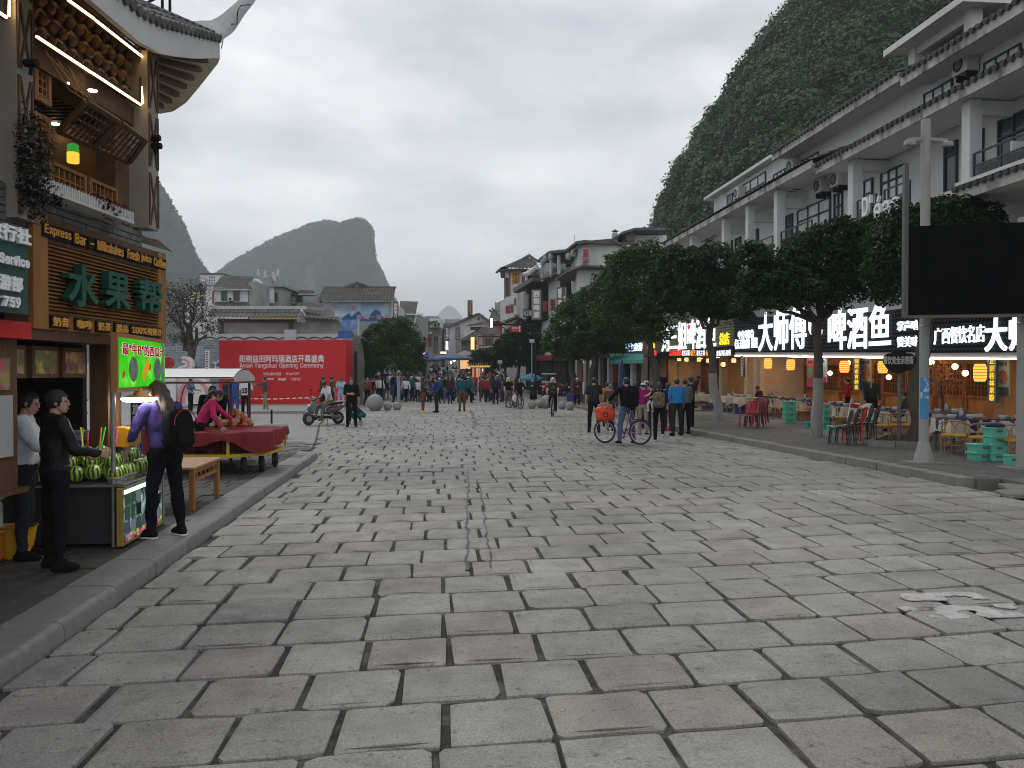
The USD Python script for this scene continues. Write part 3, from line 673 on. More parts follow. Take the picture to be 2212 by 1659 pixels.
wt2=[cp+np.array([-.022*k,.006*k,-.007*k])for k in range(len(far_e))]
for i in range(len(far_e)-1):sof.hexa([wt2[i],wt2[i+1],far_e[i+1],far_e[i],wt2[i]+[0,0,.05],wt2[i+1]+[0,0,.05],far_e[i+1]+[0,0,.05],far_e[i]+[0,0,.05]])
part(bl,'soffit',sof,mat('cream_soffit',(0.48,0.40,0.28),0.8,0.12,2.0,spots=((0.3,0.24,0.16),1.5,0.55,0.75)))
for k in np.linspace(0.02,.93,8):
 i=k*(len(far_e)-1);j=int(i);e=far_e[j]*(1-i+j)+far_e[j+1]*(i-j);c=wt2[j]*(1-i+j)+wt2[j+1]*(i-j)
 part(bl,'rafter',MB().bar(c+[0,0,-.03],c+(e-c)*.82+[0,0,-.03],.075,.06),M_woodd)
for k in np.linspace(.3,.97,26):
 i=k*(len(EV)-1);j=min(int(i),len(EV)-2);e=EV[j]*(1-i+j)+EV[j+1]*(i-j);c=wt[j]*(1-i+j)+wt[j+1]*(i-j)
 part(bl,'rafter',MB().bar(c+[0,0,-.025],c+(e-c)*.85+[0,0,-.025],.04,.05),M_woodd)
top=[e+np.array([-.02,0,h])for e,h in zip(EV,hts)]
hip0=D3(300,20,10.3);rid=[BW.pt(sR-4,6.9,-2.2),BW.pt(sR-2.4,6.85,-2.0),BW.pt(sR-1.8,6.8,-1.8),BW.pt(sR-1.2,6.75,-1.6),BW.pt(sR-.7,6.7,-1.4),BW.pt(sR-.2,6.65,-1.1),BW.pt(sR+.1,6.6,-.7),top[-1]+[-.1,.1,.12]]
for i in range(len(top)-1):
 part(bl,'roof_tiles',tiled_slope(top[i],top[i+1],rid[i+1],rid[i],.16,.3,.045),M_tile,kind='stuff')
te=np.cumsum([0]+[np.linalg.norm(b-a)for a,b in zip(top[:-1],top[1:])]);s=1.0
while s<te[-1]-.05:
 p=np.array([np.interp(s,te,[q[k]for q in top])for k in range(3)]);m=MB();m.tube([p+[.06,0,.02],p+[-.14,0,.06]],.055,10);part(bl,'eave_tile',m,M_tile,smooth=40);s+=.17
hx_,hy_=[318,345,380,420,455,480,497,515,533,552],[50,58,66,70,66,57,42,22,3,-22]
tt_=np.linspace(0,9,46);from_=np.arange(10)
from scipy.interpolate import CubicSpline
sx_,sy_=CubicSpline(from_,hx_)(tt_),CubicSpline(from_,hy_)(tt_);sd_=np.interp(tt_,[0,5,9],[10.7,11.3,11.5]);sh_=np.interp(tt_,[0,2,4,5.5,7,9],[.2,.25,.27,.2,.13,.09])/2
hr=[D3(a,b,c)for a,b,c in zip(sx_,sy_,sd_)];hm=MB();rg=[]
for i in range(46):
 u=hr[min(i+1,45)]-hr[max(i-1,0)];nn=np.cross(u,c_fwd);nn/=np.linalg.norm(nn);k_=np.array([.05,.07,0])*(1-.012*i);h=sh_[i]
 rg.append([hr[i]-nn*h-k_,hr[i]-nn*h+k_,hr[i]+nn*h+k_,hr[i]+nn*h-k_])
rg=np.array(rg).reshape(-1,3);hm.add(rg,[[i*4+k,i*4+(k+1)%4,i*4+4+(k+1)%4,i*4+4+k]for i in range(45)for k in range(4)]+[[0,3,2,1],[180,181,182,183]])
part(bl,'hip_horn',hm,M_whitewash,smooth=40)
wi=MB();wi.tube([D3(x,y,11.2)for x,y in((285,40),(325,74),(355,97),(390,108),(420,107),(460,90))],.007,4);wi.tube([D3(x,y,11.3)for x,y in((478,105),(483,80),(482,56),(500,52),(512,52),(513,25),(520,12),(540,10))],.007,4)
part(bl,'cable',wi,M_black)
m=MB();q=D3(351,55,10.9);m.bar(q,q+[0,0,.62],.03);m.bar(q+[.09,.02,0],q+[.09,.02,.5],.03);m.bar(q+[-.5,0,.12],q+[.0,0,.4],.025);part(bl,'roof_bracket',m,M_black)
for q in((70,137),(337,299),(340,316)):
 c=BW.hit(*q,.2);m=MB().cyl(c+[-.06,0,0],c+[.05,-.02,0],.035,10);m.cyl(c+[.0,0,0],c+[-.02,.0,-.1],.015,6);part(bl,'spot_camera',m,M_black)
can=[D3(60,452,7.6),D3(374,545,10.9)];ci=[BW.hit(62,440,0),BW.hit(345,520,0)]
m=MB();m.hexa([ci[0],ci[1],can[1],can[0],ci[0]+[0,0,.012],ci[1]+[0,0,.012],can[1]+[0,0,.012],can[0]+[0,0,.012]])
part(bl,'drip_canopy',m,mat('galvanised_sheet',(0.34,0.34,0.335),0.55,0.2,2.0,metal=0.4,spots=((0.2,0.17,0.13),1.5,0.55,0.7)))
sA,sB=BW.sz(70,600,.06)[0],BW.sz(357,640,.06)[0]
zT,zBm=2.46,1.78+.56
zt_=BW.sz(70,490,.06)[1];zb2=2.35
m=MB();BW.box(m,sA,sB,zb2,3.4,-.2,.02);part(bl,'sign_backboard',m,M_woodd)
m=MB();BW.box(m,sA,BW.sz(102,600,.06)[0],zb2,3.4,.02,.07);part(bl,'timber_jamb',m,M_wood)
m=MB();BW.box(m,BW.sz(340,640,.06)[0],sB,zb2,3.4,.02,.07);part(bl,'timber_jamb',m,M_wood)
s0,s1=BW.sz(103,600,.06)[0],BW.sz(339,640,.06)[0]
zl1,zl0=3.16,2.5;ns=18
for i in range(ns):
 z=zl0+(zl1-zl0)*i/ns;h=(zl1-zl0)/ns;m=MB()
 m.hexa([BW.pt(s,zz,t)for zz,ts in((z+.004,(.02,.075)),(z+h*.8,(.02,.035)))for s,t in((s0,ts[0]),(s1,ts[0]),(s1,ts[1]),(s0,ts[1]))]);part(bl,'louvre_slat',m,M_woodh)
m=MB();BW.box(m,s0-.02,s1+.02,zb2,zl0,.02,.06);part(bl,'sign_rail',m,M_wood)
m=MB();BW.box(m,s0-.02,s1+.04,zl1,3.4,.02,.05);part(bl,'sign_rail',m,M_woodd)
t_=.05
lets=thing('shop_sign','dark green raised characters of the fruit juice shop on louvred timber','sign',BW.pt((s0+s1)/2,zl0,.1))
for ch,x0,y0,x1,y1 in(('水',130,563,197,668),('果',212,583,267,671),('帮',286,598,338,680)):
 k=part(lets,'letter',text_d(BW,ch,x0,y0,x1,y1,.085,.08,bold=2),M_green_l,label=f'dark green character')
def row_sign(words,z0,z1,name,label):
 t=thing(name,label,'sign',BW.pt(s0,z0,.08))
 for w,x0,x1 in words:
  a,b=BW.sz(x0,600,.1)[0],BW.sz(x1,600,.1)[0];m=MB();BW.box(m,a-.015,b+.015,z0,z1,.065,.085);part(t,'sign_block',m,M_black)
  part(t,'letter',text_in(BW,w,a,b,z0+.015,z1-.015,.086,.012,bold=2),M_gold)
zz0,zz1=BW.sz(120,722,.08)[1],BW.sz(120,688,.08)[1]
row_sign([('奶昔',116,150),('咖啡',168,199),('奶茶',213,240),('甜品',252,277),('100%纯果汁',286,350)],zb2+.02,zl0-.012,'menu_sign','row of gilt drink names on black blocks under the louvres')
ex=thing('text_sign','row of gilt English words on black blocks above the louvres','sign',BW.pt(s0,2.36,.08))
for w,x0,y0,x1,y1 in(('Express',99,493,155,517),('Bar',164,507,187,527),('-',197,523,204,527),('Milkshakes',213,522,268,551),('Fresh',277,540,302,557),('juice',307,547,328,563),('Coffee',334,551,360,570)):
 a,zt=BW.sz(x0,y0,.1);b,zb=BW.sz(x1,y1,.1);zm=3.2;h=.125
 m=MB();BW.box(m,a-.02,b+.02,zm,zm+h,.055,.085);part(ex,'sign_block',m,M_black)
 part(ex,'letter',text_in(BW,w,a,b,zm+(.045 if w=='-' else.01),zm+(.06 if w=='-' else h-.01),.086,.012,bold=1),M_gold)
zb3=zb2-.06
m=MB();BW.box(m,sA-2.6,sB-.02,zb2-.1,zb2-.003,-.25,.05);part(bl,'head_beam',m,M_woodd)
rm=MB()
def room(s0_,s1_,z0_,z1_,t0_,t1_):BW.box(rm,s0_,s1_,z0_,z1_,t0_,t1_)
room(sA-3.2,sB,.12,3.2,-2.9,-2.8);room(sA-3.2,sB,2.42,2.5,-2.8,-.26);room(sB-.14,sB-.04,.12,2.4,-2.8,-.9)
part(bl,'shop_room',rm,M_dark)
um=MB();BW.box(um,sA-3.0,sR-.2,2.5,5.7,-3.5,-3.3);BW.box(um,sA-5,sL-.8,2.5,5.7,-3.3,-.3);BW.box(um,sR-.15,sR-.04,3.4,5.75,-3.3,-.25);part(bl,'rear_wall',um,M_plaster)
for k,(x0,x1,c)in enumerate(((22,57,(0.18,0.15,0.10)),(70,127,(0.16,0.15,0.07)),(136,188,(0.22,0.12,0.09)))):
 a,zt=BW.sz(x0,745,-.1);b,zb=BW.sz(x1,812,-.1);zt,zb=2.2,1.9;m=MB()
 BW.box(m,a,b,zb,zt,-.18,-.1);fr=part(bl,'picture_frame',m,M_woodd)
 m=MB();BW.box(m,a+.04,b-.04,zb+.04,zt-.04,-.099,-.095);part(fr,'picture',m,mat(f'drink_poster_{["tall","yellow","pink"][k]}',c,0.4,0.6,7.0,spots=((0.45,0.3,0.1),9.0,0.52,0.6)))
m=MB();BW.boxd(m,102,808,186,905,-1.55,-1.5);part(bl,'white_panel',m,mat('white_panel',(0.42,0.43,0.45),0.5,0.06,3))
m=MB();BW.boxd(m,20,815,100,905,-2.2,-2.15);part(bl,'shelf_back',m,mat('shelf_back',(0.25,0.26,0.28),0.5,0.3,3))
for y in(873,905):
 m=MB();a,z=BW.sz(20,y,-1.4);b,_=BW.sz(190,y,-1.4);BW.box(m,a-.2,b,z-.02,z,-1.9,-1.4);part(bl,'shelf',m,M_woodd)
for x0,x1,tt in((-60,37,0.0),(233,262,0.0)):
 a=BW.sz(x0,850,tt)[0];b=BW.sz(x1,850,tt)[0];m=MB();BW.box(m,a,b,.12 if x1>100 else.93,zb2-.1,-.2,tt);part(bl,'timber_post',m,M_woodd)
m=MB();BW.box(m,sA-2.5,BW.sz(60,900)[0],.88,.928,-1.2,.01);part(bl,'counter',m,M_woodd);m=MB();BW.boxd(m,-10,772,22,842,.002,.03);part(bl,'poster',m,mat('juice_poster',(0.20,0.16,0.06),0.4,0.7,4.0,spots=((0.4,0.05,0.12),5.0,0.5,0.6)))
m=MB();BW.boxd(m,-10,855,29,985,.002,.025);part(bl,'notice_board',m,mat('notice_white',(0.30,0.31,0.31),0.5,0.06,3))
sg=thing('agency_sign','dark green board with raised white characters at the left edge','sign',BW.hit(30,680,.2))
m=MB();a,zt=BW.sz(-150,440,.2);b,zb=BW.sz(61,680,.2);BW.box(m,a,b,zb,zt,.1,.2);part(sg,'board',m,mat('bottle_green_board',(0.02,0.06,0.05),0.5,0.15,3))
for tx,x0,y0,x1,y1 in(('旅行社',-38,470,60,540),('Service',-10,543,56,588),('旅游部',-38,585,42,640),('759',0,638,37,674)):
 a,zt=BW.sz(x0,y0,.2);b,zb=BW.sz(x1,y1,.2);part(sg,'letter',text_in(BW,tx,a,b,zb+.03,zt-.0,.2,.035,bold=4),M_white_l)
m=MB();BW.boxd(m,-90,681,68,733,.02,.1);part(bl,'red_panel',m,M_red)
lp=thing('hanging_lamp','small green and yellow drum lamp hanging in the upper bay','lamp',BW.hit(158,352,-.6))
c=BW.hit(158,352,-.6);m=MB().lathe([(0.06,.0),(0.063,.01),(0.063,.11),(.06,.115)],c,16);part(lp,'shade',m,emit('lamp_yellow',(1.0,0.62,0.06),1.1))
m=MB().lathe([(0.06,.115),(.063,.12),(.058,.2),(.02,.22),(0,.22)],c,16);part(lp,'shade_top',m,emit('lamp_green',(0.05,0.35,0.05),0.8));part(lp,'cord',MB().cyl(c+[0,0,.22],c+[0,0,.6],.004,6),M_black)
m=MB();BW.boxd(m,113,330,146,405,-3.19,-3.15);fr=part(bl,'back_window',m,emit('bright_back_window',(0.85,0.92,1.0),1.6))
m=MB()
for k in range(4):BW.boxd(m,113+k*10,330,115+k*10,405,-3.14,-3.1)
part(fr,'window_bar',m,M_woodd)
def spray(name,label,cat,c,r,n,size,m1,m2,seed,flat=1.0,share=.45):
 q=np.random.default_rng(seed);d=q.normal(size=(n,3));d/=np.linalg.norm(d,axis=1,keepdims=True)
 p=np.array(c)+d*(np.array(r)*(0.35+.65*q.random((n,1))**.6))*(0.75+.5*meshkit.noise(d*2.5+seed,seed))[:,None]
 t=thing(name,label,cat,np.array(c)-[0,0,r[2]]);k=int(n*share)
 part(t,'foliage',leaves(p[k:],d[k:],size,q),m1);part(t,'blossom',leaves(p[:k]+d[:k]*size*.4,d[:k],size*.8,q),m2);return t
M_lf=leafmat('dark_leaf',(0.012,0.02,0.010),(0.035,0.055,0.02));M_pk=leafmat('mauve_blossom',(0.13,0.09,0.11),(0.24,0.18,0.21));M_rd=leafmat('red_blossom',(0.25,0.02,0.04),(0.4,0.04,0.08))
spray('flower_bush','tall mauve flowering bush on the ledge in front of the lattice column','flowers',BW.hit(73,350,.26),(.15,.17,.52),1700,.045,M_lf,M_pk,21,share=.42)
spray('flower_box','red and green trailing flowers in the white picket planter','flowers',BW.hit(235,452,.16),(.12,.55,.10),700,.05,M_lf,M_rd,22,share=.22)
spray('flower_box','dark green trailing plant at the near end of the picket planter','flowers',BW.hit(95,415,.16),(.12,.4,.10),500,.05,M_lf,M_rd,23,share=.06)
# -- watermelon stall
stl=thing('watermelon_stall','steel watermelon juice stall with lit picture panel on its street side','stall',(-3.9,9.5,.135))
zc=.80
m=MB().box((-3.92,9.55,.47),(1.30,1.28,.60));part(stl,'counter_body',m,mat('stall_grey',(0.035,0.035,0.037),0.35,0.15,4,metal=.3))
m=MB().cbox((-3.9,9.55,zc-.02),(1.42,1.42,.035),.006);part(stl,'counter_top',m,M_steel)
PP=PL((-3.24,8.88),(-3.26,10.2))
a,b=PP.sz(265,1100,.03)[0],PP.sz(350,1090,.03)[0]
m=MB();PP.box(m,a,b,.16,.76,-.03,.03);fr=part(stl,'picture_panel',m,mat('gilt_frame',(0.35,0.24,0.06),0.4,0.1,5,metal=.5))
usdkit.material(stage,'/World/Looks/lit_photo_panel',{'ge':('geometry',{}),'v':('voronoi_texture',{'scale':9.0})if False else('noise_texture',{'scale':9.0,'detail':6.0}),'r':('rgb_ramp',{'ramp':[(0.3,(0.02,0.03,0.03)),(0.45,(0.06,0.14,0.12)),(0.55,(0.30,0.42,0.42)),(0.7,(0.62,0.85,0.80))]}),'e':('emission',{'strength':0.55})},[('ge.position','v.vector'),('v.fac','r.fac'),('r.color','e.color')],surface='e.emission')
m=MB();PP.box(m,a+.03,b-.03,.19,.73,.031,.034);pan=part(fr,'backlit_sheet',m,'/World/Looks/lit_photo_panel')
pr2=np.random.default_rng(4);E_ph=[emit('panel_photo_'+n,c,.5)for n,c in(('dark',(.02,.03,.03)),('teal',(.10,.22,.24)),('grey',(.25,.28,.30)),('violet',(.14,.11,.2)),('green',(.06,.13,.08)),('pale',(.6,.75,.72)))]
for i in range(7):
 for j in range(3):
  x=a+.05+i*(b-a-.1)/7;z=.27+j*.15;m=MB()
  if i in(3,4)and j:continue
  PP.box(m,x,x+(b-a)/7*.78,z,z+.12,.0345,.037);part(fr,'photo',m,E_ph[pr2.integers(0,5)])
m=MB();PP.box(m,a+.03,b-.03,.69,.73,.0345,.038);part(fr,'light_strip',m,emit('panel_top_light',(.7,1,1),3.0))
for k in range(18):
 p=PP.pt(a+.08+k*(b-a-.16)/17,.215+.02*(k%3),.037);m=MB().ell(p,(.015,.02,.02),6);part(fr,'tulip',m,emit('tulip_'+('red','pink','yellow')[k%3],((.8,.05,.05),(.9,.2,.4),(.8,.6,.05))[k%3],.6))
po=MB();p=D3(245,1058,8.55);p[2]=zc
po.cyl([p[0],p[1],.14],[p[0],p[1],2.3],.025,10);part(stl,'post',po,M_steel,smooth=40);part(stl,'post',MB().cyl([-3.25,10.18,.14],[-3.25,10.18,2.3],.02,10),M_steel,smooth=40)
GP=PL(D3(255,780,8.05),D3(355,780,10.0));gs0,gs1=GP.sz(255,780)[0],GP.sz(355,780)[0]
gb=thing('light_box','glowing green light box advertising watermelon juice','sign',GP.pt((gs0+gs1)/2,1.75))
m=MB();GP.box(m,gs0-.03,gs1+.03,1.755,2.345,-.06,0);part(gb,'frame',m,mat('amber_frame',(0.25,0.12,0.03),0.45,0.15,4))
usdkit.material(stage,'/World/Looks/glowing_green',{'ge':('geometry',{}),'v':('noise_texture',{'scale':3.0,'detail':3.0}),'r':('rgb_ramp',{'ramp':[(0.3,(0.03,0.42,0.01)),(0.55,(0.06,0.62,0.02)),(0.72,(0.25,0.95,0.10))]}),'e':('emission',{'strength':1.0})},[('ge.position','v.vector'),('v.fac','r.fac'),('r.color','e.color')],surface='e.emission')
m=MB();GP.box(m,gs0+.02,gs1-.02,1.80,2.30,.001,.006);lt=part(gb,'lit_sheet',m,'/World/Looks/glowing_green')
W_=gs1-gs0
part(gb,'letter',text_in(GP,'最"牛B"的西瓜汁',gs0+.09,gs1-.09,2.125,2.255,.009,.004,bold=4),emit('pale_pink_edge',(.9,.75,.75),.8))
part(gb,'letter',text_in(GP,'最"牛B"的西瓜汁',gs0+.10,gs1-.10,2.13,2.25,.014,.004,bold=1),emit('lit_crimson',(.45,.01,.03),.7))
for x,rz_ in((.27,.07),(.80,.07)):
 m=MB();th=np.linspace(0,2*np.pi,24);m.prism(np.c_[np.cos(th)*.17,np.sin(th)*.13],GP.pt(gs0+x*W_,1.985,.007),GP.e,[0,0,1],.004);part(gb,'photo_disc',m,mat('printed_melon_photo',(.16,.2,.17),.4,.7,14.0))
m=MB();c=GP.pt(gs0+.53*W_,1.985,.007);u=GP.e*.82+np.array([0,0,.57]);v=-GP.e*.57+np.array([0,0,.82]);m.prism([(-.16,-.06),(.16,-.06),(.16,.06),(-.16,.06)],c,u,v,.004);part(gb,'price_flash',m,emit('lit_orange',(.85,.42,.02),.7))
for x in(.08,.62):
 m=MB();c=GP.pt(gs0+x*W_,1.92+(.08 if x>.5 else 0),.007);m.prism([(-.05,-.03),(.03,-.01),(.05,.05),(-.02,.04)],c,GP.e,[0,0,1],.004);part(gb,'price_flash',m,emit('lit_red',(.7,.05,.05),.6))
rl=thing('work_lamp','round white glowing lamp hanging under the green light box','lamp',D3(300,862,8.9))
c=D3(300,862,8.9);m=MB().lathe([(0,-.03),(.15,-.028),(.185,0),(.17,.02)],c,24);part(rl,'diffuser',m,emit('lamp_white',(1,1,.90),22.0))
m=MB().lathe([(.17,.02),(.06,.05),(.03,.12),(0,.12)],c,20);part(rl,'housing',m,M_gold);part(rl,'cord',MB().cyl(c+[0,0,.12],[c[0],c[1],1.76],.008,6),M_black)
usdkit.material(stage,'/World/Looks/striped_melon',{'tc':('texture_coordinate',{}),'sx':('separate_xyz',{}),'at':('math',{'math_type':'arctan2'}),'nz':('noise_texture',{'scale':14.0,'detail':3.0}),'mu':('math',{'math_type':'multiply_add','value2':11.0}),'nm':('math',{'math_type':'multiply','value2':5.0}),'si':('math',{'math_type':'sine'}),'r':('rgb_ramp',{'ramp':[(0.0,(0.34,0.46,0.07)),(0.45,(0.24,0.36,0.05)),(0.6,(0.02,0.06,0.012)),(1.0,(0.015,0.04,0.01))]}),'mr':('map_range',{'from_min':-1.0,'from_max':1.0}),'p':('principled_bsdf',{'roughness':0.32})},[('tc.object','sx.vector'),('tc.object','nz.vector'),('sx.y','at.value1'),('sx.x','at.value2'),('at.value','mu.value1'),('nz.fac','nm.value1'),('nm.value','mu.value3'),('mu.value','si.value1'),('si.value','mr.value'),('mr.result','r.fac'),('r.color','p.base_color')],surface='p.BSDF')
wr=np.random.default_rng(12);STR=[col('straw_'+n,c,.4)for n,c in(('green',(.05,.6,.1)),('orange',(.8,.25,.05)),('pink',(.75,.1,.3)),('yellow',(.75,.55,.05)),('blue',(.1,.25,.6)))]
names_=['nearest the post','at the front corner','behind the front row','next to the reaching hand','in the middle of the heap','at the back of the heap']
k=0
tier=[(-3.36-.185*i+.02*(j%2),8.96+j*.19,zc+.09+.025*(i%2))for j in range(7)for i in range(6)]+[(-3.45-.19*i,9.1+.19*j,zc+.205)for i in range(4)for j in range(5)]+[(-3.55-.19*i,9.25+.2*j,zc+.30)for i in range(2)for j in range(3)]
for x,y,z in tier:
 r=wr.uniform(.086,.102);x+=wr.uniform(-.03,.03);y+=wr.uniform(-.03,.03)
 t=thing('watermelon',f'striped green watermelon {("in the low front row" if z < zc + .1 else "in the raised row") if z < zc + .15 else "on top of the heap"} on the juice stall','watermelon',(x,y,z),group='watermelons on the stall: '+('low' if z<zc+.1 else 'raised' if z<zc+.15 else 'top'))
 el=MB().ell((0,0,0),(r,r,r*.93),14);part(t,'rind',el,'/World/Looks/striped_melon',smooth=True,world=False)
 part(t,'stalk',MB().tube([(0,0,r*.9),(.01,0,r*1.02),(.02,.01,r*1.1)],.006,5),mat('stalk_brown',(.08,.07,.03),.8),world=False)
 if z<zc+.15 and x>-3.45:
  t2=thing('paper_cup_ring','printed yellow and blue paper cup holding a watermelon on the stall edge','cup',(x,y,zc),group='paper cups under the front melons')
  part(t2,'cup',MB().lathe([(.065,0),(.09,.07),(.085,.07),(.06,.004),(0,.004)],(0,0,0),14),col('cup_yellow',(.5,.38,.05)),world=False)
  part(t2,'band',MB().lathe([(.074,.02),(.085,.05),(.087,.05),(.076,.02)],(0,0,0),14),col('cup_blue',(.1,.2,.45)),world=False)
st_c=[(-3.55,9.1),(-3.45,9.35),(-3.8,9.05),(-3.38,9.6)]
for k in range(17):
 cx,cy=st_c[k%4];x,y=cx+wr.uniform(-.13,.13),cy+wr.uniform(-.15,.15);z0=zc+.24;dx,dy=wr.uniform(-.07,.07,2)
 single('drinking_straw',MB().tube([(x,y,z0),(x+dx,y+dy,z0+.24+wr.uniform(0,.1))],.0095,6),STR[k%5],f'{("green", "orange", "pink", "yellow", "blue")[k % 5]} drinking straw standing among the watermelons','straw',group='drinking straws of one colour on the stall: '+("green","orange","pink","yellow","blue")[k%5])
jc=thing('fruit_press','yellow fruit press with black lever behind the stall post','fruit press',(-3.75,9.6,zc))
c=D3(262,943,9.0)
m=MB();m.prism([(-.17,-.10),(.10,-.11),(.17,-.08),(.17,.07),(.09,.10),(-.12,.11),(-.18,.04)],c+[0,.13,0],c_right,[0,0,1],.2);part(jc,'hood',m,mat('taxi_yellow',(.55,.25,.006),.35,.05,4))
part(jc,'lever',MB().tube([c+[-.25,0,.05],c+[-.3,0,.17],c+[-.22,0,.24],c+[-.1,0,.25]],.02,6),M_black);part(jc,'stand',MB().cyl(c+[0,0,-.15],[c[0],c[1],zc],.05,10),M_steel)
sd=thing('chopping_rack','wooden slatted rack standing beside the fruit press','rack',D3(215,985,8.9));c=D3(215,985,8.9)
for k in range(6):part(sd,'slat',MB().box(c+np.array([-.12+k*.05,0,.06]),(.03,.03,.24)),M_wood)
part(sd,'top_rail',MB().cbox(c+np.array([0,0,.19]),(.36,.04,.05),.008),M_wood)
bx=thing('ice_box','pale plastic ice box with blue label behind the dark jacket','cool box',D3(180,955,9.3));c=D3(180,955,9.3)
part(bx,'tub',MB().cbox(c,(.34,.24,.2),.02),mat('pale_plastic',(.45,.47,.52),.4));part(bx,'lid',MB().cbox(c+[0,0,.115],(.36,.26,.03),.01),mat('pale_plastic',(.45,.47,.52),.4));part(bx,'label_strip',MB().box(c+[0,-.122,-.02],(.25,.004,.1)),col('label_blue',(.08,.1,.35)))
yb=thing('yellow_basket','yellow plastic basket standing on the dark pavement','basket',(-4.15,8.55,.135));c=np.array([-4.15,8.55,.135])
part(yb,'tub',MB().lathe([(.15,0),(.2,.28),(.215,.3),(.205,.3),(.19,.28),(.14,.02),(0,.02)],c,20),mat('yellow_plastic',(.5,.26,.015),.4),smooth=40)
ob=thing('orange_crate','orange plastic crate at the lower left edge','crate',(-4.4,8.2,.135));c=np.array([-4.4,8.2,.135])
part(ob,'tub',MB().cbox(c+[0,0,.14],(.5,.4,.28),.03),mat('orange_plastic',(.55,.17,.01),.4));part(ob,'rim',MB().cbox(c+[0,0,.28],(.54,.44,.04),.012),mat('orange_plastic',(.55,.17,.01),.4))
fb=thing('foam_box','white foam box stacked on the orange crate','box',(-4.4,8.2,.44));c=np.array([-4.4,8.2,.44])
part(fb,'tub',MB().cbox(c+[0,0,.14],(.48,.38,.28),.03),mat('white_foam',(.5,.52,.5),.7));part(fb,'lid',MB().cbox(c+[0,0,.31],(.5,.4,.06),.02),mat('white_foam',(.5,.52,.5),.7))
fr_=thing('fruit_tray','shallow tray of oranges on a shelf inside the dark shop','tray',BW.hit(70,1010,-.7));c=BW.hit(70,1010,-.7)
part(fr_,'tray',MB().cbox(c,(.7,.5,.06),.01),M_wood)
for k in range(9):part(fr_,'orange',MB().ell(c+np.array([-.25+.12*(k%5),-.12+.14*(k//5),.085]),(.055,.055,.055),8),mat('orange_peel',(.6,.24,.02),.5),smooth=True)
tb=thing('wooden_table','plain wooden table at the kerb behind the stall','table',(-3.5,11.8,.135))
for i in range(6):part(tb,'board',MB().cbox((-3.21-i*.116,11.82,.69),(.112,1.36,.03),.004),mat('pine_board',(.36,.2,.1),.55,.25,3,stretch=(6,.6,6)))
for x,y in((-3.2,11.2),(-3.2,12.42),(-3.78,11.2),(-3.78,12.42)):part(tb,'leg',MB().cbox((x,y,.4),(.07,.07,.55),.006),M_wood)
for z in(.64,.52):part(tb,'apron',MB().box((-3.2,11.82,z),(.03,1.16,.05 if z<.6 else.06)),M_wood)
for k in range(5):part(tb,'strut',MB().box((-3.2,11.4+k*.21,.585),(.02,.04,.065)),M_wood)
ip=thing('enquiry_post','dark blue upright board with white characters under the lamp','sign',D3(292,1000,11.0));ipl=front(11.0,292)
m=MB();ipl.boxd(m,282,868,306,1010,-.05,0);part(ip,'board',m,col('navy_board',(.03,.05,.12)));part(ip,'letter',text_d(ipl,'旅游咨询',286,872,302,975,.001,.006,bold=2,vertical=True),M_white_l)
# == left middle ground: red board, wall, gate, houses, tree, cart
M_redb=mat('red_backdrop',(0.50,0.008,0.012),0.55,0.05,1.0)
M_wpr=mat('white_print',(0.75,0.74,0.74),0.6,0.03,2)
bd=thing('event_board','big red opening ceremony board with white lettering on the plaza','board',base_at(610,48))
BP=PL(D3(473,805,48.6),D3(746,805,47.6))
a,zt=BP.sz(473,735.5);b,_=BP.sz(746,736);m=MB();BP.box(m,a,b,0.0,zt,-1.3,0);part(bd,'panel',m,M_redb)
for i in range(1,5):
 m=MB();s=a+(b-a)*i/5;BP.box(m,s-.008,s+.008,.02,zt-.02,.0,.004);part(bd,'panel_seam',m,mat('red_seam',(.36,.006,.01),.6,.05,1))
for tx,x0,y0,x1,y1,bo in(('阳朔益田阿玛瑞酒店开幕盛典',518,767,700,783,1),('Amari Yangshuo Opening Ceremony',518,784,699,797,0),('中国·桂林·阳朔',569,804.5,607,811,0),('28 April 2017',618,804.5,646,811,0),('益田集团',570,816.5,591,821,0),('Amari',601,816,618,822,3),('ONYX',630,816,649,822.5,0)):
 part(bd,'lettering',text_d(BP,tx,x0,y0,x1,y1,.004,.012,bold=bo),M_wpr)
bp=BP.hit(752,885,0);sk=MB()
for k in range(5):sk.bar([bp[0]+.35+.0*k,bp[1]+.4+k*.25,.0],[bp[0]+.35,bp[1]+.4+k*.25,3.2],.06)
part(bd,'brace',sk,M_black)
ct=thing('barrier_tape','red and white barrier tape strung across the foot of the red board','tape',base_at(600,46.8,.9))
pts=[D3(462,857,46.5),D3(540,861,46.5),D3(590,862,46.4),D3(640,860,46.3),D3(690,859,46.2)];fine=[]
for p,q in zip(pts[:-1],pts[1:]):
 for t in np.linspace(0,1,12)[:-1]:fine.append(p+(q-p)*t)
for i in range(len(fine)-1):part(ct,'tape',MB().bar(fine[i],fine[i+1],.004,.055),col('tape_white',(.7,.68,.68))if i%3 else col('tape_red',(.5,.03,.03)))
WPl=front(55,500);M_bwall=None
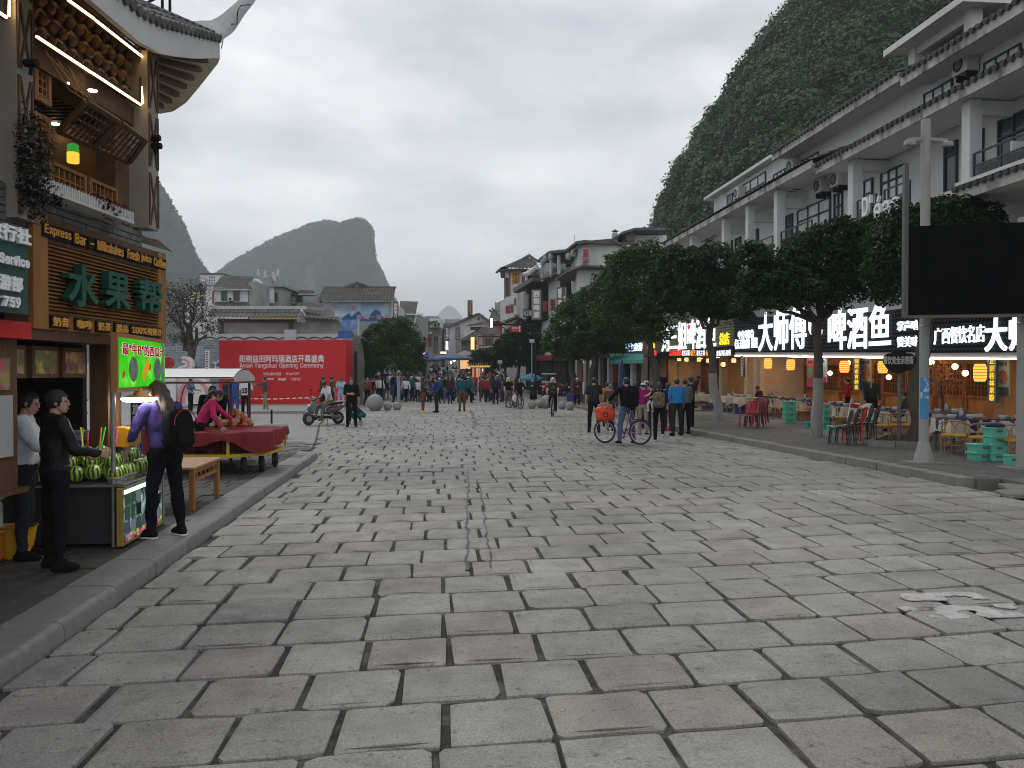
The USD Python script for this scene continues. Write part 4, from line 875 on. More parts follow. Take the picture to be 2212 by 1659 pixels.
usdkit.material(stage,'/World/Looks/blue_grey_brickwork',{'tc':('texture_coordinate',{}),'sx':('separate_xyz',{}),'cx':('combine_xyz',{}),'b':('brick_texture',{'scale':1.0,'brick_width':0.5,'row_height':0.16,'mortar_size':0.012,'color1':(.20,.23,.27),'color2':(.13,.15,.18),'mortar':(.33,.34,.35),'bias':0.0}),'n':('noise_texture',{'scale':0.9,'detail':5.0}),'mm':('mix',{'mix_type':'multiply','fac':0.8}),'r':('rgb_ramp',{'ramp':[(0.3,(.7,.7,.7)),(0.7,(1.3,1.3,1.3))]}),'p':('principled_bsdf',{'roughness':0.85})},[('tc.object','sx.vector'),('sx.x','cx.x'),('sx.z','cx.y'),('cx.vector','b.vector'),('tc.object','n.vector'),('n.fac','r.fac'),('b.color','mm.color1'),('r.color','mm.color2'),('mm.color','p.base_color')],surface='p.BSDF')
gw=thing('courtyard_wall','blue grey brick courtyard wall with tiled gate roof behind the red board','wall',base_at(560,55))
m=MB();WPl.boxd(m,330,700,736,1000,-.4,0);v_,f_=m.arr();
m=MB();a,zt=WPl.sz(330,735);b,_=WPl.sz(742,735);WPl.box(m,a,b,0,zt,-.5,0);part(gw,'wall',m,'/World/Looks/blue_grey_brickwork')
M_gplast=mat('stained_grey_render',(0.25,0.245,0.23),0.85,0.18,.8,spots=((.14,.135,.125),.5,.5,.7))
m=MB();WPl.boxd(m,440,721,738,735,-.5,.03);part(gw,'coping',m,M_whitewash)
m=MB();WPl.boxd(m,614,712,639,735,-.4,.12);part(gw,'pier',m,mat('pale_pier',(.42,.43,.48),.8,.1,2))
m=MB();WPl.boxd(m,470,696,736,721,-.9,-.45);part(gw,'wall',m,M_gplast)
wv=[]
for k in range(140):
 x=440+k*2.1;wv.append(WPl.hit(x,733-5*abs(math.sin(k*.21+.8*math.sin(k*.05))),.08))
part(gw,'wavy_bar',MB().tube(wv,.03,5),M_black)
GPl=front(56,555)
def slope_d(t,pl,xa,ya,ta,xb,yb,tb,xc,yc,tc,xd,yd,td,mt,pitch=.28,course=.5,lift=.07,name='roof_tiles'):
 part(t,name,tiled_slope(pl.hit(xa,ya,ta),pl.hit(xb,yb,tb),pl.hit(xc,yc,tc),pl.hit(xd,yd,td),pitch,course,lift),mt,kind='stuff')
M_tile2=mat('mossy_grey_tile',(0.085,0.083,0.075),0.85,0.35,2.0,spots=((.2,.195,.18),.8,.54,.72))
slope_d(gw,GPl,447,687,1.3,655,686,1.3,652,668,0,455,668,0,M_tile2)
slope_d(gw,GPl,655,686,-1.3,447,687,-1.3,455,668,0,652,668,0,M_tile2)
m=MB();GPl.boxd(m,455,661,660,668,-.16,.16);part(gw,'ridge',m,M_whitewash)
m=MB();GPl.boxd(m,540,685.5,646,689.5,1.12,1.22);part(gw,'eave_board',m,mat('yellow_eave',(.5,.38,.12),.7))
for x in(474,624):
 m=MB();GPl.boxd(m,x,688,x+9,722,.2,.6);part(gw,'gate_post',m,mat('dark_gate_timber',(.06,.045,.03),.7))
m=MB();GPl.boxd(m,470,689,636,696,.1,.7);part(gw,'gate_beam',m,mat('dark_gate_timber',(.06,.045,.03),.7))
slope_d(gw,GPl,488,706,-.8,618,706,-.8,616,695,-2,492,695,-2,M_tile2)
m=MB();a,zt=GPl.sz(489,705,-2.2);b,_=GPl.sz(618,705,-2.2);GPl.box(m,a,b,3,zt+.1,-2.6,-2.1);part(gw,'wall',m,M_gplast)
m=MB();GPl.boxd(m,490,694,520,703,-.7,-.66);part(gw,'red_notice',m,col('brick_notice',(.4,.12,.08)))
slope_d(gw,GPl,655,688,1.0,738,694,1.0,730,685,0,660,683,0,M_tile2)
m=MB();GPl.boxd(m,661,683,735,696,-.3,.1);part(gw,'ridge',m,M_whitewash)
m=MB();g_=[GPl.hit(647,690,1.1),GPl.hit(652,668,1.1),GPl.hit(661,686,1.1)];m.tube([GPl.hit(645,688,1.3),GPl.hit(652,670,.2)],.1,6);m.tube([GPl.hit(652,670,.2),GPl.hit(662,690,.2)],.1,6);part(gw,'gable_edge',m,M_whitewash)
M_white_h=mat('white_house_render',(0.58,0.585,0.58),0.85,0.07,.6,spots=((.4,.4,.39),.35,.55,.8))
M_grey_h=mat('grey_house_render',(0.28,0.275,0.265),0.85,0.12,.6,spots=((.17,.165,.155),.4,.5,.75))
M_win=mat('dark_window',(0.025,0.028,0.03),0.15,0.1,1,spec=.6)
M_frame=mat('window_frame',(0.12,0.10,0.08),0.6)
def block(t,pl,x0,y0,x1,y1,depth,mt,t0=0.0,name='wall',zb=None):
 m=MB();a,zt=pl.sz(x0,y0,t0);b,z0=pl.sz(x1,y1,t0);pl.box(m,a,b,z0 if zb is None else zb,zt,t0-depth,t0);return part(t,name,m,mt)
def window(t,pl,x0,y0,x1,y1,bars=1,tt=.0,mt=None,fm=None,name='window'):
 a,zt=pl.sz(x0,y0,tt);b,zb=pl.sz(x1,y1,tt);w=min(.06,(b-a)*.12);m=MB()
 for s in(a,b-w):pl.box(m,s,s+w,zb,zt,tt,tt+.06)
 for z in(zb,zt-w):pl.box(m,a+w,b-w,z,z+w,tt,tt+.055)
 for i in range(1,bars+1):s=a+(b-a)*i/(bars+1);pl.box(m,s-w/2,s+w/2,zb+w,zt-w,tt,tt+.05)
 f=part(t,name,m,fm or M_frame);m=MB();pl.box(m,a+w,b-w,zb+w,zt-w,tt+.002,tt+.02);part(f,'pane',m,mt or M_win);return f
def aircon(pl,x0,y0,x1,y1,tt,label):
 t=thing('air_conditioner',label,'air conditioner',pl.hit((x0+x1)/2,y1,tt),group=None);a,zt=pl.sz(x0,y0,tt+.35);b,zb=pl.sz(x1,y1,tt+.35)
 m=MB();pl.box(m,a,b,zb,zt,tt+.02,tt+.35);part(t,'casing',m,mat('cream_casing',(.5,.5,.47),.5));c=pl.pt(a+(b-a)*.4,(zb+zt)/2,tt+.352);r=(zt-zb)*.36
 part(t,'fan_grille',MB().torus(c,r*.8,r*.2,pl.n,16,5),M_black);part(t,'fan',MB().cyl(c-pl.n*.01,c+pl.n*.004,r*.6,12),M_black)
 m=MB();pl.box(m,a+.05,b-.05,zb-.05,zb-.01,tt,tt+.3);part(t,'bracket',m,M_black);return t
H1=front(82,440);h=thing('white_house','white stepped gable house with black characters behind the blossom tree','house',base_at(440,82))
block(h,H1,400,627,476,800,6,M_white_h,zb=0);block(h,H1,432,592,482,627,5,M_white_h)
m=MB();H1.boxd(m,431,590,483,593,-5,.1);H1.boxd(m,425,615,482,617,-.1,.12);part(h,'coping',m,M_tile2)
for i in range(3):
 for j in range(3):m=MB();H1.boxd(m,452+i*5,598+j*6,454.5+i*5,601+j*6,-.05,.02);part(h,'vent',m,M_win)
part(h,'lettering',text_d(H1,'西街',431,623,445,655,.01,.03,bold=2,vertical=True),M_black)
m=MB();H1.boxd(m,412,625,430,642,-.01,.05);part(h,'yellow_motif',m,col('yellow_motif',(.55,.38,.08)))
H2=front(74,500);h=thing('white_house','white two-window house with grey tiled roof above the gate','house',base_at(500,74))
block(h,H2,460,624,536,800,5,M_white_h,zb=0);slope_d(h,H2,457,625,.6,540,624,.6,547,598,-2.6,478,597,-2.6,M_tile2);slope_d(h,H2,540,625,-5.6,457,625,-5.6,478,597,-2.6,547,598,-2.6,M_tile2)
m=MB();H2.boxd(m,459,623.5,537,627,.0,.5);part(h,'eave',m,M_white_h)
block(h,H2,537,609,551,800,4.5,M_grey_h,zb=0,t0=.02)
window(h,H2,478,628,491,650);window(h,H2,504,628,518,650);slope_d(h,H2,462,662,1.2,537,662,1.2,535,653,.05,466,653,.05,M_tile2)
aircon(H2,493,642,503,650,0,'white air conditioner between the two dark windows of the white house')
m=MB();H2.boxd(m,458,629,461,656,.0,.1);part(h,'red_banner',m,M_red)
H3=front(80,580);h=thing('concrete_house','stained concrete house carrying rooftop aerials','house',base_at(580,80))
block(h,H3,549,614,610,800,6,M_grey_h,zb=0);block(h,H3,565,619,592,655,.3,M_white_h,t0=.2)
m=MB();H3.boxd(m,562,614,612,619,-6,.5);part(h,'roof_slab',m,M_grey_h)
m=MB();m.tube([H3.hit(549,606,.2),H3.hit(556,607,.2),H3.hit(566,613,.2)],.18,8);part(h,'flue',m,M_white_h)
window(h,H3,594,632,600,652,1)
at=thing('phone_aerials','group of grey rooftop mobile phone aerials','aerial',H3.hit(580,614,-2))
for x,y0,y1 in((558,586,607),(573,589,614),(591,592,614),(600,586,614),(594,596,614)):
 part(at,'mast',MB().cyl(H3.hit(x,614,-2),H3.hit(x,y0,-2),.06,6),M_steel);c=H3.hit(x,y0+4,-1.9);part(at,'antenna',MB().cbox(c,(.28,.2,.75),.05),mat('aerial_grey',(.42,.42,.42),.6))
m=MB();H3.boxd(m,580,597,587,614,-3,-2);part(at,'water_tank',m,M_grey_h)
H4=front(84,645);h=thing('grey_house','low grey house with flat tiled roof and two air conditioners','house',base_at(645,84))
block(h,H4,608,637,690,800,6,M_grey_h,zb=0);m=MB();a,z=H4.sz(606,636,.8);b,_=H4.sz(680,636,.8)
slope_d(h,H4,606,636,.9,682,636,.9,676,628,-3,612,628,-3,M_tile2)
window(h,H4,640,639,651,653,1);block(h,H4,655,640,690,800,1.5,M_grey_h,t0=1.4,zb=0)
aircon(H4,626,643,636,648.5,0,'upper air conditioner on the low grey house');aircon(H4,626,651,636,656,0,'lower air conditioner on the low grey house')
m=MB()
for k in range(9):m.ell(H4.hit(668+k*7,660+8*math.sin(k*1.7),.8),(1.2,.6,.8),8)
H5=front(90,640);h=thing('tiled_shed','dark tiled roofs huddled behind the gate','house',base_at(660,66));Hs=front(66,660)
block(h,Hs,640,664,700,800,4,M_grey_h,zb=0);slope_d(h,Hs,632,668,1.2,700,684,1.2,700,656,-3,645,655,-3,M_tile2)
H6=front(75,770);mh=thing('mural_house','long dark-roofed house with a painted blue river landscape on its gable wall','house',base_at(770,75))
block(mh,H6,697,652,846,900,9,M_white_h,zb=0)
slope_d(mh,H6,684,652,1.0,850,653,1.0,854,622,-4.2,700,620,-4.2,M_tile2,.3,.5,.09)
slope_d(mh,H6,850,653,-9.6,684,652,-9.6,700,620,-4.2,854,622,-4.2,M_tile2,.3,.5,.09)
m=MB();H6.boxd(m,699,618.5,855,622,-4.4,-4.0);part(mh,'ridge',m,M_tile2)
m=MB();p=[H6.hit(x,y,-4.0)for x,y in((745,621),(762,615),(770,611.5),(778,615),(795,621))];m.tube(p,.22,6);m.cyl(H6.hit(770,612,-4),H6.hit(770,607,-4),.08,6,.02);part(mh,'ridge_crest',m,M_tile2)
m=MB();e1,e2,e3=H6.hit(846,655,-.1),H6.hit(846,655,-8.9),H6.hit(851,626,-4.2);m.add(np.array([e1,e2,e3,e1+[-.2,0,0],e2+[-.2,0,0],e3+[-.2,0,0]]),[[0,1,2],[3,5,4],[0,3,4],[0,4,1]]);part(mh,'gable',m,M_white_h)
mp=thing('painted_landscape','painted mural of blue hills and river with pink characters','mural',H6.hit(770,713,.05))
a,zt=H6.sz(698,654,.05);b,zb=H6.sz(842,716,.05);m=MB();H6.box(m,a,b,zb,zt,.01,.05)
usdkit.material(stage,'/World/Looks/mural_sky',{'tc':('texture_coordinate',{}),'n':('noise_texture',{'scale':.55,'detail':4.0}),'r':('rgb_ramp',{'ramp':[(0.35,(.62,.68,.72)),(0.55,(.35,.53,.68)),(0.7,(.16,.36,.58))]}),'p':('principled_bsdf',{'roughness':0.7})},[('tc.object','n.vector'),('n.fac','r.fac'),('r.color','p.base_color')],surface='p.BSDF')
part(mp,'sky_sheet',m,'/World/Looks/mural_sky');zr=lambda y:H6.sz(770,y,.06)[1];xr=lambda x:H6.sz(x,690,.06)[0]
for pts,c,nme in(([(705,690),(712,680),(718,678),(724,684),(735,689),(748,680),(754,677),(760,684),(768,676),(776,672),(783,684),(795,690),(803,675),(812,669),(820,672),(826,684),(842,690),(842,698),(705,698)],(.03,.12,.30),'far_hills'),([(698,697),(842,693),(842,716),(698,716)],(.05,.22,.38),'river'),([(770,705),(790,700),(800,704),(815,710),(805,716),(775,716)],(.55,.62,.6),'village'),([(812,716),(842,706),(842,716)],(.06,.16,.10),'bank')):
 m=MB();m.prism([(xr(x),zr(y))for x,y in pts],H6.pt(0,0,.051+.004*('river'==nme)+.008*(nme in('village','bank'))),H6.e,[0,0,1],.003);part(mp,nme,m,mat('mural_'+nme,c,.7,.35,1.2))
part(mp,'lettering',text_d(H6,'阳朔山水美',703,660,770,672,.07,.01,bold=1),col('mural_pink',(.60,.32,.36)))
part(mp,'lettering',text_d(H6,'客民一家亲',769,679,840,690,.07,.01,bold=1),col('mural_pink',(.60,.32,.36)))
m=MB();H6.boxd(m,844,653,848,712,-.1,.2);part(mh,'corner_pilaster',m,M_white_h)
side=PL(H6.hit(848,700,0),H6.hit(848,700,0)+np.array([1.2,20,0]));S0=side.sz(848,700)[0];sv=side.hit
dh=thing('balcony_house','dark two-storey balconied house running down the left of the street','house',sv(870,760))
m=MB();L1=side.sz(904,700)[0];zg=.5
for i,(nm,z0,z1,t0,t1,mt)in enumerate((('wall',0,6.6,-5,-1.4,M_grey_h),('shopfront_beam',3.3,3.75,-1.4,.3,M_frame),('balcony_floor',4.0,4.15,-1.4,.1,M_frame))):
 m=MB();side.box(m,L1,S0-.2,z0,z1,t0,t1);part(dh,nm,m,mt)
n=12
for i in range(n+1):
 s=L1+(S0-.25-L1)*i/n;m=MB();side.box(m,s-.07,s+.07,0,6.6,-.1,.06);part(dh,'post',m,M_woodd if i%2 else M_frame)
 if i<n:
  s2=L1+(S0-.25-L1)*(i+.5)/n;w=(S0-.25-L1)/n;arch=[]
  for k in range(13):th=np.pi*k/12;arch.append(side.pt(s2+math.cos(th)*w*.42,5.6+math.sin(th)*.7,0))
  part(dh,'arch',MB().tube(arch,.06,5),M_grey_h)
  for j in range(6):m=MB();s=L1+w*(i+(j+.5)/6);side.box(m,s-.02,s+.02,4.15,4.95,-.02,.02);part(dh,'baluster',m,M_frame)
  m=MB();side.box(m,s2-w*.3,s2+w*.3,4.2,6.0,-1.39,-1.36);part(dh,'shutter',m,M_win)
m=MB();side.box(m,L1,S0,4.95,5.05,-.04,.04);part(dh,'handrail',m,M_frame)
part(dh,'roof_tiles',tiled_slope(side.pt(L1-.3,6.5,.7),side.pt(S0,6.5,.7),side.pt(S0,7.4,-1.4),side.pt(L1-.3,7.4,-1.4),.3,.5,.08),M_tile2,kind='stuff')
part(dh,'roof_tiles',tiled_slope(side.pt(L1-.3,3.5,1.3),side.pt(S0,3.5,1.3),side.pt(S0,4.0,.1),side.pt(L1-.3,4.0,.1),.3,.5,.08),M_tile2,kind='stuff')
vs=thing('hanging_sign','tall black sign with white characters at the corner of the mural house','sign',H6.hit(854,690,.6));VP_=front(74,854)
m=MB();VP_.boxd(m,849,651,860.5,690,-.12,0);part(vs,'board',m,M_frame);part(vs,'lettering',text_d(VP_,'西街酒店',851,656,858.5,686,.002,.02,bold=2,vertical=True),M_wpr)
H7=front(98,895);h=thing('gabled_house','grey-roofed white gabled house beyond the balconied one','house',base_at(895,98))
block(h,H7,862,680,907,900,10,M_grey_h,zb=0);a=H7.hit(862,678,1);b=H7.hit(898,680,1)
slope_d(h,H7,862,679,1,898,680,1,903,652,-5,864,651,-5,M_tile2)
m=MB();g=[H7.hit(893,700,.3),H7.hit(908,680,-9),H7.hit(904,652,-5),H7.hit(897,680,.3)];m.hexa([g[0],H7.hit(908,700,-9),g[1],g[3],g[0]+[.2,0,0],H7.hit(908,700,-9)+[.2,0,0],g[1]+[.2,0,0],g[3]+[.2,0,0]]);part(h,'gable',m,M_white_h)
bp_=thing('river_board','blue river-picture panel leaning beside the end of the red board','panel',D3(752,716,52));Q=front(52,752)
m=MB();Q.quadd(m,[(738,692),(772,690),(774,712),(733,713)],-.1,0);part(bp_,'sheet',m,mat('blue_print',(.10,.22,.42),.6,.5,1.5,spots=((.35,.45,.55),2.0,.5,.65)))
m=MB();Q.quadd(m,[(730,715),(760,714),(768,731),(730,731)],-.1,.0);part(bp_,'lower_sheet',m,mat('blue_print_deep',(.03,.10,.30),.6,.4,1.5))
m=MB();Q.boxd(m,772,689,775,735,-.1,.1);Q.boxd(m,740,731,742,860,-.1,.0);part(bp_,'pole',m,M_whitewash)
rk=thing('stone_pillar','rough dark mossy stone pillar at the end of the red board','pillar',base_at(768,50.5));c=base_at(769,50.5)
v_=MB().lathe([(.55,0),(.5,.8),(.42,1.7),(.46,2.6),(.36,3.6),(.2,4.2),(0,4.25)],c,20);vv,ff=v_.arr();vv[:,:2]+=(meshkit.fbm(vv*1.6,3,4)-.5)[:,None]*.35;part(rk,'rock',(vv,ff),mat('mossy_rock',(.10,.105,.085),.9,.35,2,bump=.4),smooth=True)
SP=front(44,420);M_foam=mat('white_foam_sculpture',(.60,.59,.585),.9,.12,4,bump=.4,bscale=20);M_pink=mat('pink_band',(.55,.25,.26),.8,.15,5)
sc=thing('foam_sculpture','white foam sculpture with pink stripes, curled tail and arched body','sculpture',base_at(420,44))
def sweep(pts,w,name,mt,t0,t1):
 p=np.array([SP.sz(x,y)for x,y in pts]);g=shapely.LineString(p).buffer(w,cap_style='flat');m=MB();m.prism(g,SP.pt(0,0,t0),SP.e,[0,0,1],t1-t0);part(sc,name,m,mt)
tail=[(396,777),(404,777),(410,783),(411,790),(405,795),(394,797),(389,803),(392,807),(402,806),(418,808)]
sweep(tail,.17,'tail',M_foam,-.25,.2);sweep(tail,.06,'tail_band',M_pink,-.26,.215)
th=np.linspace(0,np.pi,30);body=[(430-30*math.cos(t),872-54*math.sin(t))for t in th]
m=MB();m.prism([SP.sz(*q)for q in body],SP.pt(0,0,-.5),SP.e,[0,0,1],.9);part(sc,'body',m,M_foam)
sweep([(430-27*math.cos(t),872-49*math.sin(t))for t in th],.09,'body_band',M_pink,.3,.42)
sweep([(382,870),(384,845),(392,820),(400,812)],.35,'flank',M_foam,-.3,.1);sweep([(392,868),(396,845),(403,830),(412,826)],.07,'flank_band',M_pink,.1,.42)
m=MB();SP.boxd(m,352,797,380,872,-.5,.3);part(sc,'pedestal',m,M_foam)
rd=thing('red_disc','round red lucky disc standing on the white foam pedestal','disc',SP.hit(364,797,0));c=SP.hit(364,784,0)
part(rd,'disc',MB().cyl(c-SP.n*.06,c+SP.n*.06,.30,28),mat('lacquer_red',(.45,.015,.01),.4));part(rd,'rim',MB().torus(c+SP.n*.06,.28,.025,SP.n,28,6),mat('deep_red',(.25,.01,.01),.5));part(rd,'boss',MB().torus(c+SP.n*.065,.12,.03,SP.n,20,6),mat('deep_red',(.25,.01,.01),.5))
hp=thing('height_post','black and white graduated post against the brick wall','post',base_at(447,50));HPp=front(50,447)
m=MB();HPp.boxd(m,443,757,452,860,-.1,0);part(hp,'post',m,M_white_l)
for k in range(18):m=MB();HPp.boxd(m,444,760+k*5,449,762+k*5,.001,.01);part(hp,'mark',m,M_black)
bs=thing('blue_star','blue and white star sign half hidden by the red board','sign',HPp.hit(468,802,-1));st_=[]
for k in range(10):r=13 if k%2==0 else 5.5;st_.append(HPp.sz(471+r*math.sin(k*math.pi/5+.2),788-r*math.cos(k*math.pi/5+.2),-2))
m=MB();m.prism(Polygon(st_),HPp.pt(0,0,-2.1),HPp.e,[0,0,1],.08);part(bs,'edge',m,M_white_l);m=MB();m.prism(Polygon(st_).buffer(-.06),HPp.pt(0,0,-2.02),HPp.e,[0,0,1],.02);part(bs,'face',m,col('star_blue',(.03,.08,.35)))
hd=thing('clipped_shrub','small dark shrub beside the foot of the red board','shrub',base_at(464,47.5));q=np.random.default_rng(3);d_=q.normal(size=(500,3));d_/=np.linalg.norm(d_,axis=1,keepdims=True)
part(hd,'foliage',leaves(base_at(464,47.5)+[0,0,.45]+d_*np.array([.3,.3,.42]),d_,.1,q),M_lf);part(hd,'stem',MB().cyl(base_at(464,47.5),base_at(464,47.5)+[0,0,.3],.04,6),M_woodd)
# -- trees
M_bark=mat('grey_bark',(0.075,0.062,0.05),0.9,0.35,5.0,bump=0.6,bscale=25,stretch=(1,1,.35))
M_lime=mat('limed_bark',(0.24,0.235,0.22),0.9,0.25,5.0,bump=0.5,bscale=25,stretch=(1,1,.35))
def limb(a,b,n,wob,q):
 p=np.linspace(a,b,n);off=q.normal(size=(n,3))*wob;off[0]=off[-1]=0;return p+off
def tree(name,label,base,blobs,r0,n,size,lm,seed,lean=None,group=None,limed=False,bl=None,inner=.35,fork=.45):
 "trunk forking to every clump; crown = leaf faces on the clumps (centre, radii), uneven"
 q=np.random.default_rng(seed);t=thing(name,label,'tree',base,group=group);base=np.array(base,float)
 c=np.array([b[0]for b in blobs]);top=c.mean(0);fk=base+(top-base)*fork+(np.array(lean)if lean is not None else 0);fk[2]=base[2]+(c[:,2].min()-base[2])*.85
 tr=limb(base,fk,7,r0*.35,q);m=MB().tube(tr,np.linspace(r0*1.25,r0*.8,7),9);part(t,'trunk',m,M_bark,smooth=50)
 if limed:part(t,'lime_wash',MB().tube(tr[:4]+np.array([0,0,0.0]),np.linspace(r0*1.25,r0*.8,7)[:4]+.006,9),M_lime,smooth=50)
 P,Dn=[],[];w=np.array([np.prod(b[1])**.67 for b in blobs]);w=w/w.sum()
 for(cc,rr),ww in zip(blobs,w):
  cc,rr=np.array(cc),np.array(rr);part(t,'limb',MB().tube(limb(fk-[0,0,.1],cc+[0,0,rr[2]*.1],6,r0*.5,q),np.linspace(r0*.55,r0*.12,6),6),M_bark,smooth=50)
  k=int(n*ww);d=q.normal(size=(k,3));d/=np.linalg.norm(d,axis=1,keepdims=True);d[:,2]=np.where(d[:,2]<-.55,-d[:,2],d[:,2])
  rad=(1-inner*q.random(k)**1.5)*(.62+.75*meshkit.noise(d*2.6+cc,seed));P.append(cc+d*rr*rad[:,None]);Dn.append(d)
 P,Dn=np.vstack(P),np.vstack(Dn)
 if bl:
  k=int(len(P)*bl[1]);i=q.permutation(len(P));part(t,'blossom',leaves(P[i[:k]],Dn[i[:k]],size*.9,q),bl[0]);P,Dn=P[i[k:]],Dn[i[k:]]
 part(t,'crown',leaves(P,Dn,size,q),lm);return t
M_leafA=leafmat('street_leaf',(0.012,0.034,0.005),(0.095,0.165,0.024));M_leafB=leafmat('fresh_street_leaf',(0.03,0.07,0.008),(0.16,0.25,0.03))
M_leafO=leafmat('olive_leaf',(0.035,0.042,0.022),(0.085,0.09,0.055));M_blos=leafmat('pale_blossom',(.24,.19,.19),(.36,.31,.31))
b0=base_at(424,46)
tree('blossom_tree','pale pink blossoming tree in front of the blue grey brick wall',b0,[(D3(392,640,46),(1.3,1.3,.9)),(D3(428,625,46.3),(.9,.9,.7)),(D3(375,690,45.5),(1.3,1.2,1.0)),(D3(432,690,46),(1.2,1.2,.9)),(D3(410,665,46.5),(1.5,1.3,1.0)),(D3(455,715,46),(.8,.8,.6)),(D3(390,735,45.8),(1.1,1.0,.6)),(D3(350,640,46),(1.2,1.2,1.0))],.26,5200,.15,M_leafO,31,bl=(M_blos,.36),inner=.8)
def tree_d(label,xb,zb,d,blobs,r0,n,size,lm,seed,**k):
 b=base_at(xb,d,zb);return tree('street_tree',label,b,[(D3(x,y,d+dd),(1.22*rx*d/FOC,rx*d/FOC*1.1,1.2*rz*d/FOC))for x,y,dd,rx,rz in blobs],r0,int(n*1.45),size*1.1,lm,seed,**k)
 # -- fruit carts
M_cloth_r=mat('dark_red_cloth',(.17,.012,.016),.85,.2,4,bump=.3,bscale=18);M_mango=mat('mango_skin',(.40,.15,.06),.5,.3,6,spots=((.45,.08,.05),7,.5,.65));M_yel=mat('yellow_painted_iron',(.45,.34,.03),.5,.2,4)
fc=thing('fruit_cart','flat fruit cart under a dark red cloth by the left kerb','cart',(-3.75,15.7,.135));E1=np.array([-3.62,14.95]);E2=np.array([-3.06,15.45]);E3=np.array([-3.0,16.6]);E0=np.array([-4.75,15.2])
top=[(-4.9,15.05),(-3.66,14.92),(-3.04,15.35),(-2.98,16.75),(-4.8,16.7)]
m=MB();m.prism(top,(0,0,.44),(1,0,0),(0,1,0),.06);part(fc,'deck',m,M_yel)
m=MB();m.prism(top,(0,0,.80),(1,0,0),(0,1,0),.04);part(fc,'tray',m,M_woodd)
for x,y in top:part(fc,'corner_post',MB().box((x*.985-.05,y*.985+.25,.64),(.045,.045,.34)),M_yel)
cl=Polygon(top).buffer(.06);xs_=np.array(cl.exterior.coords)[:-1];L=np.r_[0,np.cumsum(np.linalg.norm(np.diff(np.vstack([xs_,xs_[:1]]),axis=0),axis=1))];n=160;per=np.array([np.array(cl.exterior.interpolate(L[-1]*i/n).coords[0])for i in range(n)]);ctr=per.mean(0);rr_=np.random.default_rng(2)
ph=np.linspace(0,2*np.pi,n,endpoint=False);rings=[]
hang=.22+.10*np.sin(ph*3+1)+.06*np.sin(ph*7+.5)
for k,(sc_,dz)in enumerate(((.0,.045),(.5,.05),(.97,.045),(1.0,.03),(1.012,-.35),(1.02,-1.0))):
 fold=.022*np.sin(ph*31+2*np.sin(ph*5))*max(0,k-2)/3
 p=ctr+(per-ctr)*(sc_+fold[:,None]);z=.845+(dz if dz>0 else dz*hang)+.012*np.sin(ph*9+k);rings.append(np.c_[p,z])
v_=np.vstack(rings);f_=[[a*n+i,a*n+(i+1)%n,a*n+n+(i+1)%n,a*n+n+i]for a in range(5)for i in range(n)]
part(thing('cart_cloth','dark red cloth draped over the fruit cart','cloth',(-3.8,15.8,.5)),'cloth',(v_,np.vstack([np.array(f_)[:,[0,1,2]],np.array(f_)[:,[0,2,3]]])),M_cloth_r,smooth=True)
for x,y in((-3.45,15.25),(-3.1,16.3),(-4.6,15.4),(-4.5,16.4),(-3.2,15.55)):
 w=part(fc,'wheel',MB().torus((x,y,.285),.115,.045,(1,.35,0),22,8),mat('rubber',(.02,.02,.02),.8),smooth=True);part(w,'hub',MB().cyl((x-.03,y-.01,.285),(x+.03,y+.01,.285),.08,14),M_steel)
for i,(x,y,c_)in enumerate(((-4.0,15.12,(.22,.03,.05)),(-3.45,15.2,(.30,.07,.05)))):
 fb_=MB();q=np.random.default_rng(40+i);k=60 if i==0 else 45
 for j in range(k):p=np.array([x+q.normal()*.17,y+.12+q.normal()*.05,.56+abs(q.normal())*.07]);fb_.tube([p,p+q.normal(size=3)*.05,p+q.normal(size=3)*.08],.007,4)
 part(thing('dried_chillies',['dark red dried chillies heaped under the cart cloth','orange red dried chillies heaped under the cart cloth'][i],'chillies',(x,y+.12,.5),kind='stuff'),'strands',fb_,mat(['chilli_dark','chilli_orange'][i],c_,.5,.3,8))
cv=thing('canopy_cart','fruit cart with a curved white canopy on dark posts','cart',(-4.8,17.2,.135))
zc0,zc1=D3(520,823,17)[2],D3(500,806,17)[2]
XA,XB,YA,YB=-6.3,-3.85,16.2,18.0;prof=[(YA+(YB-YA)*t,zc0+(zc1-zc0+.06)*math.sin(math.pi*(.06+.88*t))**.8)for t in np.linspace(0,1,15)]
v_=np.array([(X,y,z)for X in(XA,XB)for y,z in prof]+[(X,y,z+.03)for X in(XA,XB)for y,z in prof]);n=15
f_=[[i,i+1,n+i+1,n+i]for i in range(n-1)]+[[2*n+i,3*n+i,3*n+i+1,2*n+i+1]for i in range(n-1)]
part(cv,'canopy',(v_,np.array(f_)),mat('white_canopy',(.60,.60,.59),.5,.06,2),smooth=40)
m=MB().add(np.array([(XB+.01,y,z+.01)for y,z in prof]+[(XB+.01,YA,zc0-.0),(XB+.01,YB,zc0)]),[[15,i,i+1]for i in range(n-1)]+[[15,14,16]]);part(cv,'canopy_end',m,mat('grey_canopy_end',(.42,.42,.41),.6))
m=MB().bar((XA,YA,zc0-.02),(XB,YA,zc0-.02),.04);m.bar((XB,YA,zc0-.02),(XB,YB,zc0-.02),.04);part(cv,'canopy_rail',m,M_woodd)
for x,y in((XB-.08,YA+.1),(XB-.08,YB-.1),(XA+.9,YA+.1)):part(cv,'post',MB().cyl((x,y,.15),(x,y,zc0),.028,8),mat('maroon_post',(.06,.012,.014),.5))
m=MB().box(((XA+XB)/2,(YA+YB)/2,.62),(XB-XA,YB-YA-.2,.5));part(cv,'body',m,M_cloth_r)
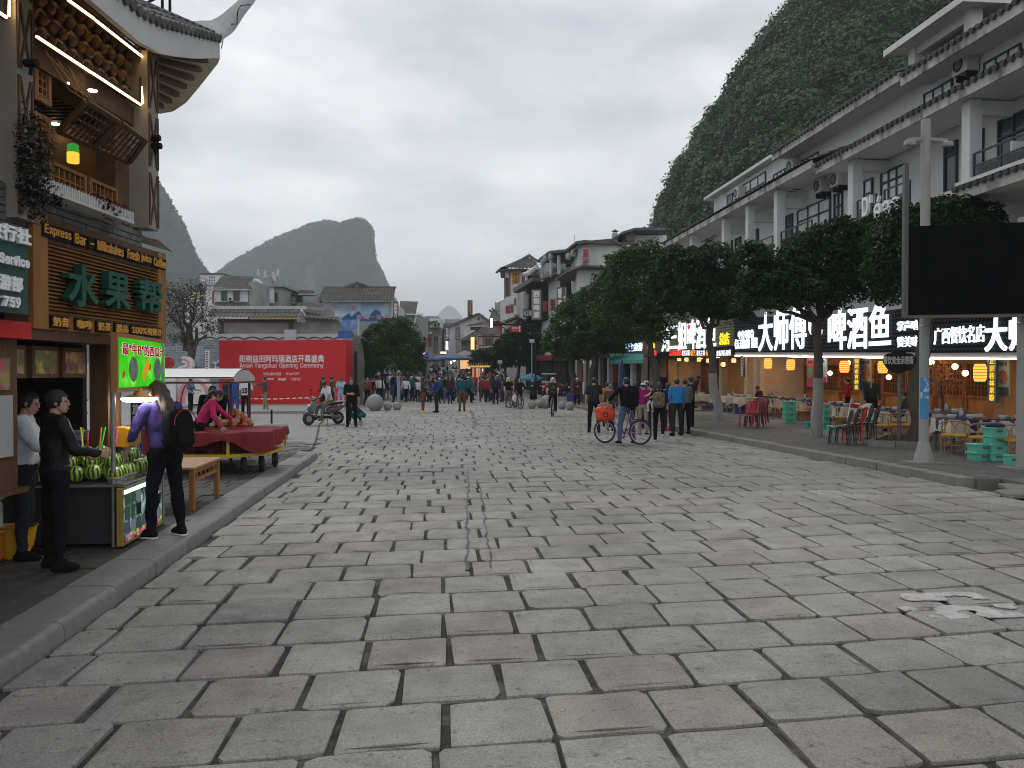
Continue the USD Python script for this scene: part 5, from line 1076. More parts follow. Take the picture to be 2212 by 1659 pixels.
tray=D3(508,919,16.4);part(thing('fruit_bowl','red plastic tray under the heap of mangoes','tray',tray),'tray',MB().lathe([(.30,-.03),(.36,.03),(.35,.035),(.28,-.01),(0,-.01)],tray,24),mat('red_plastic',(.5,.02,.02),.4))
q=np.random.default_rng(8);k=0
for lay,(r,n)in enumerate(((.29,9),(.24,8),(.17,6),(.10,4),(.0,1))):
 for i in range(n):
  a=2*math.pi*(i+.5*lay)/n;c=tray+[r*math.cos(a),r*math.sin(a),.03+lay*.065]
  t=thing('mango',f'{["orange mango on the lowest ring", "orange mango in the second ring", "red orange mango high in the heap", "red orange mango near the top", "single mango crowning the heap"][lay]} of the canopy cart','mango',c,rz=a+q.uniform(-.5,.5),group=f'mangoes in ring {lay + 1} of the heap')
  part(t,'skin',MB().ell((0,0,0),(.085,.06,.052),10),M_mango,smooth=True,world=False)
for i in range(14):
 c=D3(458+(i%5)*6.2,917-(i//5)*6,16.0+.1*(i%3));t=thing('melon',['pale green melon on the canopy cart beside the vendor','yellow melon on the canopy cart beside the vendor'][i%2],'melon',c,group=['pale green melons on the canopy cart','yellow melons on the canopy cart'][i%2]);part(t,'rind',MB().ell((0,0,0),(.07,.06,.055),10),[mat('pale_green_melon',(.32,.38,.16),.5),mat('yellow_melon',(.45,.27,.07),.5)][i%2],smooth=True,world=False)
cb=thing('concrete_block','grey concrete block with an iron stub at the edge of the plaza','block',G(600,952,0));p=G(617,948);part(cb,'block',MB().cbox(p+[-.3,.1,.22],(.65,.5,.45),.05),M_grey_h);part(cb,'stub',MB().cyl(p+[-.42,.1,.4],p+[-.42,.1,.85],.03,8),M_black)
# == the far street
M_dkred=mat('red_painted_timber',(.22,.03,.025),.6,.15,3)
def zgd(d):return gz(d)
def sign_v(label,text,x0,y0,x1,y1,d,board,letter,depth=.25,bold=2,name='hanging_sign',edge=None,vertical=True,margin=.14,pole=None):
 pl=front(d,(x0+x1)/2);t=thing(name,label,'sign',pl.hit((x0+x1)/2,y1,0));m=MB();pl.boxd(m,x0,y0,x1,y1,-depth,0);b=part(t,'board',m,board)
 if edge:
  a,zt=pl.sz(x0,y0,0);c,zb=pl.sz(x1,y1,0);w=(c-a)*.06;m=MB()
  for s in(a,c-w):pl.box(m,s,s+w,zb,zt,.0,.03)
  for z in(zb,zt-w):pl.box(m,a+w,c-w,z,z+w,.0,.028)
  part(t,'edge',m,edge)
 w,h=x1-x0,y1-y0
 mx,my=(w*margin,h*.05)if vertical else(w*.08,h*margin)
 if text:part(t,'lettering',text_d(pl,text,x0+mx,y0+my,x1-mx,y1-my,.005,.03,bold=bold,vertical=vertical),letter)
 if pole:part(t,'pole',MB().bar(pl.hit(pole[0],pole[1],-depth/2),pl.hit(pole[2],pole[3],-depth/2),.12),M_black)
 return t
def gable_front(t,pl,x0,ye0,x1,ye1,xp,yp,depth,mt,roofmt,zb=0,over=.4):
 "a gable facing the camera: eaves at (x0,ye0) and (x1,ye1), apex (xp,yp)"
 a,za=pl.sz(x0,ye0);b,zb_=pl.sz(x1,ye1);c,zc_=pl.sz(xp,yp)
 m=MB();m.prism([(a,zb),(b,zb),(b,zb_),(c,zc_),(a,za)],pl.pt(0,0,-depth),pl.e,[0,0,1],depth);part(t,'gable_wall',m,mt)
 for(s0,z0)in((a,za),(b,zb_)):
  k=over/math.hypot(s0-c,z0-zc_);s_,z_=s0+(s0-c)*k,z0+(z0-zc_)*k
  part(t,'roof_tiles',tiled_slope(pl.pt(s_,z_+.05,.35),pl.pt(s_,z_+.05,-depth),pl.pt(c,zc_+.05,-depth),pl.pt(c,zc_+.05,.35),.35,.6,.09),roofmt,kind='stuff')
  m=MB().bar(pl.pt(s_,z_,.3),pl.pt(c,zc_,.3),.1,.22);part(t,'barge_board',m,M_frame)
P1=front(118,935);h=thing('shop_house','pale concrete shop house with grey lean-to roof far down the left side','house',base_at(935,118))
block(h,P1,905,693,948,900,8,M_grey_h,zb=0,t0=-1);block(h,P1,928,688,951,707,5,M_white_h,t0=.5);block(h,P1,917,683,945,695,6,mat('blue_grey_shed',(.22,.26,.28),.7),t0=-2)
slope_d(h,P1,912,700,1.5,946,695,1.5,944,690,-2,915,693,-2,M_tile2);window(h,P1,938,700,943,706,1,.5);window(h,P1,945,697,950,706,1,.5)
slope_d(h,P1,905,722,3,956,728,3,948,712,0,905,706,0,M_tile2);window(h,P1,937,727,947,739,1,.0,fm=M_white_h)
m=MB();P1.boxd(m,905,712,935,900,-2,1.0);part(h,'side_wall',m,M_grey_h)
P2=front(125,968);h=thing('concrete_house','plain grey concrete house closing the middle of the street','house',base_at(968,125))
block(h,P2,949,697,967,900,6,M_grey_h,zb=0,t0=-2);block(h,P2,960,700,996,900,6,mat('pale_render',(.42,.42,.40),.85,.1,.5),zb=0);m=MB();P2.boxd(m,960,689.5,995,697.5,-.2,0)
hb=thing('roof_hoarding','grey roof hoarding frame above the far houses','hoarding',P2.hit(978,700,-3));part(hb,'panel',m,mat('grey_hoarding',(.33,.35,.35),.7))
for x in(968,977,987):m=MB();P2.boxd(m,x,697,x+.8,706,-.15,-.05);part(hb,'leg',m,M_steel)
slope_d(h,P2,958,703,.8,996,705,.8,994,697,-3,963,699,-3,M_tile2)
P3=front(105,1024);h=thing('gabled_house','white gabled house with small attic window at the end of the street','house',base_at(1024,105))
gable_front(h,P3,968,706,1060,697,1034,678,12,M_white_h,M_tile2);window(h,P3,1031.5,686,1036,692,0,.02)
block(h,P3,985,702,992,760,.3,mat('pipe_grey',(.3,.3,.3),.6),t0=.3)
P3b=front(98,1035);h2=thing('shop_house','pale shop house with dark lean-to and white balcony wall','house',base_at(1020,98))
block(h2,P3b,1003,713,1027,735,2,M_white_h,t0=.5);block(h2,P3b,996,735,1030,900,5,M_grey_h,zb=0,t0=0);slope_d(h2,P3b,1003,707,.8,1055,703,.8,1052,693,-3,1012,703,-3,M_tile2);block(h2,P3b,1016,706,1054,722,3,M_frame,t0=-.1)
slope_d(h2,P3b,990,742,2,1030,720,2,1028,714,0,992,736,0,M_tile2)
P4=front(92,1056);h=thing('red_shop','two-storey shop with red balcony rail and grey tiled roof','shop',base_at(1056,92))
block(h,P4,1030,722,1082,900,6,M_white_h,zb=0,t0=-1.2);slope_d(h,P4,1026,722,1.0,1084,722,1.0,1076,709,-2.5,1042,707,-2.5,M_tile2)
for x in(1032,1043,1063,1079):m=MB();P4.boxd(m,x,722,x+1.6,757,-.1,.05);part(h,'post',m,M_dkred)
m=MB();P4.boxd(m,1031,745,1081,747,-.05,.05);P4.boxd(m,1031,726,1081,728,-.05,.05);part(h,'rail',m,M_dkred)
for k in range(22):m=MB();P4.boxd(m,1044+k*1.05,747,1044.45+k*1.05,752,-.03,.03);part(h,'baluster',m,M_white_l)
window(h,P4,1047,731,1062,746,1,-1.18);m=MB();P4.boxd(m,1030,752,1082,757,-1.2,.3);part(h,'floor_beam',m,M_frame)
P4b=front(100,1070);h=thing('dark_roof_house','tall dark-roofed house with curled ridge ends behind the red shop','house',base_at(1068,100))
block(h,P4b,1056,693,1090,900,6,M_dkred,zb=0);slope_d(h,P4b,1055,694,.6,1090,694,.6,1089,670,-3,1062,672,-3,M_tile2)
m=MB();m.tube([P4b.hit(x,y,-3)for x,y in((1057,669),(1060,673),(1064,672))],.15,6);m.tube([P4b.hit(x,y,-3)for x,y in((1063,665),(1066,670),(1074,669))],.15,6);part(h,'ridge_curl',m,M_tile2)
wt_=thing('water_tank','round steel rooftop water tank beside the white tower','tank',P4b.hit(1080,671,-2));c=P4b.hit(1080,671,-2);part(wt_,'drum',MB().lathe([(0,0),(.62,0),(.62,1.0),(.5,1.12),(0,1.2)],c,20),M_steel,smooth=40)
for k in range(4):part(wt_,'hoop',MB().torus(c+[0,0,.15+.25*k],.62,.02,(0,0,1),20,4),M_steel)
m=MB();P4b.boxd(m,1074,671,1086,693,-2.6,-1.5);part(wt_,'stand',m,M_grey_h)
sign_v('tall yellow characters on a black roof sign against the sky','阳朔国际酒店',1010,648.5,1020.5,682,104,M_black,mat('dull_gold',(.36,.21,.06),.6),.5,3,'roof_sign',pole=(1011,682,1011,690))
sign_v('brown shop sign with white characters in the middle of the street','名优特产',961.5,707,970.5,736,96,mat('brown_board',(.16,.07,.05),.6),M_wpr,.2,2)
sign_v('grey-black shop sign with pale brush characters','女人街印象',984,701,993,734,95,mat('charcoal_board',(.07,.07,.07),.6),mat('pale_letter',(.42,.42,.42),.6),.2,1)
sign_v('glowing orange vertical shop sign','桂林米粉店',1017,728,1024.5,755,88,emit('orange_neon',(1.0,.36,.04),2.2),emit('yellow_neon',(1,.85,.35),4.0),.3,1)
sign_v('violet-white neon shop sign below the brown one','酒吧',962,737,969,757,93,mat('lilac_board',(.30,.27,.36),.6),emit('white_neon',(.85,.9,1.0),5.0),.2,0)
sign_v('dull yellow and brown vertical sign on the left side of the street','啤酒鱼城',924,721,934,749,90,mat('ochre_board',(.20,.15,.08),.6),M_dkred,.25,2)
sign_v('red flag-like sign above the ochre one','茶',926,716,934,722,90,M_red,M_wpr,.1,1,vertical=False)
sign_v('red vertical sign at the right corner of the red shop','特产店',1071,729,1080,744,86,M_red,M_wpr,.15,2)
sign_v('red vertical sign at the left corner of the red shop','米粉',1027,744,1036,757,86,M_red,M_wpr,.15,2)
sign_v('red shop sign with white characters among the left umbrellas','茶庄',927,763,932,771,80,M_red,M_wpr,.15,1)
sign_v('glowing red display over the crowd','欢迎光临',950,759,965,764.5,100,emit('red_glow',(1,.03,.03),1.2),emit('hot_led',(1.0,.55,.4),6.0),.3,1,'led_display',vertical=False)
sign_v('small red lit sign under the trees at the right','咖啡',1053,756,1061,762,88,emit('crimson_glow',(.8,.03,.1),.8),M_wpr,.2,1,'led_display',vertical=False)
sign_v('glowing white lantern-like sign above the gantry','店',1058.5,688,1064,706,84,emit('cool_white_neon',(.9,.95,1),5.0),emit('cool_white_neon',(.9,.95,1),5.0),.6,1)
for i,(x,y,c)in enumerate(((893,757,(.4,1,.1)),(916,764,(.5,.2,1)),(937,771,(.2,1,.6)),(947,771,(.9,1,.9)),(906,772,(.4,.3,1)),(1040,800,(1,.8,.4)),(981,778,(1,1,1)),(975,783,(.9,1,.8)))):
 single('shop_light',MB().ell(D3(x,y,92),(.16,.16,.16),8),emit(f'glow_{i}',c,5.0),f'tiny {("green", "violet", "green", "white", "blue violet", "warm", "white", "pale green")[i]} shop light over the {("left roofs", "left umbrellas", "crowd by the red display", "crowd near the blue umbrella", "leftmost umbrella", "right stalls", "bright stall", "heads by the bright stall")[i]}','light')
def umbrella(label,x,y,d,r,colr,hgt=2.3):
 c=base_at(x,d,gz(d)+0);zt=D3(x,y,d)[2];t=thing('parasol',label,'parasol',c);n=8
 prof=[(r,zt-.45),(r*.6,zt-.2),(.03,zt)]
 part(t,'canopy',MB().lathe(prof,(c[0],c[1],0),n),colr);part(t,'valance',MB().lathe([(r,zt-.6),(r,zt-.45)],(c[0],c[1],0),n),colr);part(t,'pole',MB().cyl(c,(c[0],c[1],zt+.08),.035,6),M_steel)
M_ub=mat('blue_canvas',(.06,.12,.20),.8,.15,2);M_up=mat('violet_canvas',(.06,.05,.13),.8,.15,2);M_um=mat('teal_canvas',(.05,.17,.20),.8,.15,2)
umbrella('violet blue parasol, the left one of the pair over the crowd',911,766,72,1.7,M_up);umbrella('violet blue parasol, the right one of the pair over the crowd',929,763,78,1.8,M_up);umbrella('steel blue parasol in the middle of the crowd',977,763,74,1.9,M_ub)
umbrella('teal parasol beside the parked motorbikes at the right',1148,806,68,1.0,mat('bright_teal_canvas',(.06,.25,.33),.8))
sv_=thing('night_stall','brightly lit night market stall in the middle of the crowd','stall',base_at(1005,82,gz(82)));SV=front(82,1005);c=base_at(1005,82,0)
m=MB();m.lathe([(1.6,D3(1005,769,82)[2]),(.05,D3(1005,757,82)[2])],(c[0],c[1],0),4);part(sv_,'roof',m,mat('straw_roof',(.25,.22,.16),.9))
for x in(992,1018):m=MB();SV.boxd(m,x,768,x+1,830,-.1,.0);part(sv_,'post',m,M_woodd)
m=MB();SV.boxd(m,990,770.5,1012,772.5,0,.1);part(sv_,'light_strip',m,emit('amber_strip',(1,.7,.2),7.0));m=MB();SV.boxd(m,994,774,1016,797,-1,-.9);part(sv_,'back_sheet',m,emit('stall_glow',(1,.55,.25),.9))
os_=thing('clothes_stall','stall hung with glowing orange clothes at the right of the crowd','stall',base_at(1030,70,gz(70)));OS=front(70,1030)
m=MB();OS.boxd(m,1019,793,1046,795,-.2,.1);part(os_,'rail',m,M_gold)
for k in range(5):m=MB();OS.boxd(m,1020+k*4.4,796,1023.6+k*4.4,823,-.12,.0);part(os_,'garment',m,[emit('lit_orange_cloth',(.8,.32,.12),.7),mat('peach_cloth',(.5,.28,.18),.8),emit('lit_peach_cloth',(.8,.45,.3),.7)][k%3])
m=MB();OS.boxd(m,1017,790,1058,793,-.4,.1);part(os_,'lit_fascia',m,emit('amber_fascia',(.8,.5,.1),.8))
for k in range(8):m=MB();OS.boxd(m,1018+k*5,783,1019+k*5,790,-.1,0);part(os_,'gilt_post',m,M_gold)
m=MB();OS.boxd(m,1046,793,1060,832,-1,-.6);part(os_,'dark_side',m,M_dark)
gn=thing('sign_gantry','slim street post with long arm carrying a small red sign','sign',base_at(1132,60,0));g0=front(60,1100)
part(gn,'arm',MB().cyl(g0.hit(1066,701.5,0),g0.hit(1160,701.5,0),.06,6),M_black);part(gn,'post',MB().tube([base_at(1158,60),g0.hit(1156,740,0),g0.hit(1150,716,0),g0.hit(1137,703,0)],.08,6),M_black);part(gn,'brace',MB().cyl(g0.hit(1080,702,0),g0.hit(1118,732,0),.04,5),M_black)
m=MB();g0.boxd(m,1103,703.5,1126,718,-.05,.05);part(gn,'red_board',m,M_red);part(gn,'lettering',text_d(g0,'应急疏散出口',1106,706,1120,710.5,.055,.02,bold=1),M_wpr);part(gn,'lettering',text_d(g0,'Emergency exit',1106,712,1119,715,.055,.02),M_wpr);part(gn,'arrow',text_d(g0,'↓' if False else 'I',1121,705,1124,716,.055,.02,bold=2),M_wpr)
def lamp_post(label,x,d,ytop,head):
 c=base_at(x,d,gz(d));zt=D3(x,ytop,d)[2];t=thing('street_lamp',label,'street lamp',c);part(t,'post',MB().tube([c,c+[0,0,(zt-c[2])*.5],[c[0],c[1],zt]],[.07,.055,.045],8),M_steel,smooth=40)
 part(t,'base',MB().lathe([(.16,0),(.13,.3),(.08,.4)],c,10),M_steel);part(t,'head',MB().cbox([c[0],c[1],zt+.1],(.34,.2,.26),.03),mat('lamp_grey',(.4,.4,.42),.5));return t
lamp_post('thin grey lamp post between the right-hand trees and the crowd',1080,62,785,0);lamp_post('lamp post carrying a white box by the parked motorbikes',1149,58,740,0)
sgr=thing('notice_box','grey tilted notice box hanging in front of the left trees','sign',D3(843,770,60));part(sgr,'box',MB().cbox(D3(843,770,60),(.5,.15,.68),.02),mat('pale_grey_box',(.36,.36,.36),.6))
bo=thing('info_post','upright blue-grey information post on the left walk','post',base_at(861,52,.1));c=base_at(861,52,.1);part(bo,'post',MB().cbox(c+[0,0,1.0],(.2,.14,2.0),.03),mat('blue_grey_post',(.26,.30,.34),.5));part(bo,'screen',MB().box(c+[0,-.08,1.75],(.12,.01,.2)),M_black)
# == right: middle white houses with signs
def ext(x,y,d):return D3(x,y,d)
WA=front(62,1300);h=thing('white_house','tall plain white house with mono-pitch roof and chimney behind the trees','house',base_at(1300,62))
a0,z0=WA.sz(1248,536);a1,z1=WA.sz(1352,526);a2,z2=WA.sz(1440,500)
m=MB();m.prism([(a0,0),(a1+4,0),(a1+4,WA.sz(1440,545)[1]),(WA.sz(1322,525)[0],WA.sz(1322,524)[1]),(WA.sz(1258,530)[0],WA.sz(1258,529)[1]),(a0,z0)],WA.pt(0,0,-9),WA.e,[0,0,1],9);part(h,'wall',m,M_white_h)
for q in(((1238,545,1258,526)),(1258,526,1322,520.5),(1322,520.5,1345,505),(1345,505,1372,497),(1372,497,1440,497),(1322,521,1372,545)):
 p,r=WA.hit(q[0],q[1],.5),WA.hit(q[2],q[3],.5);m=MB();o=-WA.n*9
 m.hexa([p,r,r+o,p+o,p+[0,0,.18],r+[0,0,.18],r+o+[0,0,.18],p+o+[0,0,.18]]);part(h,'roof_slab',m,M_tile2)
block(h,WA,1345,508,1440,560,5,M_white_h,t0=-1.5);block(h,WA,1352,503,1372,520,.5,M_grey_h,t0=-.8)
ch=thing('chimney','grey rooftop chimney with dark pyramid cowl','chimney',WA.hit(1329,521,-.5));m=MB();WA.boxd(m,1324,502,1334,521,-1,-.2);part(ch,'stack',m,mat('zinc',(.33,.34,.35),.5));c=WA.hit(1329,500,-.6)
part(ch,'cowl',MB().lathe([(.32,0),(.02,.16)],c,4),M_black);part(ch,'cowl_leg',MB().cyl(c+[.1,0,-.1],c+[.1,0,.02],.02,5),M_black)
m=MB();m.cyl(WA.hit(1241.5,536,-1),WA.hit(1241.5,507,-1),.02,5);part(h,'aerial_rod',m,M_steel)
sg=sign_v('red characters on a striped sign at the corner of the plain white house','青旅山梦',1257,537,1274,573,61,mat('striped_grey',(.42,.42,.41),.7),col('faded_red',(.36,.03,.04)),.25,3)
pl=front(61,1265)
for k in range(9):m=MB();pl.boxd(m,1257,538+k*4,1274,539.3+k*4,.0,.004);part(sg,'stripe',m,M_frame)
SA=PL(base_at(1258,61.5),base_at(1085,78));hb=thing('terrace_house','white terrace house with covered balcony, street signs and a big advertising wall','house',base_at(1180,64))
s_=lambda x,y,t=0:SA.sz(x,y,t)
def sbox_d(t,name,x0,y0,x1,y1,t0,t1,mt):
 m=MB();SA.boxd(m,x0,y0,x1,y1,t0,t1);return part(t,name,m,mt)
def slope_line(t,name,pts,th,t0,t1,mt):
 for(x0,y0),(x1,y1)in zip(pts[:-1],pts[1:]):
  p,q=SA.hit(x0,y0,t1),SA.hit(x1,y1,t1);o=-SA.n*(t1-t0);m=MB();m.hexa([p,q,q+o,p+o,p+[0,0,th],q+[0,0,th],q+o+[0,0,th],p+o+[0,0,th]]);part(t,name,m,mt)
def wallpoly(t,name,pts,depth,t0,mt):
 m=MB();m.prism([SA.sz(x,y,t0)for x,y in pts],SA.pt(0,0,t0-depth),SA.e,[0,0,1],depth);return part(t,name,m,mt)
wallpoly(hb,'wall',[(1085,900),(1085,655),(1118,640),(1198,596),(1258,575),(1258,900)],6,-1.0,M_white_h)
wallpoly(hb,'upper_wall',[(1128,628),(1160,585),(1195,548),(1256,535),(1258,590),(1205,600),(1140,632)],4,-2.6,M_grey_h)
slope_line(hb,'roof_slab',[(1160,567),(1186,547),(1222,544)],.2,-4,.4,M_tile2);slope_line(hb,'roof_slab',[(1222,544),(1244,527),(1262,524)],.2,-4,.2,M_tile2)
slope_line(hb,'balcony_edge',[(1112,634),(1150,612),(1202,591)],.12,-2.6,.1,M_frame);slope_line(hb,'balcony_edge',[(1199,606),(1222,589),(1258,575)],.12,-2.6,.6,M_frame)
for k in range(16):x=1128+k*4.6;y=626-k*2.3;sbox_d(hb,'baluster',x,y-12,x+.7,y,.0,.06,M_frame)
for x,y0,y1 in((1134,590,625),(1168,572,607),(1187,560,598),(1204,552,592)):sbox_d(hb,'post',x,y0,x+2.2,y1,-.1,.08,M_white_h)
for x0,y0,x1,y1 in((1140,598,1150,618),(1152,596,1162,612),(1190,556,1202,588),(1206,560,1250,585)):sbox_d(hb,'glazing',x0,y0,x1,y1,-2.58,-2.5,M_win)
m=MB();P=[SA.hit(1133,590,.6),SA.hit(1158,576,.6),SA.hit(1166,571,-.8),SA.hit(1141,584,-.8)];m.hexa([q for q in P]+[q+[0,0,.04]for q in P]);m.tube([SA.hit(1133,593,.6),SA.hit(1146,590,.7),SA.hit(1160,577,.6)],.22,6);part(hb,'striped_awning',m,mat('pale_awning',(.5,.49,.47),.8))
for x,y in((1173,574),(1179,566),(1190,562),(1228,562),(1239,555)):
 c=SA.hit(x,y,.3);t=thing('paper_lantern',f'pale paper lantern under the terrace roof, {("first", "second", "third", "fourth", "fifth")[[1173,1179,1190,1228,1239].index(x)]} from the left','lantern',c,group=None)
 part(t,'shade',MB().lathe([(.05,0),(.2,.1),(.24,.28),(.2,.46),(.05,.56)],c,12),mat('pale_paper',(.33,.33,.32),.8),smooth=True);part(t,'cap',MB().cyl(c+[0,0,.56],c+[0,0,.64],.06,8),M_frame)
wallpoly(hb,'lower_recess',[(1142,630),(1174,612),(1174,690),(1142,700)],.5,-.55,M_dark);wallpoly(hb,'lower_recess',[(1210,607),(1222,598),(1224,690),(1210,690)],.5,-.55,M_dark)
slope_line(hb,'lower_edge',[(1108,632),(1118,626),(1150,607)],.35,-1,.7,M_frame)
TA=front(77,1120);tw=thing('corner_tower','white corner tower with curved grey tiled roof and red lattice windows','tower',base_at(1115,72))
block(tw,TA,1090,580,1130,900,5,M_white_h,zb=0);block(tw,TA,1128,590,1160,900,6,M_white_h,zb=0,t0=-2)
pk_=TA.hit(1144,553,-3.5)
E_=[TA.hit(1074,588,.9),TA.hit(1086,578,.9),TA.hit(1104,581,.9),TA.hit(1130,583,.9),TA.hit(1162,580,.9)];R2=[TA.hit(1118,567,-2.5),TA.hit(1124,565,-2.5),TA.hit(1130,562,-2.8),TA.hit(1140,557,-3.2),TA.hit(1158,562,-3.3)]
for i in range(4):part(tw,'roof_tiles',tiled_slope(E_[i],E_[i+1],R2[i+1],R2[i],.3,.5,.09),M_tile2,kind='stuff')
part(tw,'roof_tiles',tiled_slope(TA.hit(1074,588,.9),TA.hit(1080,590,-6),R2[1],R2[0],.3,.5,.09),M_tile2,kind='stuff')
m=MB().tube([TA.hit(1072,589,1.0),TA.hit(1082,581,.6),TA.hit(1105,571,-1),TA.hit(1125,562,-2.6),TA.hit(1143,552,-3.4),TA.hit(1145,549,-3.4)],[.1,.13,.13,.13,.16,.05],6);m.tube([TA.hit(1143,552,-3.4),TA.hit(1155,560,-3.4),TA.hit(1164,565,-3)],.13,6);part(tw,'ridge',m,M_tile2)
m=MB();TA.boxd(m,1080,581,1162,584,-5.5,.7);part(tw,'eave_soffit',m,M_frame)
window(tw,TA,1106,588,1123,613,2,.01,mt=mat('red_lattice_pane',(.22,.05,.03),.6,.5,6,spots=((.5,.4,.12),3,.5,.6)),fm=M_gold)
for x in(1089,1100,1128):m=MB();TA.boxd(m,x,582,x+2,645,0,.08);part(tw,'red_post',m,M_dkred)
window(tw,TA,1092,600,1099,640,1,.01,mt=mat('brown_lattice',(.12,.05,.03),.6))
m=MB();TA.boxd(m,1104,616,1128,640,.0,.2);part(tw,'parapet',m,M_white_h)
AD=PL(base_at(1132,71),base_at(1085,77.5));ad=thing('advert_wall','big white advertising board with dark red characters on the terrace house','sign',AD.hit(1108,690,0))
m=MB();m.prism([AD.sz(x,y)for x,y in((1086,696),(1086,651),(1122,633),(1122,682))],AD.pt(0,0,.0),AD.e,[0,0,1],.25);part(ad,'board',m,mat('dirty_white_board',(.5,.5,.48),.7,.1,1,spots=((.33,.32,.3),.5,.55,.75)))
m=MB();m.prism([AD.sz(x,y)for x,y in((1122,682),(1122,633),(1132,629),(1132,690))],AD.pt(0,0,-.2),AD.e,[0,0,1],.25);part(ad,'grey_board',m,mat('grey_board',(.36,.36,.35),.7,.1,1))
part(ad,'lettering',text_d(AD,'印象刘',1093,660,1109,675,.26,.05,bold=3),mat('maroon_letter',(.20,.025,.03),.6));part(ad,'lettering',text_d(AD,'餐厅',1112,680,1119,685,.26,.05,bold=2),mat('maroon_letter',(.20,.025,.03),.6))
m=MB();m.prism([AD.sz(1119+2*math.cos(t),652+9*math.sin(t))for t in np.linspace(0,2*np.pi,14)],AD.pt(0,0,.26),AD.e,[0,0,1],.04);part(ad,'emblem',m,mat('maroon_letter',(.20,.025,.03),.6))
for k in range(5):c=AD.hit(1089+k*7,699-k*3,.5);part(ad,'flood_lamp',MB().cbox(c,(.3,.25,.15),.03),M_black)
sign_v('grey vertical sign with big white characters for the beer street','西街啤酒',1148.5,626,1169,690,66,mat('slatted_grey',(.23,.23,.22),.7,.2,4),M_wpr,.3,4,margin=.16)
sign_v('black and white two-column sign with large white characters','瑷源',1203,620,1215,672,62,M_frame,M_wpr,.25,3);sign_v('narrow black sign with small white characters beside the large one','（真美',1215.2,620,1224,672,62,M_frame,M_wpr,.25,1)
sign_v('brick red and cream striped sign above the trees','好客来',1186,645,1202,672,63,mat('cream_board',(.33,.32,.30),.7),mat('maroon_letter',(.20,.025,.03),.6),.2,4)
sign_v('black sign with white English-like letters under the advertising wall','HELLO BAR',1130,668,1149,684,69,M_black,M_wpr,.2,2,vertical=False)
sign_v('small red and brown sign on the balcony of the terrace house','客栈',1173,650,1182,672,64,mat('brown_board',(.16,.07,.05),.6),M_red,.2,1)
LW=front(60,1290);lw=thing('tiled_wing','low tiled wing hung with red lanterns before the plain white house','house',base_at(1290,60))
p=[LW.hit(1250,634,.8),LW.hit(1318,604,.8),LW.hit(1322,596,-2),LW.hit(1256,624,-2)];part(lw,'roof_tiles',tiled_slope(p[0],p[1],p[2],p[3],.28,.45,.08),M_tile2,kind='stuff');m=MB();m.hexa([p[0],p[1],p[1]-LW.n*3,p[0]-LW.n*3,p[0]+[0,0,.1],p[1]+[0,0,.1],p[1]-LW.n*3+[0,0,.1],p[0]-LW.n*3+[0,0,.1]]);part(lw,'eave',m,M_frame)
block(lw,LW,1262,634,1330,900,3,M_white_h,zb=0,t0=-.3);window(lw,LW,1277,622,1290,644,2,-.28);window(lw,LW,1296,618,1312,642,2,-.28)
for i,(x,y)in enumerate(((1260,652),(1273,648),(1290,640))):
 c=LW.hit(x,y,.6);t=thing('red_lantern',f'red lantern under the low tiled wing, {("left", "middle", "right")[i]} of three','lantern',c);part(t,'shade',MB().lathe([(.06,0),(.14,.06),(.17,.2),(.14,.34),(.06,.4)],c,12),mat('lantern_red',(.42,.02,.03),.6),smooth=True);part(t,'cord',MB().cyl(c+[0,0,.4],c+[0,0,.7],.015,5),M_black)
RS=front(75,1200);rs=thing('shuttered_shop','grey shuttered shop front at the corner behind the parked motorbikes','shop',base_at(1200,72));block(rs,RS,1140,770,1250,900,2,M_grey_h,zb=0)
for x0,x1 in((1152,1175),(1182,1202),(1208,1228)):m=MB();RS.boxd(m,x0,790,x1,834,.01,.05);part(rs,'shutter',m,mat('shutter_grey',(.2,.2,.2),.6)if x0<1180 else M_dark)
for x in(1148,1177,1204,1232):m=MB();RS.boxd(m,x,775,x+4,838,.02,.3);part(rs,'pier',m,M_white_h)
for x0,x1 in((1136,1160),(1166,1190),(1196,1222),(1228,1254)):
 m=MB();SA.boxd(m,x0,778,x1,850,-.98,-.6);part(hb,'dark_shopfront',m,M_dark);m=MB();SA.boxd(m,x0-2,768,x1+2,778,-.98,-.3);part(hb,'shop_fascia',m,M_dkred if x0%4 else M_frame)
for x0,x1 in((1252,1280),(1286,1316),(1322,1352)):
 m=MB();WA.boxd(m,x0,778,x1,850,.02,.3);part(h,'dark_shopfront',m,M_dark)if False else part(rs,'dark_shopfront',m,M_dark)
 # == right: hotel above, restaurants below, terrace, trees
hx=lambda X:PL((X,60),(X,5))
HW,HT,HE,HC=hx(15.2),hx(15.0),hx(13.6),hx(13.9)
M_hw=mat('hotel_white_render',(0.56,0.56,0.55),.85,.08,.7,spots=((.40,.395,.38),.5,.56,.8))
M_stain=mat('stained_fascia',(0.44,0.435,0.42),.85,.15,1.5,spots=((.10,.10,.09),1.4,.48,.66),stretch=(1,1,.4))
ht=thing('hotel','long white hotel with tiled eaves, balconies and rooftop pavilion above the restaurants','hotel',(16.5,30,.12))
Yn,Yf=9.0,49.0
def ybox(t,name,X0,X1,Y0,Y1,z0,z1,mt,**k):return part(t,name,MB().box(((X0+X1)/2,(Y0+Y1)/2,(z0+z1)/2),(abs(X1-X0),abs(Y1-Y0),z1-z0)),mt,**k)
ybox(ht,'wall',15.2,24,Yn,Yf,4.05,9.4,M_hw);ybox(ht,'upper_wall',15.0,24,Yn,33.5,9.402,10.9,M_hw);ybox(ht,'upper_wall',15.0,24,33.502,43.5,9.402,11.35,M_hw)
ybox(ht,'balcony_floor',13.7,15.2,Yn,Yf,6.62,6.82,M_hw)
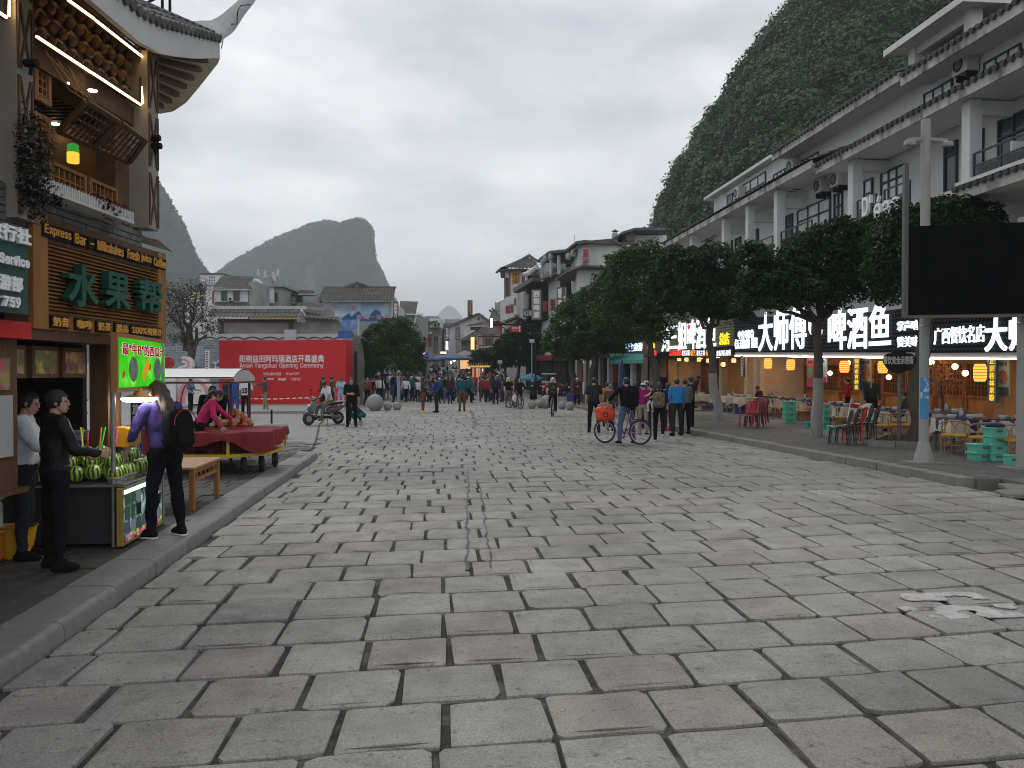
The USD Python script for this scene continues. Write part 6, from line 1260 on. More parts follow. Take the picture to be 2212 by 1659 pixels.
def eave(X,Y0,Y1,z,name,fas=.26,rise=.75,back=1.5,tiles=True):
 ybox(ht,'eave_slab',X,X+back,Y0,Y1,z-.02,z+.06,M_hw);ybox(ht,'fascia',X-.06,X-.002,Y0,Y1,z-.1,z-.1+fas,M_stain)
 part(ht,'roof_tiles',tiled_slope((X-.12,Y0,z+.16),(X-.12,Y1,z+.16),(X+back,Y1,z+rise),(X+back,Y0,z+rise),.27,.4,.06),M_tile,kind='stuff')
 if tiles:
  y=Y0+.13;q=np.random.default_rng(int(z*10))
  while y<min(Y1,34):part(ht,'eave_tile',MB().tube([(X-.17,y,z+.17+q.uniform(-.01,.01)),(X+.25,y,z+.30)],.075,8),M_tile,smooth=40);y+=.27
eave(13.6,9.0,28.4,9.14,'e1');eave(13.7,29.0,49.0,9.52,'e2',tiles=False);eave(14.1,9.0,23.9,10.72,'e3',back=2.2,rise=1.1);eave(14.1,24.0,33.5,10.92,'e5',back=2.2,rise=1.1);eave(13.3,9.0,20.0,6.42,'e4',back=1.9,rise=.5)
ybox(ht,'eave_slab',14.6,17,33.55,44,11.36,11.5,M_hw)
ybox(ht,'roof_mass',16.0,24,9,43,10.9,11.6,M_tile)
ybox(ht,'pavilion_eave',14.7,21.5,21.9,25.9,12.36,12.46,M_hw);ybox(ht,'fascia',14.64,14.698,21.84,25.95,12.3,12.5,M_hw);ybox(ht,'fascia',14.7,21.5,21.84,21.898,12.3,12.5,M_hw)
pc=(18.0,23.9,13.3)
for a,b in(((14.7,21.9),(14.7,25.9)),((14.7,25.9),(21.5,25.9)),((21.5,21.9),(14.7,21.9))):part(ht,'pavilion_tiles',tiled_slope((*a,12.5),(*b,12.5),(pc[0]+.01,pc[1],13.3),(pc[0],pc[1],13.3),.3,.5,.07),M_tile,kind='stuff')
for x,y in((15.4,25.3),(15.4,22.5),(20.5,25.3),(20.5,22.5)):ybox(ht,'pavilion_column',x-.17,x+.17,y-.17,y+.17,10.9,12.355,M_hw)
ybox(ht,'pavilion_beam',15.3,15.5,22.7,25.1,12.1,12.35,M_hw);ybox(ht,'pavilion_back',20.6,20.7,22,25.8,11,12.35,mat('shade_brown',(.06,.05,.045),.8))
for x0,x1 in((1826,1847),(1667,1683),(1606,1620),(1555,1568),(2071,2098),(1487,1497)):
 a,b=HC.sz(x0,500)[0],HC.sz(x1,500)[0];w=.17;c=(a+b)/2;m=MB();HC.box(m,c-w,c+w,6.6,9.1 if x0>1700 else 9.4,-.34,0);part(ht,'column',m,M_hw)
 m=MB();HC.box(m,c-.13,c+.13,8.7,9.08,-1.3,-.345);part(ht,'beam',m,M_hw)
M_alu=mat('dark_green_frame',(.018,.035,.038),.5,.1,3)
M_cur=mat('curtained_pane',(.55,.57,.58),.12,.12,2,spec=.7)
for q in((2128,107,2207,176),(1998,181,2059,239),(1735,327,1769,387),(1672,363,1697,409),(1607,381,1655,421),(1572,420,1584,444)):
 a,zt=HT.sz(q[0],(q[1]+q[3])/2);b=HT.sz(q[2],q[3])[0];w=window(ht,HT,q[0],0,q[2],0,2,.0,M_cur,M_alu)if False else None
 m=MB();z0,z1=HT.sz(q[0],q[3])[1],HT.sz(q[2],q[1])[1];z1=max(min(z1,10.7 if q[0]>1700 else 11.1),z0+.5);n=3
 for s in(a,b-.05):HT.box(m,s,s+.05,z0,z1,0,.06)
 for z in(z0,z1-.05):HT.box(m,a+.05,b-.05,z,z+.05,0,.055)
 for i in range(1,n):s=a+(b-a)*i/n;HT.box(m,s-.025,s+.025,z0+.05,z1-.05,0,.05)
 f=part(ht,'window',m,M_alu);m=MB();HT.box(m,a+.05,b-.05,z0+.05,z1-.05,.003,.02);part(f,'pane',m,M_cur)
def bigwin(x0,x1,z0,z1,n,pm,name='glass_door'):
 a,b=HW.sz(x0,450)[0],HW.sz(x1,450)[0];m=MB()
 for s in(a,b-.06):HW.box(m,s,s+.06,z0,z1,0,.08)
 for z in(z0,z1-.06,z0+(z1-z0)*.72):HW.box(m,a+.06,b-.06,z,z+.06,0,.075)
 for i in range(1,n):s=a+(b-a)*i/n;HW.box(m,s-.03,s+.03,z0+.06,z1-.06,0,.07)
 f=part(ht,name,m,M_alu);m=MB();HW.box(m,a+.06,b-.06,z0+.06,z1-.06,.003,.03);part(f,'pane',m,pm)
for x0,x1,n,pm in((1725,1796,3,M_cur),(1804,1822,2,M_pane),(1852,1887,2,M_cur),(1905,1957,3,M_cur),(1684,1714,2,M_win),(1625,1640,1,M_win),(1590,1602,1,M_win),(1575,1584,1,M_win),(2042,2070,1,M_win),(2112,2126,1,M_win),(2158,2300,4,M_win),(1510,1545,2,M_win),(1455,1480,2,M_win)):bigwin(x0,x1,6.85 if x0 not in(2042,1905)else 7.3,8.75,n,pm)
def rail(x0,x1,pl=HC):
 a,b=pl.sz(x0,400)[0],pl.sz(x1,400)[0];m=MB()
 for z in(7.62,7.3,6.92):pl.box(m,a,b,z,z+.045,-.1,-.055)
 r=part(ht,'railing',m,M_alu);n=max(1,int((b-a)/.9));pm=MB()
 for i in range(n+1):s=a+(b-a)*i/n;pl.box(pm,s-.025,s+.025,6.82,7.66,-.102,-.052)
 part(r,'rail_post',pm,M_alu);m=MB();pl.box(m,a+.03,b-.03,6.98,7.28,-.085,-.07)
 part(r,'glass_sheet',m,'/World/Looks/balcony_glass')
usdkit.material(stage,'/World/Looks/balcony_glass',{'t':('transparent_bsdf',{'color':(.85,.92,.92)})if False else('transparent_bsdf',{}),'g':('glossy_bsdf',{'roughness':.03}),'f':('fresnel',{'IOR':1.5}),'m':('mix_closure',{})},[('f.fac','m.fac'),('t.BSDF','m.closure1'),('g.BSDF','m.closure2')],surface='m.closure')
for x0,x1 in((2098,2290),(1848,1888),(1906,1960),(1684,1716),(1718,1750),(1621,1666),(1569,1604)):rail(x0,x1)
ybox(ht,'balcony_parapet',13.62,13.74,9,20.6,6.5,6.93,M_hw)
for k,(x,y0,y1,X,lab)in enumerate(((2057,126,176,14.95,'air conditioner between the two top-floor windows at the right'),(1698,349,377,14.95,'upper of two stacked air conditioners on the top floor'),(1698,378,404,14.95,'lower of two stacked air conditioners on the top floor'),(1584,408,432,14.95,'farthest air conditioner on the top floor'),(1757,390,425,15.1,'left air conditioner under the main eave'),(1793,375,409,15.1,'right air conditioner under the main eave'),(1620,700,730,0,''))):
 if not lab:continue
 pl=hx(X+.1);a,zt=pl.sz(x,y0,.45);s1=a+.66;zb=zt-.55;t=thing('air_conditioner','grey '+lab,'air conditioner',pl.pt(a+.4,zb,.2));m=MB();pl.box(m,a,s1,zb,zt,.1,.45);part(t,'casing',m,mat('grey_casing',(.40,.40,.385),.5,.1,3));c=pl.pt(a+.26,(zb+zt)/2,.455)
 part(t,'fan_grille',MB().torus(c,.18,.025,pl.n,18,5),M_black);part(t,'fan',MB().cyl(c-pl.n*.01,c+pl.n*.002,.165,14),mat('fan_grey',(.15,.15,.15),.5));m=MB();pl.box(m,a+.1,a+.16,zb-.18,zb,.0,.4);pl.box(m,s1-.16,s1-.1,zb-.18,zb,.0,.4);part(t,'bracket',m,M_black)
tsn=thing('terrace_letters','big white raised letters on the balcony edge above the trees','sign',HC.hit(1900,470,.1));part(tsn,'lettering',text_d(HC,"D'",1868,428,1886,462,.05,.1,bold=2),M_wpr);part(tsn,'lettering',text_d(HC,'éas',1893,428,1945,465,.05,.1,bold=1),M_wpr)
chr_=thing('balcony_chair','white moulded chair on the right-hand balcony','chair',HW.hit(2185,335,.7));c=HW.hit(2180,330,.7);c[2]=6.83;part(chr_,'seat',MB().cbox(c+[0,0,.42],(.5,.5,.05),.02),M_white_l);part(chr_,'backrest',MB().cbox(c+[.1,-.25,.68],(.5,.05,.5),.02),M_white_l)
for sx in(-.2,.2):
 for sy in(-.2,.2):part(chr_,'leg',MB().cyl(c+[sx,sy,0],c+[sx,sy,.42],.02,6),M_white_l)
 # -- restaurants
RF=PL((13.6,35.8),(14.46,19.25));sz=RF.sz
M_tim=mat('lit_restaurant_timber',(.34,.17,.055),.55,.3,2.5,stretch=(1,1,.4));M_slat=mat('olive_slat',(.16,.155,.09),.6,.2,3)
rs1=thing('fish_restaurant','lit open-fronted restaurant with black sign board and white glowing characters','restaurant',RF.hit(1900,900,-1))
zs=lambda x:float(np.interp(x,[1590,1985,2212],[sz(1606,768)[1],sz(1985,773.5)[1],sz(2202,776)[1]]))
sl=lambda x,t=0:sz(x,780,t)[0]
xR=2330;a,b,c=sl(1588),sl(1988),sl(xR)
def sheared(mb,s0,s1,z00,z01,z10,z11,t0,t1):
 "panel from s0 (z00..z01) to s1 (z10..z11)"
 mb.hexa([RF.pt(s0,z00,t0),RF.pt(s1,z10,t0),RF.pt(s1,z11,t0),RF.pt(s0,z01,t0),RF.pt(s0,z00,t1),RF.pt(s1,z10,t1),RF.pt(s1,z11,t1),RF.pt(s0,z01,t1)]);return mb
zL,zM,zR=zs(1590),zs(1985),zs(2212)
zR2=zR-.03
for s0,s1,q0,q1,h0,h1 in((a,b-.03,zL,zM,1.55,1.25),(b+.03,c,zM-.02,zR2,1.13,1.1)):
 part(rs1,'sign_board',sheared(MB(),s0,s1,q0+.17,q0+.17+h0,q1+.17,q1+.17+h1,-.2,0),M_black)
 part(rs1,'soffit_band',sheared(MB(),s0,s1,q0+.03,q0+.165,q1+.03,q1+.165,-.2,.02),mat('grey_soffit',(.25,.24,.22),.7))
 part(rs1,'strip_light',sheared(MB(),s0+.1,s1-.05,q0-.02,q0+.025,q1-.02,q1+.025,.0,.06),emit('white_strip',(1.0,.93,.82),9.0))
 part(rs1,'ceiling',sheared(MB(),s0,s1,q0+.05,q0+.1,q1+.05,q1+.1,-3.6,-.21),M_tim)
 tl=MB();r=.075
 for i in range(int((s1-s0)/(r*2))):
  for j in range(9):
   s=s0+r+i*2*r+(j%2)*r;f=(s-s0)/(s1-s0);zb=q0+(q1-q0)*f+.17+.06+j*.135
   if zb>q0+(q1-q0)*f+.17+h0+(h1-h0)*f-.06 or s>s1-r:continue
   pts=[RF.pt(s+r*.9*math.cos(t),zb+r*.9*math.sin(t),.012)for t in np.linspace(0,np.pi,6)];tl.tube(pts,.014,3,False)
 part(rs1,'roof_tile_ends',tl,mat('black_tile_end',(.05,.05,.052),.5,.2,5),kind='stuff')
E_w=emit('white_sign_letter',(.85,.92,1.0),1.5)
for tx,x0,y0,x1,y1,bo in(('大师傅',1640,677,1743,753,1),('啤酒鱼',1791,670,1925,750,1),('中央电视台',1596,715,1629,729,0),('《天天饮食》播报',1589,733,1637,751,0),('掌声响',1940,695,1985,712,0),('赞美味',1940,728,1985,748,0)):
 part(rs1,'glowing_letter',text_d(RF,tx,x0,y0,x1,y1,.03,.05,bold=bo),E_w)
for tx,x0,y0,x1,y1,bo in(('广西餐饮名店',2020,709,2128,739,0),('大师傅',2130,688,2290,754,2)):part(rs1,'glowing_letter',text_d(RF,tx,x0,y0,x1,y1,.03,.05,bold=bo),E_w)
m=MB()
for k in range(3):
 cs,cz=sz(1767,704);th=np.linspace(.3+k*2.1,1.7+k*2.1,8);rr_=.42+.1*(k%2);m.tube([RF.pt(cs+rr_*math.cos(t),cz+rr_*.95*math.sin(t),.05)for t in th],[.02,.05,.06,.065,.06,.05,.03,.01],6)
m.tube([RF.pt(cs-.15,cz-.15,.05),RF.pt(cs,cz+.05,.05),RF.pt(cs+.18,cz+.2,.05)],[.03,.09,.02],6);part(rs1,'fish_emblem',m,E_w)
TB=-3.4
part(rs1,'back_wall',sheared(MB(),a-1,c+1,.12,zL+.1,.12,zR+.1,TB-.1,TB),M_tim)
ss=a
k=0
while ss<c:
 w=1.5;m=MB()
 for s in(ss,ss+w-.08):RF.box(m,s,s+.08,.13,2.35,TB,TB+.07)
 for z in(.13,1.1,2.27):RF.box(m,ss+.08,ss+w-.08,z,z+.08,TB,TB+.065)
 f=part(rs1,'lattice_screen',m,M_wood);g=MB()
 for i in range(1,8):s=ss+.08+(w-.16)*i/8;RF.box(g,s-.01,s+.01,1.18,2.27,TB+.01,TB+.045)
 for j in range(1,6):z=1.18+1.09*j/6;RF.box(g,ss+.08,ss+w-.08,z-.01,z+.01,TB+.012,TB+.043)
 part(f,'glazing_bar',g,M_wood);m=MB();RF.box(m,ss+.1,ss+w-.1,1.2,2.25,TB+.002,TB+.008);part(f,'pane',m,mat('dark_amber_pane',(.07,.035,.015),.2));ss+=w+.04;k+=1
part(rs1,'floor',sheared(MB(),a,c,.1,.125,.1,.125,TB,-.3),mat('dark_floor',(.07,.055,.045),.5))
for x,wd,tt,mt in((1640,.22,-1.2,M_white_h),(1664,.2,-2.2,M_white_h),(1611,.30,-.3,mat('cream_column',(.42,.35,.22),.8)),(1862,.34,-.6,M_tim),(2160,.4,-.5,M_tim)):
 s=sl(x,tt);m=MB();RF.box(m,s-wd/2,s+wd/2,.12,zs(x)+.04,tt-wd,tt);part(rs1,'column',m,mt)
def hsign(label,text,x0,y0,x1,y1,t,board,letter,**k):
 th_=thing('hanging_sign',label,'sign',RF.hit((x0+x1)/2,y1,t));m=MB();RF.boxd(m,x0,y0,x1,y1,t-.08,t);part(th_,'board',m,board)
 w,h=x1-x0,y1-y0;part(th_,'lettering',text_d(RF,text,x0+w*.18,y0+h*.04,x1-w*.18,y1-h*.04,t+.002,.015,bold=2,vertical=True),letter)
 aa,zt=sz(x0,y0,t);bb,zb=sz(x1,y1,t);m=MB()
 for s in(aa,bb-.03):RF.box(m,s,s+.03,zb,zt,t,t+.02)
 for z in(zb,zt-.03):RF.box(m,aa+.03,bb-.03,z,z+.03,t,t+.018)
 part(th_,'edge',m,M_steel)
M_navy=mat('navy_sign',(.02,.05,.08),.5,.1,3);E_y=emit('lit_yellow_letter',(.95,.6,.05),1.0)
hsign('dark blue vertical sign with yellow characters for rice noodles','正宗桂林米粉',2135,770,2151,870,-.25,M_navy,E_y);hsign('dark blue vertical sign with yellow characters for grilled fish','烧烤夜宵烤鱼',1844,772,1857,844,-.35,M_navy,E_y)
hsign('narrow dark red vertical sign on the cream column','百年老店啤酒鱼',1599.5,769,1606,815,.05,mat('maroon_sign',(.12,.01,.03),.5),M_wpr)
def food_poster(label,x0,y0,x1,y1,t,cols):
 th_=thing('food_poster',label,'poster',RF.hit((x0+x1)/2,y1,t));m=MB();RF.boxd(m,x0,y0,x1,y1,t-.04,t);part(th_,'sheet',m,cols[0]);aa,zt=sz(x0,y0,t);bb,zb=sz(x1,y1,t);w,h=bb-aa,zt-zb
 m=MB();th=np.linspace(0,2*np.pi,20);m.prism(np.c_[np.cos(th)*w*.42,np.sin(th)*w*.42],RF.pt((aa+bb)/2,zb+h*.5,t+.001),RF.e,[0,0,1],.005);part(th_,'dish',m,cols[1])
 m=MB();RF.box(m,aa,bb,zb,zb+h*.22,t+.001,t+.004);part(th_,'band',m,cols[2])
 part(th_,'lettering',text_in(RF,'真水骨',aa+w*.15,bb-w*.15,zt-h*.2,zt-h*.06,t+.001,.004,bold=1),M_dark)
M_dish=mat('red_stew_print',(.35,.09,.03),.5,.5,14,spots=((.5,.3,.1),12,.5,.6));M_pst=mat('cream_poster',(.42,.35,.22),.5,.15,3);M_pb=mat('dark_band_print',(.06,.07,.07),.5)
food_poster('cream poster of a red dish on the right timber column',2153,776,2179,854,-.48,(M_pst,M_dish,M_pb));food_poster('cream poster of a red dish behind the dark tree trunk',1858,775,1881,838,-.58,(M_pst,M_dish,M_pb))
food_poster('bright lit poster with red foot and a white bowl hanging by the tree',1761,775,1785,826,-.2,(mat('pale_blue_poster',(.45,.55,.6),.5,.2,3),mat('white_bowl_print',(.55,.5,.4),.5,.5,10),mat('tomato_band',(.5,.05,.03),.5)));food_poster('red and green poster hanging left of the tree trunk',1743,774,1757,836,-.2,(mat('red_poster',(.4,.07,.06),.5,.3,4),mat('green_print',(.15,.25,.08),.5,.5,10),mat('rose_band',(.4,.04,.08),.5)))
def lantern(label,x,y,t,r,h,name='paper_lantern',e=None,box=False,g=None):
 c=RF.hit(x,y,t);th_=thing(name,label,'lantern',c-[0,0,h/2],group=g);e=e or emit('lantern_glow',(1.0,.42,.07),1.7)
 if box:
  part(th_,'shade',MB().cbox(c,(r*1.7,r*1.7,h),.03),e);m=MB()
  for sx in(-1,1):
   for sy in(-1,1):m.box(c+[sx*r*.88,sy*r*.88,0],(.03,.03,h+.06))
  m.box(c+[0,0,h/2+.03],(r*2,r*2,.04));m.box(c-[0,0,h/2+.03],(r*2,r*2,.04));part(th_,'frame',m,M_woodd)
 else:
  part(th_,'shade',MB().lathe([(r*.75,-h/2),(r,-h*.3),(r*1.02,0),(r,h*.3),(r*.75,h/2)],c,16),e,smooth=True);rib=MB()
  for z in np.linspace(-.5,.5,7):rib.torus(c+[0,0,z*h],r*(1.03-.26*(2*abs(z))**3),.008,(0,0,1),16,4)
  part(th_,'rib',rib,M_woodd)
 part(th_,'cord',MB().cyl(c+[0,0,h/2],[c[0],c[1],zs(x)+.05],.01,5),M_black)
for i,(x,y,r,h)in enumerate(((1659,785,.17,.46),(1708,788,.17,.46),(1824,792,.17,.44),(1907,793,.16,.42),(2117,805,.17,.5))):
 lantern(f'glowing amber drum lantern, {("first", "second", "third", "fourth", "fifth")[i]} from the left in the restaurant',x,y,-.9 if i!=4 else-.7,r,h)
for i,(x,y)in enumerate(((1793,806),(1832,784),(2012,782),(2063,792),(2085,806),(1878,800),(1920,815))):single('wall_lamp',MB().ell(RF.hit(x,y,-2.6),(.10,.10,.10),10),emit('wall_lamp_glow',(1,.66,.25),6.0),f'small warm lamp deep in the restaurant, {("left of the third lantern", "right of the third lantern", "behind the lamp pole", "left of the fifth lantern", "below left of the fifth lantern", "behind the round black sign", "below the fourth lantern")[i]}','lamp',smooth=True)
for i in range(9):
 s=a+1+(c-a-1.5)*i/8;f=(s-a)/(c-a);z=np.interp(s,[a,b,c],[zL,zM,zR])+.03;p=RF.pt(s,z,-1.7);part(rs1,'down_light',MB().lathe([(0,-.015),(.11,-.015),(.11,.0),(0,.0)],p,12),emit('down_light_glow',(1,.46,.13),80.0))
bt=thing('blossom_decoration','artificial pink blossom tree glowing inside the restaurant','tree',RF.hit(2030,880,-1.6));q=np.random.default_rng(77);d_=q.normal(size=(1100,3));d_/=np.linalg.norm(d_,axis=1,keepdims=True);cc=RF.hit(2030,815,-1.6)
part(bt,'blossom',leaves(cc+d_*np.array([.75,.75,.62])*q.random((1100,1))**.4,d_,.08,q),leafmat('warm_blossom',(.35,.20,.14),(.55,.36,.28)));part(bt,'trunk',MB().tube([[cc[0],cc[1],.13],[cc[0]+.1,cc[1],1.0],cc],[.07,.05,.03],7),M_bark)
a2,b2=sl(1392),sl(1585);rs2=thing('corner_restaurant','lit restaurant with olive slatted sign board and yellow brick wall inside','restaurant',RF.hit(1490,900,-1))
zt0,zb0=sz(1480,690)[1],sz(1480,755)[1]
n=15
for i in range(n):m=MB();z=zb0+(zt0+.3-zb0)*i/n;RF.box(m,a2,b2,z,z+(zt0+.3-zb0)/n*.8,-.1,0);part(rs2,'slat',m,M_slat)
m=MB();RF.box(m,a2,b2,zb0,zt0+.4,-.3,-.11);part(rs2,'sign_back',m,M_frame)
for tx,x0,y0,x1,y1,bo,e in(('刘三姐啤酒鱼',1431,702,1547,751,1,E_w),('总店',1555,720,1576,744,1,emit('yellow_neon_letter',(1,.8,.03),1.2)),('正宗啤酒',1396,743,1414,752,2,emit('orange_letter',(1,.4,.05),2.5))):part(rs2,'glowing_letter',text_d(RF,tx,x0,y0,x1,y1,.02,.05,bold=bo),e)
hr_=thing('heart_light','small red glowing heart above the white characters','light',RF.hit(1489,706,.1));m=MB();h_=[(.16*math.sin(t)**3,.13*math.cos(t)-.05*math.cos(2*t)-.02*math.cos(3*t))for t in np.linspace(0,2*np.pi,30)[:-1]];m.prism(h_,RF.hit(1489,706,.1),RF.e,[0,0,1],.05);part(hr_,'heart',m,emit('heart_red',(1,.02,.05),4.0))
zl0,zl1=sz(1490,769)[1],sz(1490,755.5)[1];m=MB();RF.box(m,a2,b2,zl0-.03,zl1,-.2,.02);part(rs2,'led_board',m,M_black)
for tx,x0,x1,e in(('欢迎光临',1407,1418,'r'),('人人吃过都说',1446,1471,'r'),('著名导演',1473,1490,'w'),('张艺',1492,1503,'o'),('著名主持',1505,1523,'w'),('何炅',1525,1535,'o'),('亲临到店用餐',1548,1579,'w')):part(rs2,'led_text',text_d(RF,tx,x0,757,x1,768,.021,.02,bold=0),{'r':emit('led_red',(1,.04,.03),1.6),'w':emit('led_white',(.9,.95,1),1.2),'o':emit('led_orange',(1,.33,.04),1.4)}[e])
zc2=zl0-.05
part(rs2,'ceiling',MB().hexa([RF.pt(s,z,t)for z in(zc2,zc2+.06)for s,t in((a2,-4.0),(b2,-4.0),(b2,-.21),(a2,-.21))]),M_tim)
m=MB();RF.box(m,a2,b2,.12,zc2,-4.1,-4.0);part(rs2,'back_wall',m,mat('ochre_render',(.40,.26,.10),.8,.15,2))
m=MB();RF.box(m,b2-.15,b2,.12,zc2,-4.0,-1.0);part(rs2,'side_wall',m,M_white_h);m=MB();RF.box(m,a2,a2+.15,.12,zc2,-4.0,-.3);part(rs2,'side_wall',m,M_white_h)
M_yb=mat('yellow_brick',(.36,.21,.075),.85,.3,3,bump=.3,island=.35);q=np.random.default_rng(6);s0_,s1_=sl(1471,-3.6),sl(1538,-3.6);r=0;z=.14
while z<zc2-.06:
 s=s0_-(r%2)*.14
 while s<s1_:w=q.uniform(.2,.34);m=MB();RF.box(m,max(s,s0_),min(s+w-.012,s1_),z,z+.088,-3.72,-3.6+q.uniform(0,.03));part(rs2,'brick',m,M_yb);s+=w
 z+=.1;r+=1
for x,wd,tt in((1464,.34,-1.2),(1556,.32,-.9)):s=sl(x,tt);m=MB();RF.box(m,s-wd/2,s+wd/2,.12,zc2,tt-wd,tt);part(rs2,'column',m,mat('cream_column',(.42,.35,.22),.8))
for i,(x,y,bx_)in enumerate(((1467,776,0),(1483,777,0),(1510,777,0),(1530,779,1),(1562,787,1),(1585,779,0),(1621,780,0))):lantern(f'small lit lantern, {("first", "second", "third", "fourth", "fifth", "sixth", "seventh")[i]} from the left under the left sign board',x,y,-.7,.11,.22,'small_lantern',emit('small_lantern_glow',(1,.60,.22),2.2),bool(bx_))
for i in range(5):s=a2+1.5+(b2-a2-3)*i/4;part(rs2,'down_light',MB().lathe([(0,-.015),(.12,-.015),(.12,0),(0,0)],RF.pt(s,zc2-.002,-2.0),12),emit('down_light_glow',(1,.46,.13),80.0))
for x0,x1,c_ in((1405,1420,(.45,.28,.05)),(1424,1438,(.40,.25,.12))):m=MB();RF.boxd(m,x0,772,x1,815,-.6,-.55);part(rs2,'menu_panel',m,mat(f'menu_panel_{x0}',c_,.6,.4,8,spots=((.4,.05,.02),8,.55,.6)))
RF0=RF;RF=PL(base_at(1395,49),base_at(1235,57));sz=RF.sz
a3,b3=sl(1235),sl(1390);rs3=thing('small_shops','dark row of small shops with teal and red awnings left of the restaurants','shop',RF.hit(1320,870,-1));zt3=4.6
m=MB();RF.box(m,a3,b3-.02,2.9,zt3,-.3,-.05);part(rs3,'fascia',m,M_frame);m=MB();RF.box(m,a3,b3,.12,3,-1.8,-1.7);part(rs3,'back_wall',m,M_dark);m=MB();RF.box(m,a3,b3,2.9,3.0,-1.7,-.31);part(rs3,'ceiling',m,M_dark)
part(rs3,'lettering',text_d(RF,'阳朔旅游',1352,742,1388,758,-.03,.04,bold=2),emit('ice_blue_letter',(.55,.75,1),1.8));part(rs3,'lettering',text_d(RF,'美食',1276,743,1288,756,-.03,.04,bold=2),M_wpr)
for x in(1243,1262,1293,1312,1336,1362,1386):s=sl(x);m=MB();RF.box(m,s-.12,s+.12,.12,2.9,-.35,-.05);part(rs3,'pier',m,M_white_h if x in(1312,1362)else M_grey_h)
for x0,x1,c_ in((1246,1258,(.28,.05,.05)),(1322,1334,(.30,.01,.02)),(1366,1384,(.12,.09,.08))):m=MB();RF.boxd(m,x0,785,x1,825,-.7,-.6);part(rs3,'poster_panel',m,mat(f'shop_panel_{x0}',c_,.6,.3,6))
def awning(label,x0,x1,y0,y1,out,mt):
 p0,p1=RF.hit(x0,y0,0),RF.hit(x1,y0,0);q0,q1=RF.hit(x0,y0,out),RF.hit(x1,y0,out);zf=RF.sz((x0+x1)/2,y1,out)[1];q0[2]=q1[2]=zf;t=thing('awning',label,'awning',p0);o=np.array([0,0,.03]);part(t,'sheet',MB().hexa([p0,p1,q1,q0,p0+o,p1+o,q1+o,q0+o]),mt)
 for i in range(12):u=q0+(q1-q0)*i/12;v=q0+(q1-q0)*(i+.9)/12;part(t,'valance',MB().bar(u-[0,0,.1],v-[0,0,.1],.02,.2),mt)
awning('teal awning over the shop left of the restaurants',1318,1390,765,778,1.3,mat('teal_canvas_awning',(.10,.33,.28),.8,.1,2));awning('short dark red awning at the left end of the shops',1262,1294,757,767,1.0,M_red)
RF=RF0;sz=RF.sz
pu=thing('folded_parasol','folded dark blue parasol standing under the teal awning','parasol',base_at(1344,42,.12));c=base_at(1344,42,.12);part(pu,'canopy',MB().lathe([(.04,.7),(.22,.95),(.13,1.9),(.03,2.5)],c,8),mat('navy_canvas',(.02,.03,.12),.8));part(pu,'pole',MB().cyl(c,c+[0,0,.8],.03,6),M_steel)
# -- terrace furniture
M_cane=mat('cane_wood',(.30,.17,.08),.5,.2,6);M_seat=mat('yellow_cushion',(.45,.24,.03),.8,.2,5);M_cloth=mat('cream_tablecloth',(.48,.44,.36),.85,.1,5,bump=.1,bscale=80);M_bluec=mat('navy_overcloth',(.014,.02,.07),.85,.2,5);M_dish_w=mat('white_crockery',(.62,.62,.60),.3,.04,5)
def chair(loc,rz,label):
 t=thing('armchair',label,'chair',loc,rz,'cane armchairs on the restaurant terrace');part(t,'seat',MB().cbox((0,0,.44),(.5,.46,.05),.015),M_seat,world=False)
 for x,y,h in((-.24,.2,.66),(.24,.2,.66),(-.2,-.22,.74),(.2,-.22,.74)):part(t,'leg',MB().tube([(x,y,0),(x*.98,y,.44),(x*1.0,y*.9,h)],.016,6),M_cane,world=False)
 th=np.linspace(-.25,math.pi+.25,15);part(t,'arm_rail',MB().tube([(-.28*math.cos(a_),-.25*math.sin(a_)+.02,.68+.06*max(0,math.sin(a_)))for a_ in th],.018,6),M_cane,world=False)
 part(t,'back_splat',MB().tube([(0,-.2,.45),(0,-.235,.6),(-.1,-.245,.73)],.012,5).tube([(0,-.235,.6),(.1,-.245,.73)],.012,5),M_cane,world=False)
 for y in(.2,-.22):part(t,'stretcher',MB().cyl((-.22,y,.22),(.22,y,.22),.011,5),M_cane,world=False)
 return t
